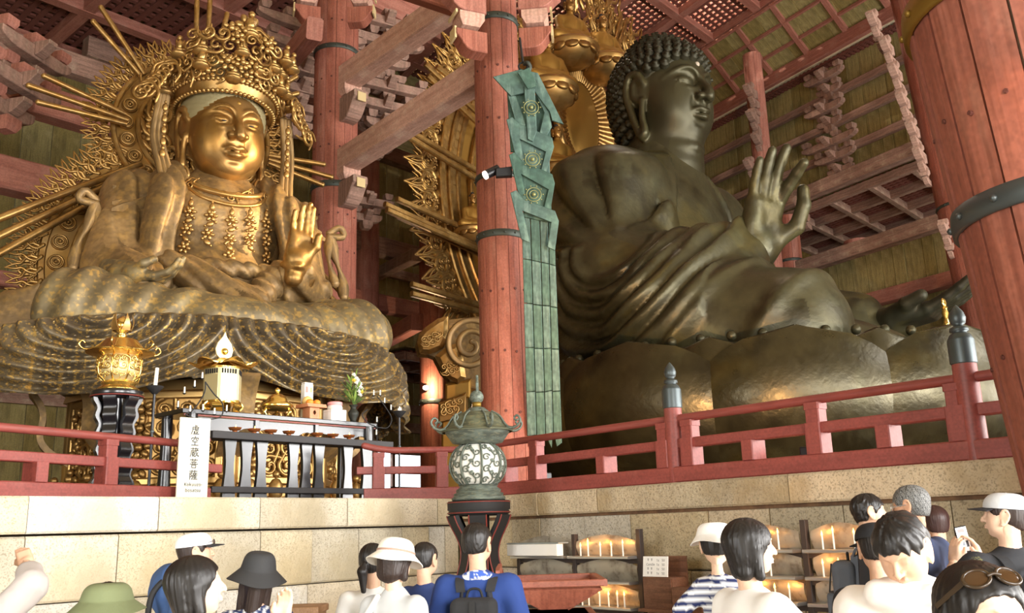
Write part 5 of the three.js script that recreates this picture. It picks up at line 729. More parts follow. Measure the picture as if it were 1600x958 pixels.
// ------------------------------------------------------------ green copper banner
M.copper = S({ map: rep(tex(512, (u, v) => { const a = pfbm(u, v, 6, 6, 201, 5), b = pfbm(u, v, 30, 30, 203, 3), c = pfbm(u, v, 18, 3, 206, 4); let q = mix3(hx('#5a7568'), hx('#4a6158'), smooth(.35, .65, a)); q = mix3(q, hx('#83988a'), .5 * smooth(.52, .72, c)); const k = .85 + .3 * b; return [q[0] * k, q[1] * k, q[2] * k]; }), .5), roughness: .6, metalness: .35, bumpMap: bumpRough, bumpScale: .006 });
M.copper2 = S({ map: M.copper.map, color: 0xd8e6dc, roughness: .6, metalness: .35 }); M.copperGold = S({ color: 0x8f9060, roughness: .5, metalness: .5 });
{
  const t = thing('copper_banner', 'long green copper temple banner hanging before the middle pillar', 'banner', [16.526,3.639,-13.99]), n = nrm([-.72, 0, .7]);
  const D = 0; const pl = (pts, off, th, m, name) => part(t, name, [plate(pts.map(p => add(p, mul(n, off))), th, .012, [], n)], m);
  pl([[14.417,11.921,-13.322], [14.834,12.076,-12.801], [15.11,11.977,-12.529], [15.701,10.794,-12.303], [15.505,10.889,-12.486], [15.432,11.095,-12.492], [15.115,11.572,-12.672], [14.77,11.471,-13.093], [14.671,11.591,-13.16]], .12, .05, M.copper, 'roof_plate');
  pl([[14.723,11.914,-12.83], [14.885,12.022,-12.609], [15.081,11.61,-12.541], [14.944,11.53,-12.723]], .2, .03, M.copper2, 'crest_plate');
  pl([[14.667,11.736,-13.11], [15.366,11.503,-12.416], [15.617,10.19,-12.616], [14.959,10.291,-13.312]], -.1, .04, M.copper2, 'upper_panel');
  pl([[14.939,11.666,-12.833], [15.12,11.6,-12.655], [15.305,10.637,-12.801], [15.281,10.407,-12.911], [15.191,10.469,-12.989]], .16, .04, M.copper, 'centre_tongue');
  pl([[14.71,11.532,-13.137], [14.846,11.497,-12.998], [15.115,10.819,-12.946], [14.983,10.767,-13.112]], .06, .05, M.copper, 'side_streamer'); pl([[15.135,11.571,-12.65], [15.427,11.124,-12.487], [15.524,10.772,-12.508], [15.465,10.515,-12.667], [15.35,10.607,-12.762], [15.351,11.098,-12.581]], .06, .05, M.copper, 'side_streamer');
  const ch = [[[14.783,10.95,-13.268], [14.865,11.004,-13.157], [15.009,10.853,-13.051], [15.566,10.51,-12.556], [15.629,10.305,-12.561], [15.594,9.583,-12.863], [15.507,9.688,-12.921], [15.516,10.194,-12.727], [15.065,10.503,-13.116], [15.244,9.888,-13.141], [15.114,9.951,-13.264]], [[14.954,10.132,-13.375], [15.026,10.187,-13.276], [15.19,9.977,-13.169], [15.701,9.665,-12.713], [15.774,9.459,-12.707], [15.81,8.734,-12.931], [15.69,8.855,-13.02], [15.696,9.318,-12.845], [15.216,9.686,-13.246], [15.425,9.012,-13.26], [15.294,9.075,-13.382]], [[15.115,9.257,-13.516], [15.196,9.311,-13.405], [15.35,9.102,-13.31], [15.877,8.818,-12.826], [15.975,8.582,-12.803], [16.021,7.915,-12.994], [15.886,8.008,-13.111], [15.858,8.559,-12.942], [15.372,8.84,-13.381], [15.61,8.107,-13.383], [15.454,8.2,-13.522]]];
  ch.forEach((p, i) => pl(p, .1 + i * .05, .05, i % 2 ? M.copper2 : M.copper, 'chevron_frame'));
  pl([[14.991,10.593,-13.166], [15.558,10.308,-12.639], [15.713,9.462,-12.774], [15.21,9.6,-13.284]], 0, .04, M.copper, 'medallion_panel'); pl([[15.187,9.746,-13.257], [15.718,9.433,-12.779], [15.874,8.587,-12.914], [15.406,8.752,-13.375]], .05, .04, M.copper2, 'medallion_panel');
  for (const p of [[15.192,9.993,-12.852], [15.34,9.199,-12.978], [14.985,11.164,-12.657]]) { const big = p[1] < 12 ? 1 : 1; const m = part(t, 'medallion', [basisGeo(merge([new THREE.TorusGeometry(.17, .012, 6, 20), new THREE.TorusGeometry(.1, .012, 6, 16), ball([0, 0, 0], .05, 7, 5), ...Array.from({ length: 10 }, (_, i) => ball([Math.cos(i * .628) * .215, Math.sin(i * .628) * .215, 0], .02, 5, 4))]), p, nrm(cross([0, 1, 0], n)), [0, 1, 0], n)], M.copperGold); }
  // long tail of riveted strips
  const tail = [[[15.364,8.826,-13.395], [15.502,8.777,-13.259], [16.401,3.789,-14.074], [16.265,3.766,-14.235]], [[15.512,8.776,-13.247], [15.663,8.712,-13.103], [16.543,3.783,-13.919], [16.416,3.759,-14.069]], [[15.673,8.711,-13.092], [15.804,8.648,-12.97], [16.655,3.836,-13.775], [16.553,3.782,-13.908]], [[15.814,8.647,-12.959], [15.914,8.585,-12.87], [16.796,3.83,-13.62], [16.669,3.806,-13.769]]];
  tail.forEach((p, i) => { for (let k = 0; k < 5; k++) { const a = mixv(p[0], p[3], k / 5), b = mixv(p[1], p[2], k / 5), c = mixv(p[1], p[2], (k + .99) / 5), e = mixv(p[0], p[3], (k + .99) / 5); pl([a, b, c, e], -.02 - i * .008 + (k % 2) * .006, .03, (i + k) % 2 ? M.copper2 : M.copper, 'tail_strip'); } });
  [[[16.265,3.766,-14.235], [16.401,3.789,-14.074], [16.414,3.586,-14.134], [16.324,3.648,-14.212]], [[16.553,3.782,-13.908], [16.655,3.836,-13.775], [16.69,3.487,-13.862], [16.631,3.605,-13.885]], [[16.679,3.806,-13.758], [16.796,3.83,-13.62], [16.833,3.596,-13.663], [16.767,3.513,-13.768]]].forEach(p => pl(p, -.02, .03, M.copper2, 'tail_tip'));
  part(t, 'hanging_ring', [basisGeo(new THREE.TorusGeometry(.1, .022, 8, 18), [14.845,12.191,-12.746], nrm(cross([0, 1, 0], n)), [0, 1, 0], n)], M.blackMat); part(t, 'hook', [tubeG([[14.89,11.993,-12.615], [14.887,12.137,-12.566], [14.833,12.226,-12.594], [14.866,12.248,-12.702]], .05, 12, 6)], M.iron);
  part(t, 'suspension_rod', [rod([14.831,12.279,-12.73], [15.307,13.303,-13.214], .03)], M.blackMat);
}
// spotlight and camera arm on the middle pillar
{ const t = thing('spotlight', 'black spotlight clamped to the middle pillar beside the banner', 'lamp', [15.447,10.049,-13.935]); part(t, 'lamp_head', [rod([14.732,9.792,-13.901], [14.973,9.953,-13.728], .11, .11, 14)], M.black); part(t, 'lens', [rod([14.692,9.764,-13.925], [14.732,9.792,-13.901], .1, .1, 14)], S({ color: 0xffffff, emissive: 0xfff2dc, emissiveIntensity: 3 })); part(t, 'mount', [plate([[15.006,9.964,-13.842], [15.255,9.997,-13.552], [15.29,9.775,-13.594], [15.036,9.772,-13.877]], .3, .02)], M.blackMat); const o = V3([15.447,10.049,-13.935]), l = new THREE.SpotLight(0xffe0b0, 260, 0, .5, .8, 2); l.position.copy(V3([14.593,9.699,-13.936]).sub(o)); l.target.position.copy(V3([10.451,8.747,-17.358]).sub(o)); l.castShadow = true; l.shadow.radius = 4; t.add(l, l.target); }
{ // lamp fixed high on the great right-hand pillar, just outside the view
  const p = [5.849,4.437,-0.788], t = thing('pillar_lamp', 'warm lamp mounted on the massive right-hand pillar beyond the frame', 'lamp', p); part(t, 'shade', [lathe([[.02, .12], [.05, .1], [.11, -.02], [.1, -.02], [.04, .09]], 18)], M.black, true); part(t, 'bulb', [ball([0, .03, 0], .04)], S({ color: 0xffffff, emissive: 0xffb060, emissiveIntensity: 6 }), true); part(t, 'arm', [rod([0, .12, 0], sub([6.49,4.848,-0.925], p), .015)], M.black, true); const l = new THREE.PointLight(0xffb880, 1.1); l.position.set(0, -.04, 0); l.castShadow = true; t.add(l); }

// ------------------------------------------------------------ altar before the golden bodhisattva
M.lacq = P_({ color: 0x17161a, roughness: .28, clearcoat: .6, clearcoatRoughness: .2 }); M.lacqEdge = S({ color: 0x7a2f26, roughness: .5 });
M.candle = S({ color: 0xf4efe2, roughness: .5 }); M.flame = S({ color: 0xffdf9a, emissive: 0xffb347, emissiveIntensity: 9 }); M.polish = S({ color: 0xe3bd6a, roughness: .22, metalness: .95 }); M.wick = S({ color: 0x222222 });
const flameG = lathe([[0, .05], [.004, .04], [.009, .022], [.01, .012], [.006, .002], [0, 0]], 8);
function candleFlame(parent, p, s = 1) { const m = piece(parent, 'flame', flameG, M.flame, p, [0, 0, 0], s); const l = new THREE.PointLight(0xffb060, .12 * s); l.position.set(p[0], p[1] + .03 * s, p[2]); l.castShadow = true; parent.add(l); return m; }
const TT = 3.427, onTable = p => [p[0], TT, p[2]];
{ // main table with apron panels
  const a = [6.331,3.406,-11.9], b = [9.788,3.408,-11.9], yT = TT, z = -11.9, x0 = a[0], x1 = b[0], xm = (x0 + x1) / 2;
  const t = thing('altar_table', 'long black lacquered altar table carrying the gilt lantern and offerings', 'table', [xm, HP, z - .35]);
  part(t, 'table_top', [box([xm, yT - .035, z - .35], [x1 - x0, .07, .8], .012)], M.lacq); part(t, 'top_edge', [box([xm, yT - .085, z + .03], [x1 - x0 - .06, .02, .01])], M.lacqEdge);
  for (let i = 0; i < 3; i++) { const w = (x1 - x0 - .3) / 3, cx = x0 + .15 + w * (i + .5); const pts = []; for (let k = 0; k <= 16; k++) { const u = k / 16; pts.push([cx + (u - .5) * (w - .06), yT - .3 + .05 * Math.abs(Math.sin(u * 9.42)) + .04 * Math.cos(u * 6.28), z]); } part(t, 'apron_panel', [plate([[cx - w / 2 + .03, yT - .1, z], [cx + w / 2 - .03, yT - .1, z], ...pts.reverse()], .03, .004, [], [0, 0, 1])], M.lacq); }
  for (const s of [0, 1, 2, 3]) part(t, 'apron_post', [box([lerp(x0 + .13, x1 - .13, s / 3), yT - .2, z + .0], [.07, .22, .07], .006)], M.lacq);
  for (const s of [0, 1]) for (const q of [-.7, 0]) part(t, 'leg', [shell((u, v) => { const an = u * 6.2832, r = .06 + .03 * Math.pow(1 - v, 3); return [(s ? x1 - .16 : x0 + .16) + Math.cos(an) * r, HP + v * (yT - HP - .07), z + q + .02 + Math.sin(an) * r]; }, 8, 6, .02, true)], M.lacq);
}
{ // front bench holding the oil lamps
  const a = [6.245,3.005,-11.05], b = [9.307,3.038,-11.05], z = -11.05, yB = (a[1] + b[1]) / 2, x0 = a[0], x1 = b[0], xm = (x0 + x1) / 2, t = thing('altar_bench', 'low black bench with curved legs holding the small oil lamps', 'bench', [xm, HP, z]);
  part(t, 'bench_top', [box([xm, yB - .05, z], [x1 - x0, .1, .34], .01)], S({ color: 0x2a2626, roughness: .6 })); part(t, 'foot_rail', [box([xm - .05, 2.270, z + .1], [x1 - x0 - .2, .08, .06], .008)], S({ color: 0x2a2626, roughness: .6 }));
  for (const x of [6.603, 6.853, 7.090, 7.606, 7.821, 8.042, 8.559, 8.908]) part(t, 'leg', [shell((u, v) => { const s = (u - .5), f = .5 + .5 * Math.cos(v * 5.4); return [x + s * (.12 + .07 * f), HP + .02 + v * (yB - .12 - HP), z + .02 - .0 * s]; }, 4, 16, .06)], M.lacq);
  const dish = lathe([[0, .012], [.06, .014], [.085, .04], [.09, .04], [.07, .005], [.035, 0], [.03, -.02], [.04, -.03], [0, -.03]], 18);
  const xs = [6.643, 6.936, 7.200, 7.492, 7.971, 8.255, 8.547];
  xs.forEach((x, i) => { const d = thing('oil_lamp', ['leftmost oil lamp dish on the black bench', 'second oil lamp dish from the left on black bench', 'third oil lamp dish from the left on black bench', 'middle oil lamp dish on the black bench', 'third oil lamp dish from the right on black bench', 'second oil lamp dish from the right on black bench', 'rightmost oil lamp dish on the black bench'][i], 'oil lamp', [x, yB, z + .04], 0, 'oil lamps on the altar bench'); piece(d, 'dish', dish, S({ color: 0x9a5a30, roughness: .4, metalness: .5 }), [0, .03, 0]); piece(d, 'oil', new THREE.CylinderGeometry(.06, .06, .004, 16), M.polish, [0, .048, 0]); if (i !== 2) candleFlame(d, [.01, .05, 0], 1.2); });
}
// ---- name board
{
  const c = document.createElement('canvas'); c.width = 384; c.height = 960; const g = c.getContext('2d'); g.fillStyle = '#efe9d2'; g.fillRect(0, 0, 384, 960); g.strokeStyle = '#161513'; g.fillStyle = '#161513'; g.lineCap = 'round'; g.lineJoin = 'round';
  const gr = [[[.8, 1.4], [9.2, 1.4]], [[3.4, .2], [3.4, 2.4]], [[6.4, .2], [6.4, 2.4]]];
  const K = [
    [[[5, 0], [5, 2.2]], [[5, 1], [7.2, 1]], [[2, 2.4], [8.6, 2.4], [8, 3.6]], [[2, 2.4], [1.9, 5.5], [.4, 9.6]], [[2.8, 4.2], [7.6, 3.7]], [[5, 3.2], [5, 5.2], [7.8, 5.2], [7.9, 4.6]], [[4.6, 5.9], [4.6, 9]], [[6.3, 5.9], [6.3, 9]], [[3.3, 6.6], [3.8, 8.2]], [[7.9, 6.5], [7.2, 8.1]], [[2.4, 9.3], [9, 9.3]]],
    [[[5, 0], [5.3, 1.2]], [[1.6, 1.8], [1.1, 3.2]], [[1.6, 1.9], [8.8, 1.9], [8.2, 3.2]], [[4.2, 2.8], [3.8, 4], [1.8, 5]], [[6, 2.6], [6.1, 4], [8.2, 4.4]], [[2.6, 6], [7.6, 6]], [[5.1, 6], [5.1, 9.2]], [[1.4, 9.4], [8.8, 9.4]]],
    [...gr, [[1.5, 3.4], [9.4, 3.2]], [[1.6, 3.4], [1.5, 6.5], [.4, 9.6]], [[6.4, 2.4], [7.2, 6.5], [9.6, 9.4], [9.7, 8.2]], [[8.9, 5], [7.5, 8], [5.6, 9.6]], [[8, 2.2], [8.8, 2.9]], [[2.8, 4.6], [2.8, 9]], [[2.8, 4.6], [5.9, 4.6]], [[2.8, 6], [5.6, 6], [5.6, 7.4], [2.8, 7.4]], [[4.2, 4.6], [4.2, 6]], [[4.2, 7.4], [4.2, 9]], [[2.8, 9], [6, 9]]],
    [...gr, [[5, 2.4], [5, 3.4]], [[2, 3.6], [8, 3.6]], [[3.6, 4.2], [4, 5.3]], [[6.6, 4.1], [6, 5.3]], [[.8, 5.6], [9.4, 5.6]], [[2.8, 6.7], [7.4, 6.7], [7.2, 9.4], [3, 9.4], [2.8, 6.7]]],
    [...gr, [[1.2, 3], [3.2, 3], [2.2, 4.8], [3.4, 6.2], [2, 7.2]], [[1.2, 3], [1.2, 9.8]], [[6.5, 2.4], [6.5, 3.2]], [[4.2, 3.4], [9.2, 3.4]], [[5.4, 3.8], [5.8, 4.7]], [[7.8, 3.8], [7.2, 4.7]], [[4.2, 5], [9.4, 5]], [[4.3, 5], [4.2, 7.5], [3.4, 9.7]], [[5.9, 5.6], [5.2, 7]], [[5.6, 6.4], [8.8, 6.4]], [[7.1, 5.5], [7.1, 9.3]], [[5.4, 7.8], [8.6, 7.8]], [[4.6, 9.4], [9.5, 9.4]]]];
  K.forEach((ch, i) => { const s = 11.4, ox = 138, oy = 80 + i * 133; for (const st of ch) { g.lineWidth = i > 1 ? 10 : 11; g.beginPath(); st.forEach((p, k) => g[k ? 'lineTo' : 'moveTo'](ox + p[0] * s, oy + p[1] * s)); g.stroke(); } });
  g.font = 'bold 53px sans-serif'; g.textAlign = 'center'; g.fillText('Kokuuzo-', 200, 800); g.fillText('bosatsu', 200, 868);
  const tx = new THREE.CanvasTexture(c); tx.colorSpace = THREE.SRGBColorSpace; tx.anisotropy = 4;
  const bl_ = [5.467,2.083,-10.26], tl = [5.449,3.058,-10.2], tr = [5.833,3.06,-10.2], w = len(sub(tr, tl)), h = tl[1] - bl_[1];
  const t = thing('name_board', 'cream name board with dark vertical characters on the stone ledge', 'sign', [(bl_[0] + tr[0]) / 2, HP, -10.26]); t.rotation.set(0, -.07, 0);
  part(t, 'board', [new RoundedBoxGeometry(w, h, .025, 1, .004).translate(0, h / 2, 0)], S({ color: 0xefe9d2, roughness: .6 }), true); const pg = new THREE.PlaneGeometry(w - .012, h - .012).translate(0, h / 2, .0135); const m = new THREE.Mesh(pg, S({ map: tx, roughness: .55 })); m.name = 'lettering'; t.add(m);
  part(t, 'prop', [bar([0, .02, -.2], [0, h * .7, -.015], .04, .02)], M.lacq, true);
}
// ---- round gilt lantern on its black stand
function lobedStand(t, c, yTop, r, edge) { // black lacquer stand with four shaped legs and a round top
  const y0 = c[1]; part(t, 'stand_top', [lathe([[0, yTop], [r, yTop], [r + .015, yTop - .015], [r + .015, yTop - .075], [r - .02, yTop - .09], [0, yTop - .09]], 32, [c[0], 0, c[2]])], M.lacq); part(t, 'stand_rim', [new THREE.TorusGeometry(r + .012, .008, 6, 40).rotateX(Math.PI / 2).translate(c[0], yTop - .075, c[2])], edge);
  for (let i = 0; i < 6; i++) { const a = i / 6 * 6.283 + .3; part(t, 'stand_leg', [shell((u, v) => { const wv = r * (.62 + .3 * Math.pow(v, 3) + .34 * Math.pow(1 - v, 4)) + .018 * Math.sin(v * 40), s = (u - .5) * .16 * (1 + .5 * Math.pow(1 - v, 3)); return [c[0] + Math.sin(a) * wv + Math.cos(a) * s, lerp(y0, yTop - .09, v), c[2] + Math.cos(a) * wv - Math.sin(a) * s]; }, 5, 40, .05)], M.lacq); }
  part(t, 'stand_core', [lathe([[r * .75, y0], [r * .75, y0 + .04], [r * .35, y0 + .06], [r * .32, yTop - .1], [r * .6, yTop - .09]], 20, [c[0], 0, c[2]])], M.lacq);
}
{
  const z = -11.7, b = [5.335,3.543,-11.7], t = thing('round_lantern', 'round gilt lantern on a scalloped black lacquer stand at left', 'lantern', [b[0], HP, z]), R = .27, y = b[1];
  lobedStand(t, [b[0], HP, z], y, .31, M.lacqEdge);
  part(t, 'lantern_base', [lathe([[0, 0], [.25, 0], [.26, .03], [.2, .07], [.22, .1], [.18, .14], [0, .14]], 28, [b[0], y, z])], M.polish);
  const body = part(t, 'lantern_body', [lathe([[.18, .12], [.25, .2], [R, .32], [.255, .42], [.2, .48]], 28, [b[0], y, z])], S({ color: 0xd9c48e, roughness: .4, metalness: .6 }));
  for (let i = 0; i < 8; i++) { const a = i / 8 * 6.283; part(body, 'lantern_rib', [tubeG([[.185, .13], [.256, .2], [R + .005, .32], [.26, .42], [.205, .48]].map(p => [b[0] + Math.sin(a) * p[0], y + p[1], z + Math.cos(a) * p[0]]), .012, 14, 5)], M.polish); for (let k = 0; k < 6; k++) { const aa = a + .39 + ((k % 2) - .5) * .34, rr = [.24, .265, .265][k >> 1] + .004; piece(body, 'openwork_scroll', ORN.curl, M.polish, [Math.sin(aa) * rr, y - HP + [.21, .31, .4][k >> 1], Math.cos(aa) * rr], [0, aa, k * 1.4], .28); } }
  part(t, 'lantern_roof', [lathe([[.2, .47], [.42, .5], [.43, .515], [.3, .56], [.2, .68], [.13, .7], [.06, .72]], 28, [b[0], y, z])], M.polish);
  for (let i = 0; i < 6; i++) { const a = i / 6 * 6.283 + .4; part(t, 'roof_curl', [tubeG([[.2, .66], [.34, .54], [.46, .52], [.52, .58], [.48, .63], [.45, .6]].map(p => [b[0] + Math.sin(a) * p[0], y + p[1], z + Math.cos(a) * p[0]]), .014, 18, 6)], M.polish); }
  part(t, 'finial_jewel', [lathe([[.05, .71], [.07, .74], [.04, .77], [.1, .82], [.12, .88], [.09, .95], [.03, .99], [0, 1.01]], 20, [b[0], y, z])], M.polish); part(t, 'finial_flame', Array.from({ length: 5 }, (_, i) => shell((u, v) => { const a = i * 1.257; const q = (u - .5) * .12 * (1 - v); return [b[0] + Math.sin(a) * (.11 + .03 * Math.sin(v * 3)) + Math.cos(a) * q, y + .8 + v * .24, z + Math.cos(a) * (.11 + .03 * Math.sin(v * 3)) - Math.sin(a) * q]; }, 3, 6, .012)), M.gold).userData.kind = 'stuff';
}
// ---- hexagonal gilt lantern on the table
{
  const z = -12.35, b = [7.211,3.52,-12.35], y0 = TT, t = thing('hexagonal_lantern', 'pale gilt hexagonal lantern with leaf finial on the altar table', 'lantern', [b[0], y0, z]), R = .3, hex = (r, y, h, rb = r) => new THREE.CylinderGeometry(r, rb, h, 6).rotateY(.35).translate(0, y, 0);
  M.paleGold = S({ color: 0xe6d8a8, roughness: .38, metalness: .55 });
  for (let i = 0; i < 6; i++) { const a = i / 6 * 6.283 + .35; part(t, 'lantern_foot', [shell((u, v) => { const r = .2 + .12 * v + .05 * Math.sin(v * 6), s = (u - .5) * .2 * (1 - .5 * v); return [Math.sin(a) * r + Math.cos(a) * s, .2 * (1 - v), Math.cos(a) * r - Math.sin(a) * s]; }, 5, 10, .02)], M.polish, true); }
  part(t, 'lantern_body', [hex(R * .96, .44, .5)], M.paleGold, true); part(t, 'body_rim', [hex(R, .7, .03), hex(R, .19, .04)].map(g => g), M.polish, true).userData.kind = 'stuff';
  for (let i = 0; i < 6; i++) { const a = i / 6 * 6.283 + .35 + Math.PI / 6, r = R * .835; const pn_ = piece(t, 'lattice_panel', uvBox(new RoundedBoxGeometry(R * .84, .38, .012, 1, .004)), M.paleGold, [Math.sin(a) * r, .4, Math.cos(a) * r], [0, a, 0]); for (let k = 0; k < 6; k++) piece(t, 'vent_slot', (ORN.slot ??= new THREE.BoxGeometry(.022, .07, .012)), M.wick, [Math.sin(a) * (r + .003) + Math.cos(a) * (k - 2.5) * .04, .64, Math.cos(a) * (r + .003) - Math.sin(a) * (k - 2.5) * .04], [0, a, 0]); }
  part(t, 'lantern_roof', [shell((u, v) => { const a = u * 6.2832, lob = 1 + .12 * Math.cos(a * 6 + .9), r = lerp(.06, .46 * lob, v); return [Math.sin(a) * r, .86 - .14 * Math.pow(v, .7) + .1 * Math.pow(v, 6) * (lob - .85) * 3, Math.cos(a) * r]; }, 60, 10, .02, true)], M.polish, true);
  part(t, 'leaf_finial', [plate([[0, 1.3], [.03, 1.22], [.1, 1.12], [.13, 1.02], [.11, .93], [.05, .87], [-.05, .87], [-.11, .93], [-.13, 1.02], [-.1, 1.12], [-.03, 1.22]].map(p => [p[0] * 1.15, p[1] - .02, .01]), .02, .006, [], [0, 0, 1])], M.paleGold, true); part(t, 'jewel', [ball([0, .97, .02], .055)], M.polish, true); part(t, 'finial_spike', [rod([0, 1.2, 0], [0, 1.38, 0], .012, .003)], M.polish, true);
}
{ // incense burner
  const p = add(onTable([8.012,3.523,-12.1]), [0, .02, 0]), t = thing('incense_burner', 'polished brass incense burner with domed lid on the altar table', 'incense burner', p); part(t, 'bowl', [lathe([[0, .07], [.14, .07], [.22, .11], [.245, .16], [.22, .2], [.2, .2], [0, .2]], 28)], M.polish, true); part(t, 'lid', [lathe([[.19, .2], [.16, .24], [.165, .26], [.12, .31], [.07, .34], [.03, .35], [.025, .37], [.045, .4], [.03, .43], [0, .45]], 28)], M.polish, true); for (let i = 0; i < 3; i++) { const a = i * 2.094 + .5; part(t, 'leg', [tubeG([[Math.sin(a) * .17, .12, Math.cos(a) * .17], [Math.sin(a) * .22, .06, Math.cos(a) * .22], [Math.sin(a) * .19, .01, Math.cos(a) * .19]], .03, 8, 6)], M.polish, true); }
}
{ // offering stand, oranges and rice cake
  const p = onTable([8.567,3.503,-12]), w = S({ map: rep(grainTex(205, hx('#c98a62'), hx('#b4744e'), hx('#d8a27e'), .4), 2), roughness: .6 }), t = thing('offering_stand', 'small plain wooden offering stand on the altar table', 'stand', p); part(t, 'tray', [box([0, .19, 0], [.36, .03, .34], .006), ], w, true); for (const [x, z, sx, sz] of [[-.175, 0, .012, .3], [.175, 0, .012, .3], [0, -.145, .36, .012], [0, .145, .36, .012]]) part(t, 'tray_rim', [box([x, .215, z], [sx, .03, sz])], w, true); const s = new THREE.Shape([[-.09, 0], [.09, 0], [.09, .175], [-.09, .175]].map(q => new THREE.Vector2(...q))); const h = new THREE.Path(); h.absellipse(0, .1, .028, .035, 0, 6.283); s.holes.push(h); for (const [tz, tu] of [[.085, 0], [-.095, 0]]) part(t, 'pierced_side', [new THREE.ExtrudeGeometry(s, { depth: .01, bevelEnabled: false }).translate(0, 0, tz)], w, true); for (const x of [-.09, .08]) part(t, 'side_board', [box([x + .005, .088, 0], [.01, .175, .17])], w, true);
  const op = add(p, [0, .206, 0]), om = S({ color: 0xe08a2c, roughness: .5 }); [[-.07, .06], [.06, .06]].forEach(([x, z], i) => single('orange', i ? 'right-hand orange fruit on the wooden offering stand' : 'left-hand orange fruit on the wooden offering stand', 'orange', [place(new THREE.SphereGeometry(.055, 14, 10), add(op, [x, .055, z]), [0, 0, 0], [1.1, .9, 1.1])], om, add(op, [x, 0, z]), 'oranges on the offering stand'));
  single('citrus_fruit', 'large pale yellow citrus fruit on top behind the two oranges', 'fruit', [place(new THREE.SphereGeometry(.085, 16, 12), add(op, [.0, .09, -.1]))], S({ color: 0xe8c87c, roughness: .5 }), add(op, [.0, .005, -.1]));
}
{ const p = onTable([8.73,3.581,-12.35]), g = thing('incense_packet', 'tall white paper packet standing behind the offering stand', 'packet', p); part(g, 'wrapper', [box([0, .31, 0], [.17, .62, .12], .02)], M.white, true); part(g, 'red_print', [box([-.045, .52, .061], [.05, .1, .003]), ], S({ color: 0xc88078, roughness: .6 }), true); part(g, 'gold_print', [box([.035, .52, .061], [.04, .08, .003])], S({ color: 0xd0b070, roughness: .6 }), true); part(g, 'folded_top', [box([0, .63, 0], [.16, .02, .1], .008)], M.white, true); }
{ const p = onTable([9.026,3.494,-12]), t = thing('offering_box', 'white box topped with a pink and white jar on altar table', 'box', p); part(t, 'carton', [box([0, .09, 0], [.3, .18, .22], .008)], M.white, true); part(t, 'lid_seam', [box([0, .14, 0], [.302, .006, .222])], S({ color: 0xd8d4cc, roughness: .7 }), true); const j = thing('offering_jar', 'round white jar with pink lid on the white box', 'jar', add(p, [0, .18, 0])); part(j, 'jar', [lathe([[0, 0], [.11, 0], [.125, .03], [.11, .07], [.09, .075]], 20)], M.white, true); part(j, 'lid', [lathe([[.1, .07], [.12, .075], [.12, .12], [.1, .13], [0, .13]], 20)], S({ color: 0xdf9a9a, roughness: .5 }), true); }
{ // vase of flowers
  const p = onTable([9.4,3.467,-12]), t = thing('flower_vase', 'dark vase of white and yellow chrysanthemums on altar table', 'vase', p), leaf = S({ color: 0x5c7a3a, roughness: .7 }), pale = S({ color: 0x86a04a, roughness: .7 }); part(t, 'vase', [lathe([[0, 0], [.06, 0], [.05, .04], [.085, .12], [.09, .17], [.05, .22], [.045, .25], [.075, .29], [.065, .29], [.035, .25]], 22)], S({ color: 0x33352f, roughness: .5, metalness: .4 }), true);
  const r = rng(31), lg = shell((u, v) => [(u - .5) * .035 * Math.sin(v * 3.1 + .04), v * .2, .02 * Math.sin(v * 3)], 2, 5, .002); for (let i = 0; i < 46; i++) { const y = .3 + r() * .28, a = r() * 6.28; piece(t, 'leaf', lg, i % 3 ? leaf : pale, [Math.sin(a) * .04, y, Math.cos(a) * .04], [.5 + r() * .9, a, 0, 'YXZ'], .8 + r() * .5).rotation.order = 'YXZ'; } for (let i = 0; i < 9; i++) piece(t, 'tall_leaf', lg, pale, [-.05 + i * .006, .35 + i * .045, -.03], [.35 * ((i % 3) - 1), i, .2], 1.1);
  const fl = merge(Array.from({ length: 14 }, (_, i) => { const a = i * 2.4, e = .25 + i * .09; return place(new THREE.SphereGeometry(.014, 6, 4).scale(1, .45, 2.2).translate(0, 0, .028), [0, 0, 0], [-e, 0, 0]).rotateY(a); })); const yl = S({ color: 0xe8c84a, roughness: .6 }); [[-.01, .78, 0, 0], [.03, .72, .02, 0], [-.03, .68, .03, 1], [.07, .7, 0, 0], [.0, .64, .06, 0], [.1, .64, .03, 0], [.05, .6, .07, 0], [.11, .56, .05, 0], [.0, .56, .08, 0], [.09, .5, .08, 1], [.05, .44, .09, 0], [.02, .5, .09, 0]].forEach(([x, y, z, k]) => { const f = piece(t, 'blossom', fl, k ? yl : M.white, [x, y, z], [.7, 0, 0], .95); part(t, 'stem', [rod([0, .28, 0], [x, y - .01, z], .004, .004, 5)], leaf, true); });
}
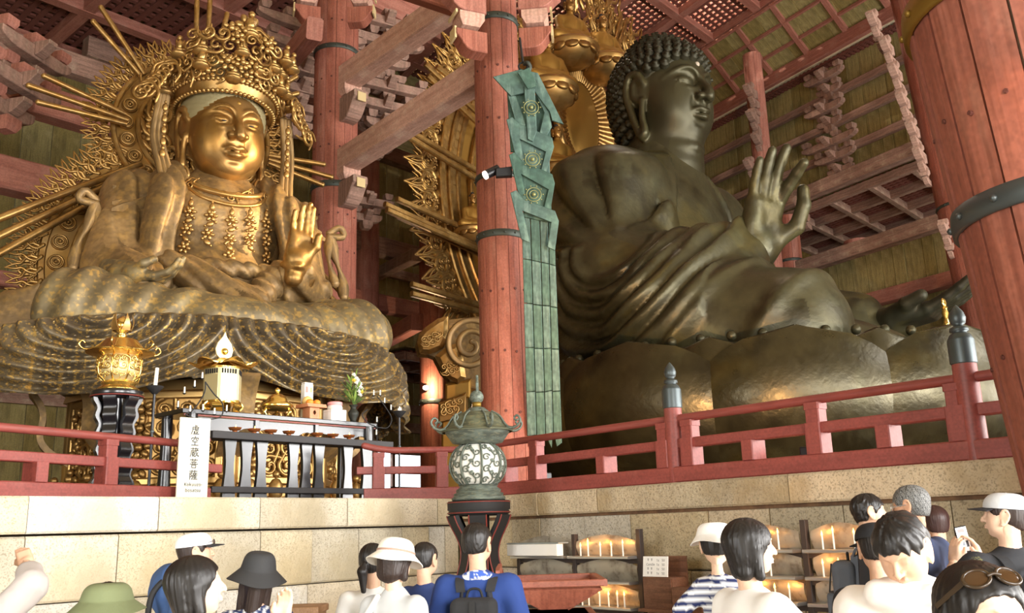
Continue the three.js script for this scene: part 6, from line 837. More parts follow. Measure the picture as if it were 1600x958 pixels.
// ---- iron candle branches, candlesticks
function candleBranch(label, o, pts, tips, group) { const t = thing('candle_branch', label, 'candle holder', o); pts.forEach(p => part(t, 'iron_arm', [tubeG(p, .009, 24, 6)], M.blackMat)); tips.forEach(p => { part(t, 'drip_pan', [lathe([[0, 0], [.026, .012], [.03, .014], [.008, -.004], [0, -.006]], 12, p)], M.blackMat); part(t, 'candle', [rod(add(p, [0, .006, 0]), add(p, [0, .1, 0]), .012, .011, 8)], M.candle); }); const f0 = pts[pts.length - 1]; const e = f0[f0.length - 1]; part(t, 'support_pole', [rod([e[0], HP, e[2]], e, .012, .012, 8)], M.blackMat); part(t, 'foot', [lathe([[0, .03], [.03, .03], [.1, .012], [.1, 0], [0, 0]], 14, [e[0], HP, e[2]])], M.blackMat); return t; }
candleBranch('curling iron candle branch before the hexagonal lantern', [6.678,3.321,-11.7], [[[6.24,3.297,-11.6], [6.349,3.375,-11.6], [6.507,3.635,-11.6], [6.509,3.77,-11.6]], [[6.509,3.77,-11.6], [6.634,3.629,-11.6], [6.79,3.48,-11.6], [6.778,3.317,-11.6], [6.576,3.25,-11.6]], [[6.24,3.297,-11.6], [6.432,3.241,-11.6], [6.576,3.25,-11.6]], [[6.576,3.25,-11.6], [6.58,3.171,-11.6]]], [[6.206,3.574,-11.6], [6.351,3.675,-11.6], [6.459,3.801,-11.6], [6.125,3.375,-11.6], [6.304,3.328,-11.6], [6.493,3.359,-11.6], [6.669,3.319,-11.6], [6.855,3.376,-11.6]]);
candleBranch('curling iron candle branch at the right end of altar table', [9.637,3.379,-11.7], [[[9.581,3.325,-11.6], [9.37,3.394,-11.6], [9.265,3.51,-11.6], [9.368,3.6,-11.6]], [[9.581,3.325,-11.6], [9.796,3.338,-11.6], [9.878,3.479,-11.6], [9.741,3.67,-11.6], [9.578,3.825,-11.6]], [[9.568,3.365,-11.6], [9.569,3.097,-11.6]]], [[9.498,3.828,-11.6], [9.632,3.84,-11.6], [9.727,3.721,-11.6], [9.864,3.615,-11.6], [9.567,3.396,-11.6], [9.556,3.189,-11.6]]);
function candlestick(label, px, yPan, z, candle) { const x = px, t = thing('candlestick', label, 'candle holder', [x, HP, z]), H = yPan - HP; part(t, 'pole', [rod([0, 0, 0], [0, H - .1, 0], .02, .018, 10), ], M.black, true); part(t, 'knop', [lathe([[.02, H * .6], [.03, H * .6 + .02], [.02, H * .6 + .04]], 12)], M.ironGrey, true); part(t, 'foot', [lathe([[0, .05], [.03, .05], [.12, .02], [.13, 0], [0, 0]], 18)], M.black, true); part(t, 'pan', [lathe([[0, H - .1], [.03, H - .1], [.075, H - .05], [.115, H], [.105, H + .005], [.06, H - .04], [0, H - .05]], 14)], M.blackMat, true); for (const [dx, h, r] of candle) { part(t, 'candle', [rod([dx, H - .04, 0], [dx + (candle.length < 2 ? .015 : 0), H + h, 0], r, r * .9, 10)], M.candle, true); part(t, 'wick', [rod([dx, H + h, 0], [dx + .002, H + h + .015, 0], .003, .002, 5)], M.wick, true); } }
candlestick('tall black candlestick with one white candle beside the round lantern', 5.734, 3.621, -11.5, [[0, .25, .026]]);
candlestick('black candlestick with three candle stubs right of the altar table', 9.784, 3.567, -11.3, [[-.02, .05, .013], [.005, .08, .013], [.03, .06, .013]]);
for (const [p, l] of [[onTable([7.637,3.545,-12.2]), 'left-hand of two small white cups left of the incense burner'], [onTable([7.748,3.544,-12.2]), 'right-hand of two small white cups left of the incense burner']]) { single('offering_cup', l, 'cup', [lathe([[0, 0], [.028, 0], [.035, .05], [.031, .05], [.025, .008], [0, .006]], 14, p)], M.white, p, 'small cups on the altar table'); }
// ---- gilded vase ornament on the lotus pedestal, far right
{ const p = [28.244,7.051,-8.162], t = thing('gilt_ornament', 'slender gilt ornament standing among the bronze petals', 'ornament', p); part(t, 'stem', [lathe([[0, 0], [.12, 0], [.09, .15], [.06, .3], [.1, .42], [.07, .55], [.09, .62], [0, .66]], 14)], M.polish, true); part(t, 'foot', [rod([0, -.6, 0], [0, .02, 0], .14, .12, 12)], M.polish, true); part(t, 'wing', [ball([-.06, .75, 0], [.1, .14, .05])], M.polish, true); part(t, 'wing', [ball([.06, .75, 0], [.1, .14, .05])], M.polish, true); }

// ------------------------------------------------------------ bronze lantern at the corner
M.verdi = S({ map: rep(tex(256, (u, v) => { const a = pfbm(u, v, 8, 8, 301, 5), b = pfbm(u, v, 30, 30, 303, 3); let q = mix3(hx('#6f7a70'), hx('#545b52'), smooth(.35, .65, a)); q = mix3(q, hx('#9a9578'), .5 * smooth(.55, .7, b)); return q; }), 2), roughness: .6, metalness: .4 });
M.verdiLight = S({ map: M.verdi.map, color: 0xe8dcc0, roughness: .65, metalness: .3 });
{
  const b = [7.903,1.991,-7.711], x = b[0], z = b[2], y = b[1], t = thing('bronze_lantern', 'large round bronze lantern with vine openwork on a black stand', 'lantern', [x, 0, z]), L = (pr, n = 36) => lathe(pr, n, [x, y, z]);
  part(t, 'stand_top', [L([[0, 0], [.36, 0], [.37, -.02], [.37, -.1], [.35, -.11], [.36, -.12], [.36, -.15], [.3, -.17], [0, -.17]])], M.blackMat); for (const yy of [-.015, -.135]) part(t, 'red_line', [new THREE.TorusGeometry(.368, .007, 6, 48).rotateX(1.5708).translate(x, y + yy, z)], M.lacqEdge);
  for (let i = 0; i < 6; i++) { const a = i / 6 * 6.283 + .2; const f = (u, v) => { const r = .2 + .12 * Math.pow(v, 4) + .05 * Math.sin(v * 14) + .1 * Math.pow(1 - v, 4), s = (u - .5) * .2; return [x + Math.sin(a) * r + Math.cos(a) * s, lerp(.02, y - .17, v), z + Math.cos(a) * r - Math.sin(a) * s]; }; const lg = part(t, 'stand_leg', [shell(f, 4, 40, .06)], M.blackMat); for (const e of [0, 1]) part(lg, 'red_edge', [tubeG(Array.from({ length: 24 }, (_, k) => f(e, k / 23)), .009, 46, 5)], M.lacqEdge); }
  part(t, 'stand_core', [rod([x, 0, z], [x, y - .15, z], .12, .12, 16)], M.blackMat); part(t, 'stand_foot', [lathe([[0, .1], [.34, .1], [.4, .05], [.4, 0], [0, 0]], 32, [x, 0, z])], M.blackMat);
  part(t, 'lantern_base', [L([[0, 0], [.31, 0], [.32, .03], [.29, .06], [.295, .085], [.26, .1], [.27, .125], [.22, .16], [.24, .19], [0, .19]])], M.verdi);
  const prof = v => { const a = lerp(-1.0, 1.02, v); return [.335 * Math.cos(a * .92), .42 + .275 * Math.sin(a)]; };
  const body = part(t, 'paper_globe', [L(Array.from({ length: 18 }, (_, i) => { const q = prof(i / 17); return [q[0] - .02, q[1]]; }), 40)], S({ color: 0xe6e4da, roughness: .8 }));
  const on = (a, v, o = 0) => { const q = prof(v); return [x + Math.sin(a) * (q[0] + o), y + q[1], z + Math.cos(a) * (q[0] + o)]; };
  for (let i = 0; i < 8; i++) { const a0 = i / 8 * 6.283 + .13; part(body, 'globe_rib', [tubeG(Array.from({ length: 12 }, (_, k) => on(a0, k / 11)), .014, 24, 6)], M.verdi);
    const w = .785, S_ = (u, v) => on(a0 + u * w, v, -.004); part(body, 'vine', [tubeG(Array.from({ length: 16 }, (_, k) => { const v = .04 + k / 15 * .92; return S_(.5 + .18 * Math.sin(v * 12), v); }), .008, 40, 5)], M.verdi);
    for (let k = 0; k < 7; k++) { const s = k % 2 ? 1 : -1, cv = .12 + k * .125, cu = .5 + s * .27, pts = Array.from({ length: 12 }, (_, j) => { const tt = j / 11, an = tt * 7.2 + (s > 0 ? 2.6 : .5), r = .2 * (1 - tt * .75); return S_(cu + Math.cos(an * s) * r * .95, clamp(cv + Math.sin(an) * r * .42, .01, .99)); }); part(body, 'vine_scroll', [tubeG(pts, t_ => .009 * (1 - .3 * t_), 26, 5)], M.verdi); if (k % 2) piece(body, 'vine_leaf', (ORN.vleaf ??= uvBox(new THREE.SphereGeometry(1, 7, 5).scale(.03, .02, .008))), M.verdi, sub(S_(.5, cv + .06), [x, 0, z]), [0, a0 + w / 2, k]); } }
  part(t, 'collar', [L([[.2, .66], [.3, .68], [.385, .8], [.39, .815], [.36, .82], [.2, .8]])], M.verdi); const roof = part(t, 'roof', [L([[.42, .805], [.43, .82], [.4, .835], [.36, .87], [.3, .97], [.24, 1.02], [.15, 1.05], [.1, 1.055]], 48)], M.verdiLight);
  for (let i = 0; i < 8; i++) { const a = i / 8 * 6.283 + .3, q = (r, yy) => [x + Math.sin(a) * r, y + yy, z + Math.cos(a) * r]; part(roof, 'roof_ridge', [tubeG([q(.2, 1.045), q(.3, .985), q(.37, .885), q(.43, .83)], .012, 12, 5)], M.verdi); part(roof, 'roof_curl', [tubeG([q(.4, .84), q(.47, .83), q(.54, .86), q(.57, .92), q(.53, .97), q(.49, .94), q(.52, .91)], t_ => .02 * (1 - .4 * t_), 24, 6)], M.verdi); }
  part(t, 'finial_base', [L([[0, 1.12], [.09, 1.1], [.14, 1.06], [.16, 1.04], [.14, 1.03], [0, 1.03]])], M.verdi); part(t, 'brass_collar', [L([[0, 1.17], [.055, 1.17], [.055, 1.11], [0, 1.1]])], M.brass); part(t, 'jewel', [ball([x, y + 1.23, z], .085, 16, 12)], M.verdi); part(t, 'flame_crest', [plate([[0, .22], [.03, .14], [.06, .12], [.075, .04], [.06, -.02], [.02, -.05], [-.02, -.05], [-.06, -.02], [-.075, .04], [-.06, .12], [-.03, .14]].map(p => [x + p[0] * .75, y + 1.28 + p[1], z - p[0] * .66]), .02, .005)], M.verdi);
}
// ------------------------------------------------------------ candle racks along the side wall
const RW0 = [8.996,2.1,-7.626], rackAt = (s, y, o) => add(add(flat(RW0, y), mul(dr, s)), mul(nr_, o)); // s metres toward the right, o out from the wall
M.steel = S({ color: 0xc2c4c4, roughness: .3, metalness: .85 }); M.soot = S({ map: rep(tex(256, (u, v) => { const a = pfbm(u, v, 5, 5, 311, 4), b = pfbm(u, v, 20, 20, 313, 3); let q = mix3(hx('#b5ae9e'), hx('#9c9486'), smooth(.35, .65, a)); q = mix3(q, hx('#6e6252'), .45 * smooth(.55, .72, b * .5 + a * .5)); return q; }), 1.5), roughness: .45, metalness: .5 });
M.rackWood = S({ color: 0x3a302b, roughness: .7 });
function rack(label, bays, rows, posts, lit, seed) {
  const mid = (bays[0][0] + bays[bays.length - 1][1]) / 2, o0 = rackAt(mid, 0, .42), t = thing('candle_rack', label, 'candle rack', o0), r = rng(seed); let nth = 0;
  for (const [s, y1] of posts) part(t, 'rack_post', [bar(rackAt(s, 0, .42), rackAt(s, y1, .42), .06, .06, .005, dr)], M.rackWood);
  for (const y of rows) part(t, 'cross_rail', [bar(rackAt(bays[0][0] - .03, y - .05, .42), rackAt(bays[bays.length - 1][1] + .03, y - .05, .42), .04, .05, .004)], M.rackWood);
  bays.forEach(([a, b], bi) => rows.forEach((y, ri) => {
    part(t, 'tray', [bar(rackAt(a + .02, y - .01, .5), rackAt(b - .02, y - .01, .5), .18, .03, .006)], M.steel);
    part(t, 'wind_shield', [shell((u, v) => rackAt(lerp(a + .03, b - .03, u), y + v * (.16 + .07 * Math.sin(u * 3.14)), .4 + .05 * Math.sin(v * 2.2)), 12, 6, .006)], M.soot);
    const k = lit[bi][ri]; for (let i = 0; i < k; i++) { const s = lerp(a + .08, b - .08, (i + .3 + r() * .4) / k), h = .1 + r() * .06, p = rackAt(s, y, .52); const c = thing('votive_candle', `${['first', 'second', 'third', 'fourth', 'fifth', 'sixth'][i]} lit candle from left, ${['top', 'middle', 'bottom'][ri]} tray, ${['left', 'right'][bi]} bay of rack ${lit.lab}`, 'candle', p, 0, 'votive candles on the racks'); piece(c, 'wax', (ORN.wax ??= uvBox(new THREE.CylinderGeometry(.008, .009, .1, 8).translate(0, .05, 0))), M.candle, [0, 0, 0], [0, 0, (r() - .5) * .08], [1, h / .1, 1]); const f = piece(c, 'flame', flameG, M.flame, [0, h, 0], [0, 0, 0], 1); if (i % 2 === 0) { const l = new THREE.PointLight(0xffa850, .09); l.position.set(0, h + .03, 0); l.castShadow = true; c.add(l); } }
  }));
  return t;
}
const sOf = p => dot(sub(p, flat(RW0, 0)), dr);
const sr = (a) => a;
rack('dark wooden candle rack with three metal trays left of the price sign', [[sOf([8.223,1.345,-7.745]), sOf([8.273,1.339,-6.766])], [sOf([8.302,1.338,-6.734]), sOf([8.354,1.346,-5.749])]], [1.34, 1.08, .82], [[sOf([8.288,1.339,-6.75]), 1.58], [sOf([8.363,1.345,-5.739]), 1.62], [sOf([8.223,1.345,-7.745]), 1.3]], Object.assign([[0, 0, 0], [5, 0, 6]], { lab: 'near the price sign' }), 3);
rack('dark wooden candle rack with three metal trays right of the bob-haired woman', [[sOf([8.328,1.33,-4.705]), sOf([8.185,1.389,-3.764])], [sOf([8.167,1.389,-3.707]), sOf([8.106,1.386,-3.082])]], [1.4, 1.17, .95], [[sOf([8.201,1.388,-3.746]), 1.66], [sOf([8.117,1.386,-3.07]), 1.6], [sOf([8.365,1.329,-4.741]), 1.5]], Object.assign([[4, 2, 5], [3, 3, 0]], { lab: 'behind the bob-haired woman' }), 5);
{ const a = sOf([8.223,1.345,-7.745]), b = sOf([8.263,1.34,-6.777]), t = thing('paper_tray', 'long white tray of paper strips on the left candle rack', 'tray', rackAt((a + b) / 2, 1.345, .56)); part(t, 'tray', [bar(rackAt(a + .04, 1.415, .6), rackAt(b - .04, 1.415, .6), .1, .13, .006)], M.white); part(t, 'lid', [bar(rackAt(a + .02, 1.49, .56), rackAt(b - .02, 1.49, .56), .16, .015, .004)], S({ color: 0x8d9490, roughness: .5 })); }
{ // wooden counter with price sign
  const w = S({ map: rep(grainTex(321, hx('#7b5540'), hx('#60402f'), hx('#8d6850'), .5), 1.5), roughness: .65 }), p = [8.216,0.961,-5.426], t = thing('candle_box', 'brown wooden candle box and counter below the price sign', 'box', [p[0], 0, p[2]]), o = -Math.atan2(-dr[0], dr[2]); const at = (a, y, d) => add(add([p[0], y, p[2]], mul(dr, a)), mul(nr_, d));
  part(t, 'box_front', [bar(at(-.17, p[1] + .02, .1), at(.2, p[1] + .02, .1), .02, .3, .003)], w); part(t, 'box_side', [bar(at(-.17, p[1] + .02, .1), at(-.17, p[1] + .02, -.15), .02, .3, .003)], w); part(t, 'box_side', [bar(at(.2, p[1] + .02, .1), at(.2, p[1] + .02, -.15), .02, .3, .003)], w); part(t, 'box_top', [bar(at(-.17, p[1] + .17, -.02), at(.2, p[1] + .17, -.02), .26, .02, .003)], w); part(t, 'counter', [bar(at(-.2, p[1] - .14, 0), at(.62, p[1] - .14, 0), .35, .03, .004)], w); part(t, 'drawer_box', [bar(at(.22, p[1] - .02, .0), at(.58, p[1] - .02, .0), .26, .22, .004)], w); part(t, 'back_board', [bar(at(-.17, p[1] + .27, -.13), at(.22, p[1] + .27, -.13), .02, .22, .003)], w); for (const s of [-.17, .58]) part(t, 'leg', [bar(at(s, 0, 0), at(s, p[1] - .15, 0), .06, .06, .004, dr)], w);
  const c = document.createElement('canvas'); c.width = 320; c.height = 210; const g = c.getContext('2d'); g.fillStyle = '#f6f6f4'; g.fillRect(0, 0, 320, 210); g.fillStyle = '#55555c'; g.strokeStyle = '#55555c'; g.lineWidth = 4; g.font = '36px sans-serif'; g.fillText('Candle', 44, 96); for (const [row, y] of [[0, 48], [2, 142], [3, 188]]) { for (let k = 0; k < 2; k++) { const ox = 56 + k * 46; g.beginPath(); g.moveTo(ox, y - 24); g.lineTo(ox + 22, y - 24); g.moveTo(ox + 11, y - 28); g.lineTo(ox + 11, y); g.moveTo(ox + 2, y - 12); g.lineTo(ox + 22, y - 12); g.stroke(); } } ['1', '1', '1', '1'].forEach((q, i) => { g.fillText(q + 'x', 176, 52 + i * 46); g.fillText(['50', '50', '50', '50'][i], 246, 52 + i * 46); });
  const tx = new THREE.CanvasTexture(c); tx.colorSpace = THREE.SRGBColorSpace; const sg = thing('price_sign', 'white price sign propped on the wooden candle box', 'sign', at(.01, p[1] + .185, .12)); sg.rotation.y = Math.atan2(nr_[0], nr_[2]); sg.rotation.order = 'YXZ'; sg.rotation.x = -.12; part(sg, 'card', [box([0, .1, 0], [.33, .2, .012], .002)], M.white, true); const m = new THREE.Mesh(new THREE.PlaneGeometry(.325, .195).translate(0, .1, .0066), S({ map: tx, roughness: .6 })); m.name = 'lettering'; sg.add(m);
}
{ // offertory box
  const w = S({ map: rep(grainTex(331, hx('#a4614c'), hx('#8a4d3b'), hx('#b87a63'), .4), 1.2), roughness: .5 }), p = [5.941,1.054,-5], t = thing('offertory_box', 'large red-brown slatted offertory box before the candle racks', 'offering box', [p[0], 0, p[2]], .73), y = p[1];
  part(t, 'body', [box([-.05, (y - .06) / 2, 0], [.85, y - .06, .6], .012)], w, true); for (const s of [-1, 1]) part(t, 'sloping_panel', [plate([[-.5, y + .16, s * .36], [.42, y + .16, s * .36], [.32, y + .01, s * .1], [-.4, y + .01, s * .1]], .025, .004)], w, true); for (const x of [-.5, .42]) part(t, 'end_panel', [plate([[x, y + .16, -.36], [x, y + .16, .36], [x + (x < 0 ? .1 : -.1), y + .01, .1], [x + (x < 0 ? .1 : -.1), y + .01, -.1]], .025, .004)], w, true);
  for (const s of [-1, 1]) part(t, 'rim', [bar([-.56, y + .19, s * .38], [.48, y + .19, s * .38], .06, .05, .006)], w, true); for (const x of [-.54, .46]) part(t, 'rim', [bar([x, y + .19, -.38], [x, y + .19, .38], .06, .05, .006)], w, true); for (let k = 0; k < 5; k++) part(t, 'slat', [bar([-.38 + k * .17, y + .02, -.12], [-.38 + k * .17, y + .02, .12], .03, .05, .004)], w, true); part(t, 'base_moulding', [box([-.05, y - .09, 0], [.95, .06, .7], .01)], w, true); part(t, 'back_rail', [plate([[-.55, y + .22, -.4], [.45, y + .22, -.4], ...Array.from({ length: 11 }, (_, k) => [.45 - k * .1, y + .3 + .02 * (k % 2), -.4])], .03)], w, true);
}
{ const w = M.darkWood, p = [4.003,1.149,-5.738], t = thing('wooden_counter', 'brown wooden counter edge between straw hat and ponytail', 'counter', [p[0], 0, p[2]], .73); const wm = S({ map: rep(grainTex(341, hx('#b08a68'), hx('#98724f'), hx('#c4a080'), .4), 1.2), roughness: .5 }); part(t, 'top', [box([0, p[1], 0], [.36, .05, .4], .01)], wm, true); part(t, 'front_board', [box([0, p[1] - .15, .17], [.32, .26, .03])], wm, true); part(t, 'body', [box([0, p[1] / 2 - .03, 0], [.3, p[1] - .07, .3], .01)], wm, true); }

// ------------------------------------------------------------ visitors
const SKIN = ['#d9ad8f', '#e6c0a4', '#c99a7c'].map(c => S({ color: c, roughness: .55 }));
const cloth = (c, r = .85) => S({ color: c, roughness: r, bumpMap: bumpRough, bumpScale: .002 });
M.hair = S({ color: 0x1a1614, roughness: .45 }); M.hairBrown = S({ color: 0x2e201a, roughness: .5 }); M.hairGrey = S({ map: rep(tex(256, (u, v) => { const a = pfbm(u, v, 60, 8, 401, 3); const k = .14 + .55 * smooth(.35, .75, a); return [k, k, k * .98]; }), 6), roughness: .6 });
// o: head [x,y,z] (head centre, world), yaw, look [pitch, yaw, roll], skin, shirt, stripes fn, arms [[elbow, hand],[elbow, hand]] local metres or null, trousers colour, w shoulder scale
function person(label, o) {
  const H = o.head[1] + .125 * (o.hs || 1), k = Math.min(H, 1.75) / 1.7 * (o.scale || 1), U = .222 * (o.hs || 1), y0 = o.feet || 0;
  const g = thing('person', label, 'person', [o.head[0] - Math.sin(o.yaw) * (o.lean || 0), y0, o.head[2] - Math.cos(o.yaw) * (o.lean || 0)], o.yaw);
  const hy = o.head[1] - y0, hz = (o.lean || 0), ny = hy - .2 * (o.hs || 1) - (o.drop || 0), sy = ny - .055 * k, sw = .185 * k * (o.w || 1), hip = Math.max(sy - .52 * k, .35), nz = hz * .75;
  const look = o.look || [0, 0, 0], HM = new THREE.Matrix4().compose(new THREE.Vector3(0, hy, hz + .01), new THREE.Quaternion().setFromEuler(new THREE.Euler(look[0], look[1], look[2], 'YXZ')), new THREE.Vector3(U, U, U));
  const A = o.arms || [null, null], arms = [-1, 1].map((s, i) => { const sh = [s * sw, sy, nz * .8 - .01]; const e = A[i]?.[0] ?? [s * (sw + .07 * k), sy - .27 * k, nz * .6 - .03], h = A[i]?.[1] ?? [s * (sw + .04 * k), sy - .5 * k, nz * .5 + .09]; return { sh, e, h, dir: A[i]?.[2], s }; });
  const legs = o.sitting ? [] : [-1, 1].flatMap(s => [cap([s * .09 * k, hip, 0], [s * .1 * k, hip * .53, .01], .088 * k, .06 * k, .05), cap([s * .1 * k, hip * .53, .01], [s * .1 * k, .09, -.02], .058 * k, .042 * k, .03), cap([s * .1 * k, .04, -.03], [s * .11 * k, .035, .13 * k], .045 * k, .035 * k, .03)]);
  const tor = [ell([0, lerp(hip, sy, .72), nz * .5], [.155 * k * (o.w || 1), .2 * k, .105 * k], .06), ell([0, hip + .02, 0], [.15 * k, .14 * k, .11 * k], .1), cap([-sw * .8, sy - .01, nz * .8 - .01], [sw * .8, sy - .01, nz * .8 - .01], .055 * k, .055 * k, .07)];
  const armP = arms.flatMap(a => [cap(a.sh, a.e, .05 * k, .04 * k, .04), cap(a.e, a.h, .038 * k, .027 * k, .02)]);
  const headP = mapPrims(facePrims({ ears: .55, fat: .95 }), HM), neck = cap([0, ny - .03, nz], [0, hy - .06, hz - .02], .056 * k, .052 * k, .04);
  const hands = arms.flatMap(a => { const d = a.dir ? a.dir[0] : nrm(sub(a.h, a.e)), pal = a.dir ? a.dir[1] : [-a.s, 0, 0]; return mapPrims(handPrims(a.dir?.[2] || [[.0, .3, .35, .3], [.0, .35, .35, .3], [.0, .35, .4, .3], [.0, .4, .4, .3]], [[.25, .2, .1], [.42, .5, .25], [.38, .78, .32]].map(q => a.s < 0 !== !!a.dir?.[3] ? q : [-q[0], q[1], q[2]])), frameM(a.h, d, pal, .102 * k)); });
  part(g, 'body', [sdfMesh([...legs, ...tor, ...armP, neck], .022), sdfMesh([...headP, cap([0, hy - .1, hz - .02], [0, ny, nz], .05 * k, .054 * k, .03)], .0072), ...(o.hands ? [sdfMesh(hands, .0065)] : [sdfMesh(hands, .012)])], o.skin || SKIN[0], true);
  // shirt
  const ins = o.thick ?? .012, sl = o.sleeve ?? .55; const sh = [ell([0, lerp(hip, sy, .72), nz * .5], [.155 * k * (o.w || 1) + ins, .2 * k + ins, .105 * k + ins], .06), ell([0, hip + .02, 0], [.15 * k + ins, .16 * k, .11 * k + ins], .1), cap([-sw * .8, sy - .01, nz * .8 - .01], [sw * .8, sy - .01, nz * .8 - .01], .055 * k + ins, .055 * k + ins, .07), cap([0, sy + .02, nz * .9], [0, ny + (o.collar || -.02), nz], .075 * k, .066 * k + ins * .5, .05)];
  for (const a of arms) { sh.push(cap(a.sh, sl >= 1 ? a.e : mixv(a.sh, a.e, Math.min(sl * 1.6, 1)), .05 * k + ins * 1.5, .046 * k + ins * 1.6, .03)); if (sl > .7) sh.push(cap(a.e, mixv(a.e, a.h, (sl - .5) * 1.6), .042 * k + ins * 1.4, .034 * k + ins * 1.4, .02)); }
  if (o.hood) sh.push(...o.hood(ny, nz, k));
  const f = o.fold ?? .006; const cg = sdfMesh(sh, .0165, { pad: .02, disp: (x, y, z, d) => d - f * (fbm(x * 9, y * 7, z * 9, 3) - .5) * 2.2, color: o.stripes });
  const sm_ = o.stripes ? S({ vertexColors: true, roughness: .85 }) : cloth(o.shirt); part(g, 'shirt', cg, sm_, true);
  if (legs.length) part(g, 'trousers', sdfMesh([...[-1, 1].flatMap(s => [cap([s * .09 * k, hip, 0], [s * .1 * k, hip * .53, .01], .1 * k, .078 * k, .05), cap([s * .1 * k, hip * .53, .01], [s * .1 * k, .1, -.02], .075 * k, .065 * k, .03)]), ell([0, hip + .01, 0], [.16 * k, .12 * k, .12 * k], .06)], .025), cloth(o.pants || 0x2c3038), true);
  if (legs.length) for (const s of [-1, 1]) part(g, 'shoe', sdfMesh([cap([s * .1 * k, .045, -.05], [s * .11 * k, .04, .15 * k], .055 * k, .046 * k, .02)], .02), cloth(0x2a2a2c), true);
  const inHead = (geo) => { geo.applyMatrix4(HM); return geo; };
  if (o.hair) { const hm = o.hairMat || M.hair; part(g, 'hair', inHead(sdfMesh(o.hair, o.hc || .026, { pad: .03, disp: (x, y, z, d) => d - (o.messy ? .09 : .03) * (fbm(Math.atan2(x, z + .05) * (o.messy ? 5 : 9), y * (o.messy ? 5 : 2.2), 1 + z * 3, 2) - .5) - .014 * (ridge(Math.atan2(x, z + .1) * (o.strand || 40) + y * 2) - .5) })), hm, true); }
  g.userData.fr = undefined; delete g.userData.fr; return { g, HM, k, sy, ny, nz, hy, hz, sw, hip, inHead };
}
// hair shapes in head units
const shortHair = (front = .2) => [ell([0, .16, -.08], [.4, .42, .49], .03), ell([0, -.1, -.22], [.33, .3, .27], .12), ell([0, -.14, .36], [.42, .36 + (.2 - front), .34], .05, 's'), ell([0, -.5, .05], [.6, .3, .6], .06, 's'), ell([.42, -.06, .02], [.12, .16, .11], .03, 's'), ell([-.42, -.06, .02], [.12, .16, .11], .03, 's')];
const bobHair = (len_ = .5) => [ell([0, .14, -.08], [.43, .44, .5], .03), cap([.3, 0, -.05], [.33, -len_, .03], .16, .1, .1), cap([-.3, 0, -.05], [-.33, -len_, .03], .16, .1, .1), ell([0, -.15, -.22], [.4, .42, .26], .12), cap([-.22, -len_ + .05, -.22], [.22, -len_ + .05, -.22], .14, .14, .1), ell([0, -.16, .34], [.31, .42, .36], .05, 's')];
const ponyHair = () => [ell([0, .15, -.08], [.4, .42, .48], .03), ell([0, -.12, -.2], [.32, .3, .28], .12), ell([0, -.14, .36], [.42, .36, .34], .05, 's'), ell([0, -.55, .1], [.6, .3, .6], .06, 's'), cap([0, -.1, -.55], [.03, -.3, -.62], .1, .15, .04), cap([.03, -.3, -.62], [.0, -.85, -.55], .16, .08, .05)];
const longHair = () => [ell([0, .14, -.08], [.42, .43, .49], .03), cap([-.28, 0, -.1], [-.32, -.95, -.1], .18, .12, .12), cap([.28, 0, -.1], [.32, -.95, -.1], .18, .12, .12), cap([0, -.1, -.28], [0, -1.0, -.3], .26, .22, .15), ell([0, -.16, .34], [.33, .42, .36], .05, 's')];
function brimHat(p, mat, band, bmat, o = {}) { // soft hat with drooping brim, head units
  const R = o.r || .47, hh = o.h || .42, bw = o.brim || .26, dr_ = o.droop || .18; const c = part(p.g, 'hat', p.inHead(shell((u, v) => { const a = u * 6.2832, vv = v; let r, y; if (vv < .55) { const t = vv / .55; r = lerp(.02, R * .92, Math.pow(t, .55)); y = .2 + hh - .36 * hh * t * t * t; } else if (vv < .75) { const t = (vv - .55) / .2; r = lerp(R * .92, R * 1.05, t); y = lerp(.2 + hh * .64, .24, t); } else { const t = (vv - .75) / .25; r = R * 1.05 + t * bw; y = .24 - t * dr_ + .04 * Math.sin(a * 3 + (o.ph || 0)) * t; } return [Math.sin(a) * r, y - .02, Math.cos(a) * r * 1.1 - .06]; }, 48, 34, .022, true)), mat, true); if (o.tilt) { }
  if (band) part(p.g, 'hat_band', p.inHead(shell((u, v) => { const a = u * 6.2832, r = R * 1.03 + .025 + v * .0; return [Math.sin(a) * r * (1.0 + (1 - v) * .01), .21 + v * .09, Math.cos(a) * r * 1.1 - .06]; }, 40, 2, .02, true)), bmat, true); return c; }
function baseballCap(p, mat, brimMat, o = {}) { part(p.g, 'cap', p.inHead(shell((u, v) => { const a = u * 6.2832, r = .44 * Math.pow(Math.sin(v * 1.5708 + .02), .6); return [Math.sin(a) * r, .2 + .36 * Math.cos(v * 1.5708) + .0 * a, Math.cos(a) * r * 1.15 - .07]; }, 40, 14, .025, true)), mat, true); part(p.g, 'cap_brim', p.inHead(shell((u, v) => { const a = (u - .5) * 2.0, r = .5 + v * .36 * Math.cos(a * .8); return [Math.sin(a) * r * .92, .19 - v * .06 - .06 * a * a * .4, Math.cos(a) * r - .06]; }, 18, 6, .02)), brimMat, true); part(p.g, 'cap_button', p.inHead(ball([0, .565, -.07], .03, 8, 6)), mat, true); if (o.opening) part(p.g, 'cap_opening', p.inHead(shell((u, v) => { const a = Math.PI + (u - .5) * 1.0, q = Math.sin((u) * 3.14); return [Math.sin(a) * .452, .2 + v * .17 * q, Math.cos(a) * .452 * 1.15 - .07]; }, 14, 4, .03)), M.blackMat, true); }
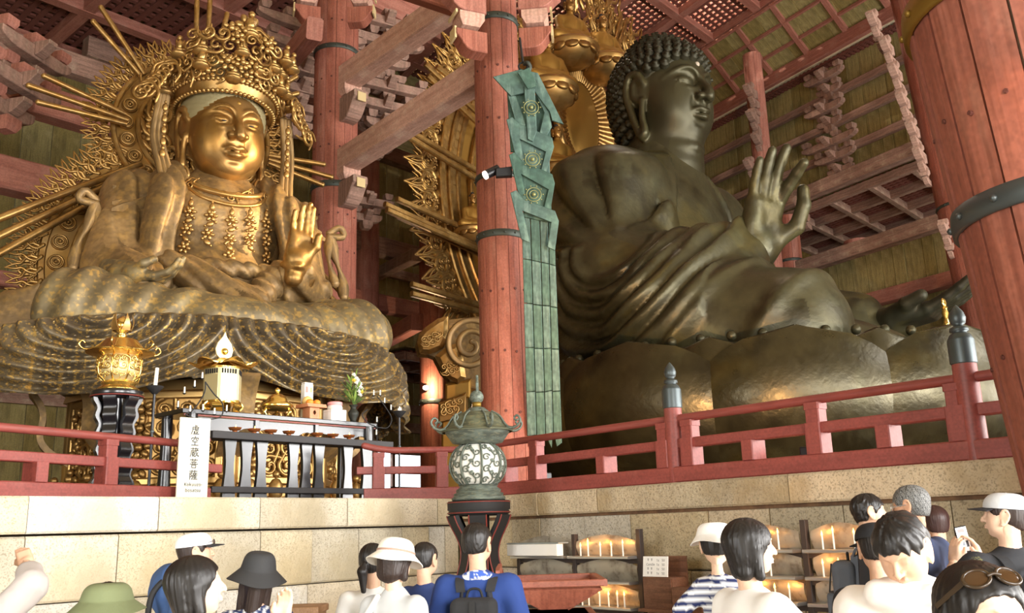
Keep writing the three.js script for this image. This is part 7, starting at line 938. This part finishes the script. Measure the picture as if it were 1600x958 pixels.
function backpack(p, mat, o = {}) { const { k, sy, nz } = p, w = .28 * k, h = .4 * k, c = [0, sy - .25 * k, nz * .5 - .19 * k]; const b = part(p.g, 'backpack', new RoundedBoxGeometry(w, h, .15 * k, 3, .05 * k).translate(...c), mat, true); part(b, 'pocket', new RoundedBoxGeometry(w * .8, h * .42, .06 * k, 2, .025 * k).translate(c[0], c[1] - h * .2, c[2] - .09 * k), mat, true); part(b, 'buckle_strap', [bar([0, c[1] + h * .45, c[2] - .078 * k], [0, c[1] - h * .3, c[2] - .125 * k], .035, .008)], M.blackMat, true); part(b, 'carry_loop', tubeG([[-.05 * k, c[1] + h * .48, c[2] + .03], [-.03 * k, c[1] + h * .48 + .05, c[2] + .03], [.03 * k, c[1] + h * .48 + .05, c[2] + .03], [.05 * k, c[1] + h * .48, c[2] + .03]], .008, 14, 6), M.blackMat, true); for (const s of [-1, 1]) part(b, 'shoulder_strap', [shell((u, v) => { const t = v * 3.0, x = s * (.085 + .02 * Math.sin(t)) * k + (u - .5) * .055 * k, r = .088 * k; return [x, sy - .03 * k + Math.cos(t - 1.5) * r * 1.1 - .0, nz * .75 + Math.sin(t - 1.5) * r * 1.35 * -1 - .01 + .0]; }, 3, 16, .012), bar([s * .085 * k, sy - .02, nz * .6 - .115 * k], [s * .12 * k, sy - .3 * k, nz * .5 - .13 * k], .05 * k, .012)], mat, true); }
const AWAY = 2.3, RIGHT = .73, LEFT = -2.41, TOCAM = -.84;
const col = h => { const c = new THREE.Color(h); return [c.r, c.g, c.b]; };
// left group
person('visitor at left edge in grey blouse with one arm raised', { head: [1.599,1.535,-5.041], yaw: AWAY, look: [-.25, 0, 0], shirt: 0xb5aca6, sleeve: .85, thick: .02, fold: .016, hair: longHair(), hairMat: S({ color: 0x2a2030, roughness: .5 }), hands: 1, arms: [[[-.33, 1.46, .04], [-.21, 1.56, .2], [[.5, .6, .5], [.4, -.2, 1]]], null] });
{ const p = person('visitor in green bucket hat at the lower left', { head: [1.862,1.357,-4.041], yaw: AWAY + .2, shirt: 0xe6e2d8, hair: shortHair() }); brimHat(p, cloth(0x757d58), 0, null, { r: .45, h: .36, brim: .24, droop: .2 }); for (const s of [-1, 1]) part(p.g, 'hat_eyelet', p.inHead(ball([s * .3, .3, -.42], .025, 6, 5)), M.blackMat, true); }
{ const p = person('man in white cap and blue hooded jacket facing right', { head: [3.195,1.565,-5.716], yaw: 1.2, lean: .13, drop: -.07, look: [-.1, -.1, 0], shirt: 0x3a5684, sleeve: 1.1, thick: .028, fold: .014, collar: .01, w: 1.1, hair: shortHair(), hairMat: M.hairBrown, hood: (ny, nz, k) => [cap([-.1, ny - .01, nz - .12], [.1, ny - .01, nz - .12], .075, .075, .04), ell([0, ny - .1, nz - .17], [.14, .12, .07], .05)] }); baseballCap(p, cloth(0xf2f0ee), cloth(0x24242a)); part(p.g, 'sunglasses', p.inHead(merge([place(new THREE.SphereGeometry(.1, 10, 8).scale(1, .75, .25), [.14, .26, .5]), place(new THREE.SphereGeometry(.1, 10, 8).scale(1, .75, .25), [-.14, .26, .5]), bar([.25, .28, .45], [.46, .2, -.1], .02, .025), bar([-.25, .28, .45], [-.46, .2, -.1], .02, .025)])), S({ color: 0x3a2018, roughness: .2 }), true); part(p.g, 'bag_strap', tubeG([[-.12, p.sy + .07, -.02], [-.14, p.sy - .05, -.13], [-.1, p.sy - .35, -.15]], .02, 20, 6), M.blackMat, true); }
{ const p = person('dark bob-haired visitor in patterned collar, profile to the right', { head: [1.99,1.462,-3.552], yaw: 1.05, look: [-.12, 0, 0], skin: SKIN[1], shirt: 0xd8d4c4, hair: bobHair(.42), strand: 26, collar: .02, hands: 1, stripes: (x, y, z) => { const n = fbm(x * 30, y * 30, z * 30, 2); return n > .55 ? col('#6e7f86') : n > .45 ? col('#e8e4d4') : col('#b8a468'); }, arms: [null, [[.26, 1.14, .2], [.17, 1.3, .36], [[-.15, .95, .1], [-.9, 0, -.3]]]] }); }
{ const p = person('woman in black straw hat and navy-striped shirt', { head: [3.319,1.411,-5.173], yaw: 2.55, look: [-.15, 0, .12], shirt: 0x223055, hair: longHair(), hairMat: M.hairBrown, stripes: (x, y, z) => { const s = Math.sin((x + z * .3) * 150); return s > .55 ? col('#e8e6e0') : s > .35 ? col('#8890a8') : col('#27335c'); } }); brimHat(p, S({ map: rep(tex(256, (u, v) => { const k = .13 + .1 * (.5 + .5 * Math.sin(v * 6.283 * 40)) + .05 * pn(u * 60, v * 60, 60, 60, 4); return [k, k, k * 1.02]; }), 5), roughness: .8 }), 0, null, { r: .45, h: .5, brim: .34, droop: .3, ph: 1 }); }
{ const p = person('young woman with dark ponytail in white top', { head: [4.187,1.465,-5.11], yaw: 2.15, look: [.05, -.2, 0], shirt: 0xf3f2ef, hair: ponyHair(), strand: 30 }); }
{ const p = person('woman in cream bucket hat and grey shirt', { head: [3.744,1.477,-4.366], yaw: 1.75, look: [.22, 0, 0], skin: SKIN[1], shirt: 0xc9cbcb, sleeve: 1, fold: .012, hair: bobHair(.38), hairMat: M.hairBrown, collar: .01 }); brimHat(p, cloth(0xf1ece0), 1, cloth(0xa88878), { r: .47, h: .44, brim: .24, droop: .24 }); part(p.g, 'bag_strap', tubeG([[.08, p.sy + .06, -.06], [.12, p.sy - .08, -.13], [.13, p.sy - .4, -.12]], .022, 20, 6), cloth(0xf0efec), true); part(p.g, 'ear_drop', p.inHead(ball([.4, -.36, .02], .035, 8, 6)), S({ color: 0xb03040, roughness: .4 }), true); }
{ const p = person('boy with short black hair in navy shirt', { head: [4.565,1.461,-4.998], yaw: 1.75, hs: .96, look: [.1, 0, 0], shirt: 0x2b3f74, hair: shortHair(), w: .9, collar: .0 }); part(p.g, 'collar_trim', tubeG(Array.from({ length: 16 }, (_, i) => { const a = i / 16 * 6.283; return [Math.sin(a) * .078, p.ny - .025 + .01 * Math.cos(a), Math.cos(a) * .075 + p.nz]; }), .008, 40, 5, true), cloth(0xe8e4d0), true); }
{ const p = person('man in blue shirt with black backpack and patterned scarf', { head: [4.207,1.571,-4.124], yaw: 2.2, look: [.08, -.35, 0], shirt: 0x243f80, sleeve: .4, w: 1.04, hair: shortHair(.24), strand: 60, thick: .02 }); backpack(p, cloth(0x2b2b2d)); part(p.g, 'scarf', sdfMesh([tubeS(Array.from({ length: 11 }, (_, i) => { const a = i / 10 * 6.283; return [Math.sin(a) * .075, p.ny + .005 + .012 * Math.cos(a * 2), Math.cos(a) * .07 + p.nz - .005]; }), .03, .02, 'u', 22)], .011, { pad: .01, color: (x, y, z) => fbm(x * 40, y * 60, z * 40, 2) > .5 ? col('#eef0f4') : col('#3c5cb0'), disp: (x, y, z, d) => d - .005 * ridge(y * 160 + x * 30) }), S({ vertexColors: true, roughness: .9 }), true); part(p.g, 'sleeve_badge', new THREE.BoxGeometry(.006, .05, .045).translate(p.sw + .085, p.sy - .1, -.01), M.white, true); }
// woman and child
{ const p = person('woman with sleek black bob in white top, profile to the right', { head: [3.751,1.543,-2.022], yaw: 1.0, look: [.0, -.2, 0], skin: SKIN[1], shirt: 0xf6f4f1, thick: .02, hair: bobHair(.52), strand: 50, collar: -.045, w: 1.05, arms: [[[-.24, 1.12, .14], [-.06, 1.06, .3]], null] }); }
{ const h = [3.926,1.552,-2.287]; const p = person('small child in white hat and navy-striped shirt held by the woman', { head: h, yaw: 2.0, hs: .8, scale: .52, feet: h[1] - .78, look: [.1, 0, 0], skin: SKIN[1], hair: shortHair(), w: .8, sleeve: .5, hands: 1, stripes: (x, y, z) => { const s = Math.sin(y * 190); return s > .45 ? col('#eef0f2') : col('#1f2b5c'); }, pants: 0xf4f2ee, arms: [null, [[.2, .47, -.06], [.17, .36, -.22], [[-.2, -.5, -.8], [-1, 0, .2]]]] }); brimHat(p, cloth(0xf5f3f0), 0, null, { r: .46, h: .36, brim: .16, droop: .2 }); }
// right group
{ const p = person('dark-haired man in black T-shirt facing right by the candle rack', { head: [6.322,1.692,-2.493], yaw: .35, messy: 1, look: [0, .2, 0], shirt: 0x2e2e32, sleeve: .6, hair: shortHair(.22), thick: .018 }); backpack(p, cloth(0x5a5e66)); }
{ const p = person('grey-haired man in navy shirt with glasses, turned away left', { head: [5.776,1.713,-2.016], yaw: 2.95, look: [.08, .25, 0], skin: SKIN[2], shirt: 0x3a4666, sleeve: .6, hair: shortHair(.3), hairMat: M.hairGrey, strand: 70, w: 1.1, thick: .018 }); part(p.g, 'glasses', p.inHead(merge([place(new THREE.TorusGeometry(.095, .012, 6, 18), [.13, .02, .43]), place(new THREE.TorusGeometry(.095, .012, 6, 18), [-.13, .02, .43]), bar([.22, .03, .41], [.4, .05, -.02], .014, .02), bar([-.22, .03, .41], [-.4, .05, -.02], .014, .02)])), S({ color: 0xb8b8b8, roughness: .3, metalness: .7 }), true); }
{ person('brown-haired visitor hidden behind the grey-haired man', { head: [7.068,1.604,-2.311], yaw: 2.2, shirt: 0x403c40, hair: shortHair(.2), hairMat: S({ color: 0x3a2420, roughness: .5 }) }); }
{ const p = person('visitor in black cap with black backpack behind the bending man', { head: [4.902,1.497,-1.913], yaw: 2.0, look: [.15, 0, 0], shirt: 0x2a2a2e, hair: shortHair(), w: 1.0 }); baseballCap(p, cloth(0x1b1b1e), cloth(0x1b1b1e)); backpack(p, cloth(0x202124)); }
{ const p = person('black-haired man in beige hoodie bowing his head', { head: [3.314,1.537,-1.202], yaw: -1.5, lean: .14, drop: -.04, messy: 1, look: [.6, -.1, .1], skin: SKIN[0], shirt: 0xeee6de, sleeve: 1.1, thick: .03, fold: .016, collar: .03, hair: shortHair(.22), strand: 22, w: 1.05, hood: (ny, nz, k) => [cap([-.1, ny + .0, nz - .09], [.1, ny + .0, nz - .09], .06, .06, .05), cap([-.09, ny + .02, nz + .07], [.09, ny + .02, nz + .07], .045, .045, .04), ell([0, ny - .09, nz - .13], [.13, .1, .05], .04)] }); }
{ const p = person('woman facing the camera with sunglasses pushed up on black hair', { head: [2.354,1.423,-0.695], yaw: -.8, look: [.06, 0, .05], skin: SKIN[1], shirt: 0x5a4a62, hair: longHair(), strand: 24 }); part(p.g, 'sunglasses_frame', p.inHead(merge([place(new THREE.TorusGeometry(.125, .02, 8, 24).scale(1.05, .8, 1), [.165, .43, .27], [-.8, .25, 0]), place(new THREE.TorusGeometry(.125, .02, 8, 24).scale(1.05, .8, 1), [-.165, .43, .27], [-.8, -.25, 0]), tubeG([[-.06, .46, .31], [0, .475, .31], [.06, .46, .31]], .018, 8, 6), bar([.29, .4, .24], [.46, .14, -.06], .02, .05), bar([-.29, .4, .24], [-.46, .14, -.06], .02, .05)])), S({ color: 0x3a2c1e, roughness: .25 }), true); for (const s of [-1, 1]) part(p.g, 'tinted_lens', p.inHead(place(new THREE.SphereGeometry(.122, 16, 10).scale(1.05, .8, .12), [s * .165, .43, .27], [-.8, s * .25, 0])), S({ color: 0x4a3420, roughness: .12, metalness: .2 }), true); }
{ const h = [5.602,1.638,-1.466]; const p = person('man in grey cap and olive-sleeved shirt photographing with a phone', { head: h, yaw: 2.42, look: [-.1, .95, 0], skin: SKIN[1], shirt: 0x26272b, thick: .02, hair: shortHair(.28), hairMat: M.hairBrown, w: 1.12, hands: 1, sleeve: .62, arms: [[[-.3, h[1] - .42, .2], [-.085, h[1] - .24, .4], [[.25, .9, .1], [.9, 0, .3]]], [[.3, h[1] - .42, .2], [.085, h[1] - .24, .4], [[-.25, .9, .1], [-.9, 0, .3]]]] }); baseballCap(p, cloth(0xc9cccf), cloth(0x202024), { opening: 1 }); backpack(p, cloth(0x1c1d20));
  for (const s of [-1, 1]) part(p.g, 'olive_sleeve', sdfMesh([cap([s * p.sw, p.sy, -.01], mixv([s * p.sw, p.sy, -.01], [s * .3, h[1] - .48, .14], .95), .082, .074, .02)], .014), cloth(0x5c5a3a), true);
  part(p.g, 'bottle_pocket', rod([-.17, p.sy - .5, -.2], [-.17, p.sy - .28, -.2], .04, .04, 12), cloth(0x2f6ac0), true);
  const ph = [p.g.position.x + Math.sin(2.42) * .42, h[1] - .12, p.g.position.z + Math.cos(2.42) * .42], c = document.createElement('canvas'); c.width = 96; c.height = 192; const q = c.getContext('2d'); q.fillStyle = '#f2eee8'; q.fillRect(0, 0, 96, 192); q.fillStyle = '#8a4a3e'; q.fillRect(14, 14, 60, 26); q.fillStyle = '#30404c'; q.fillRect(30, 84, 22, 60); q.fillStyle = '#c9b48a'; q.fillRect(8, 50, 40, 30); q.fillStyle = '#3c3c40'; q.fillRect(60, 110, 24, 50); const tx = new THREE.CanvasTexture(c); tx.colorSpace = THREE.SRGBColorSpace;
  const t = thing('smartphone', 'white-screened smartphone held up by the man in grey cap', 'phone', ph, 2.42 + Math.PI); t.rotation.order = 'YXZ'; t.rotation.z = .15; part(t, 'case', new RoundedBoxGeometry(.075, .15, .009, 2, .004), M.blackMat, true); const sc = new THREE.Mesh(new THREE.PlaneGeometry(.068, .138).translate(0, 0, .0052), S({ map: tx, roughness: .3, emissive: 0xffffff, emissiveMap: tx, emissiveIntensity: .35 })); sc.name = 'screen'; t.add(sc); }

scene.traverse(o => { if (o.isMesh) { o.castShadow = true; o.receiveShadow = true; } });
renderer.render(scene, camera);
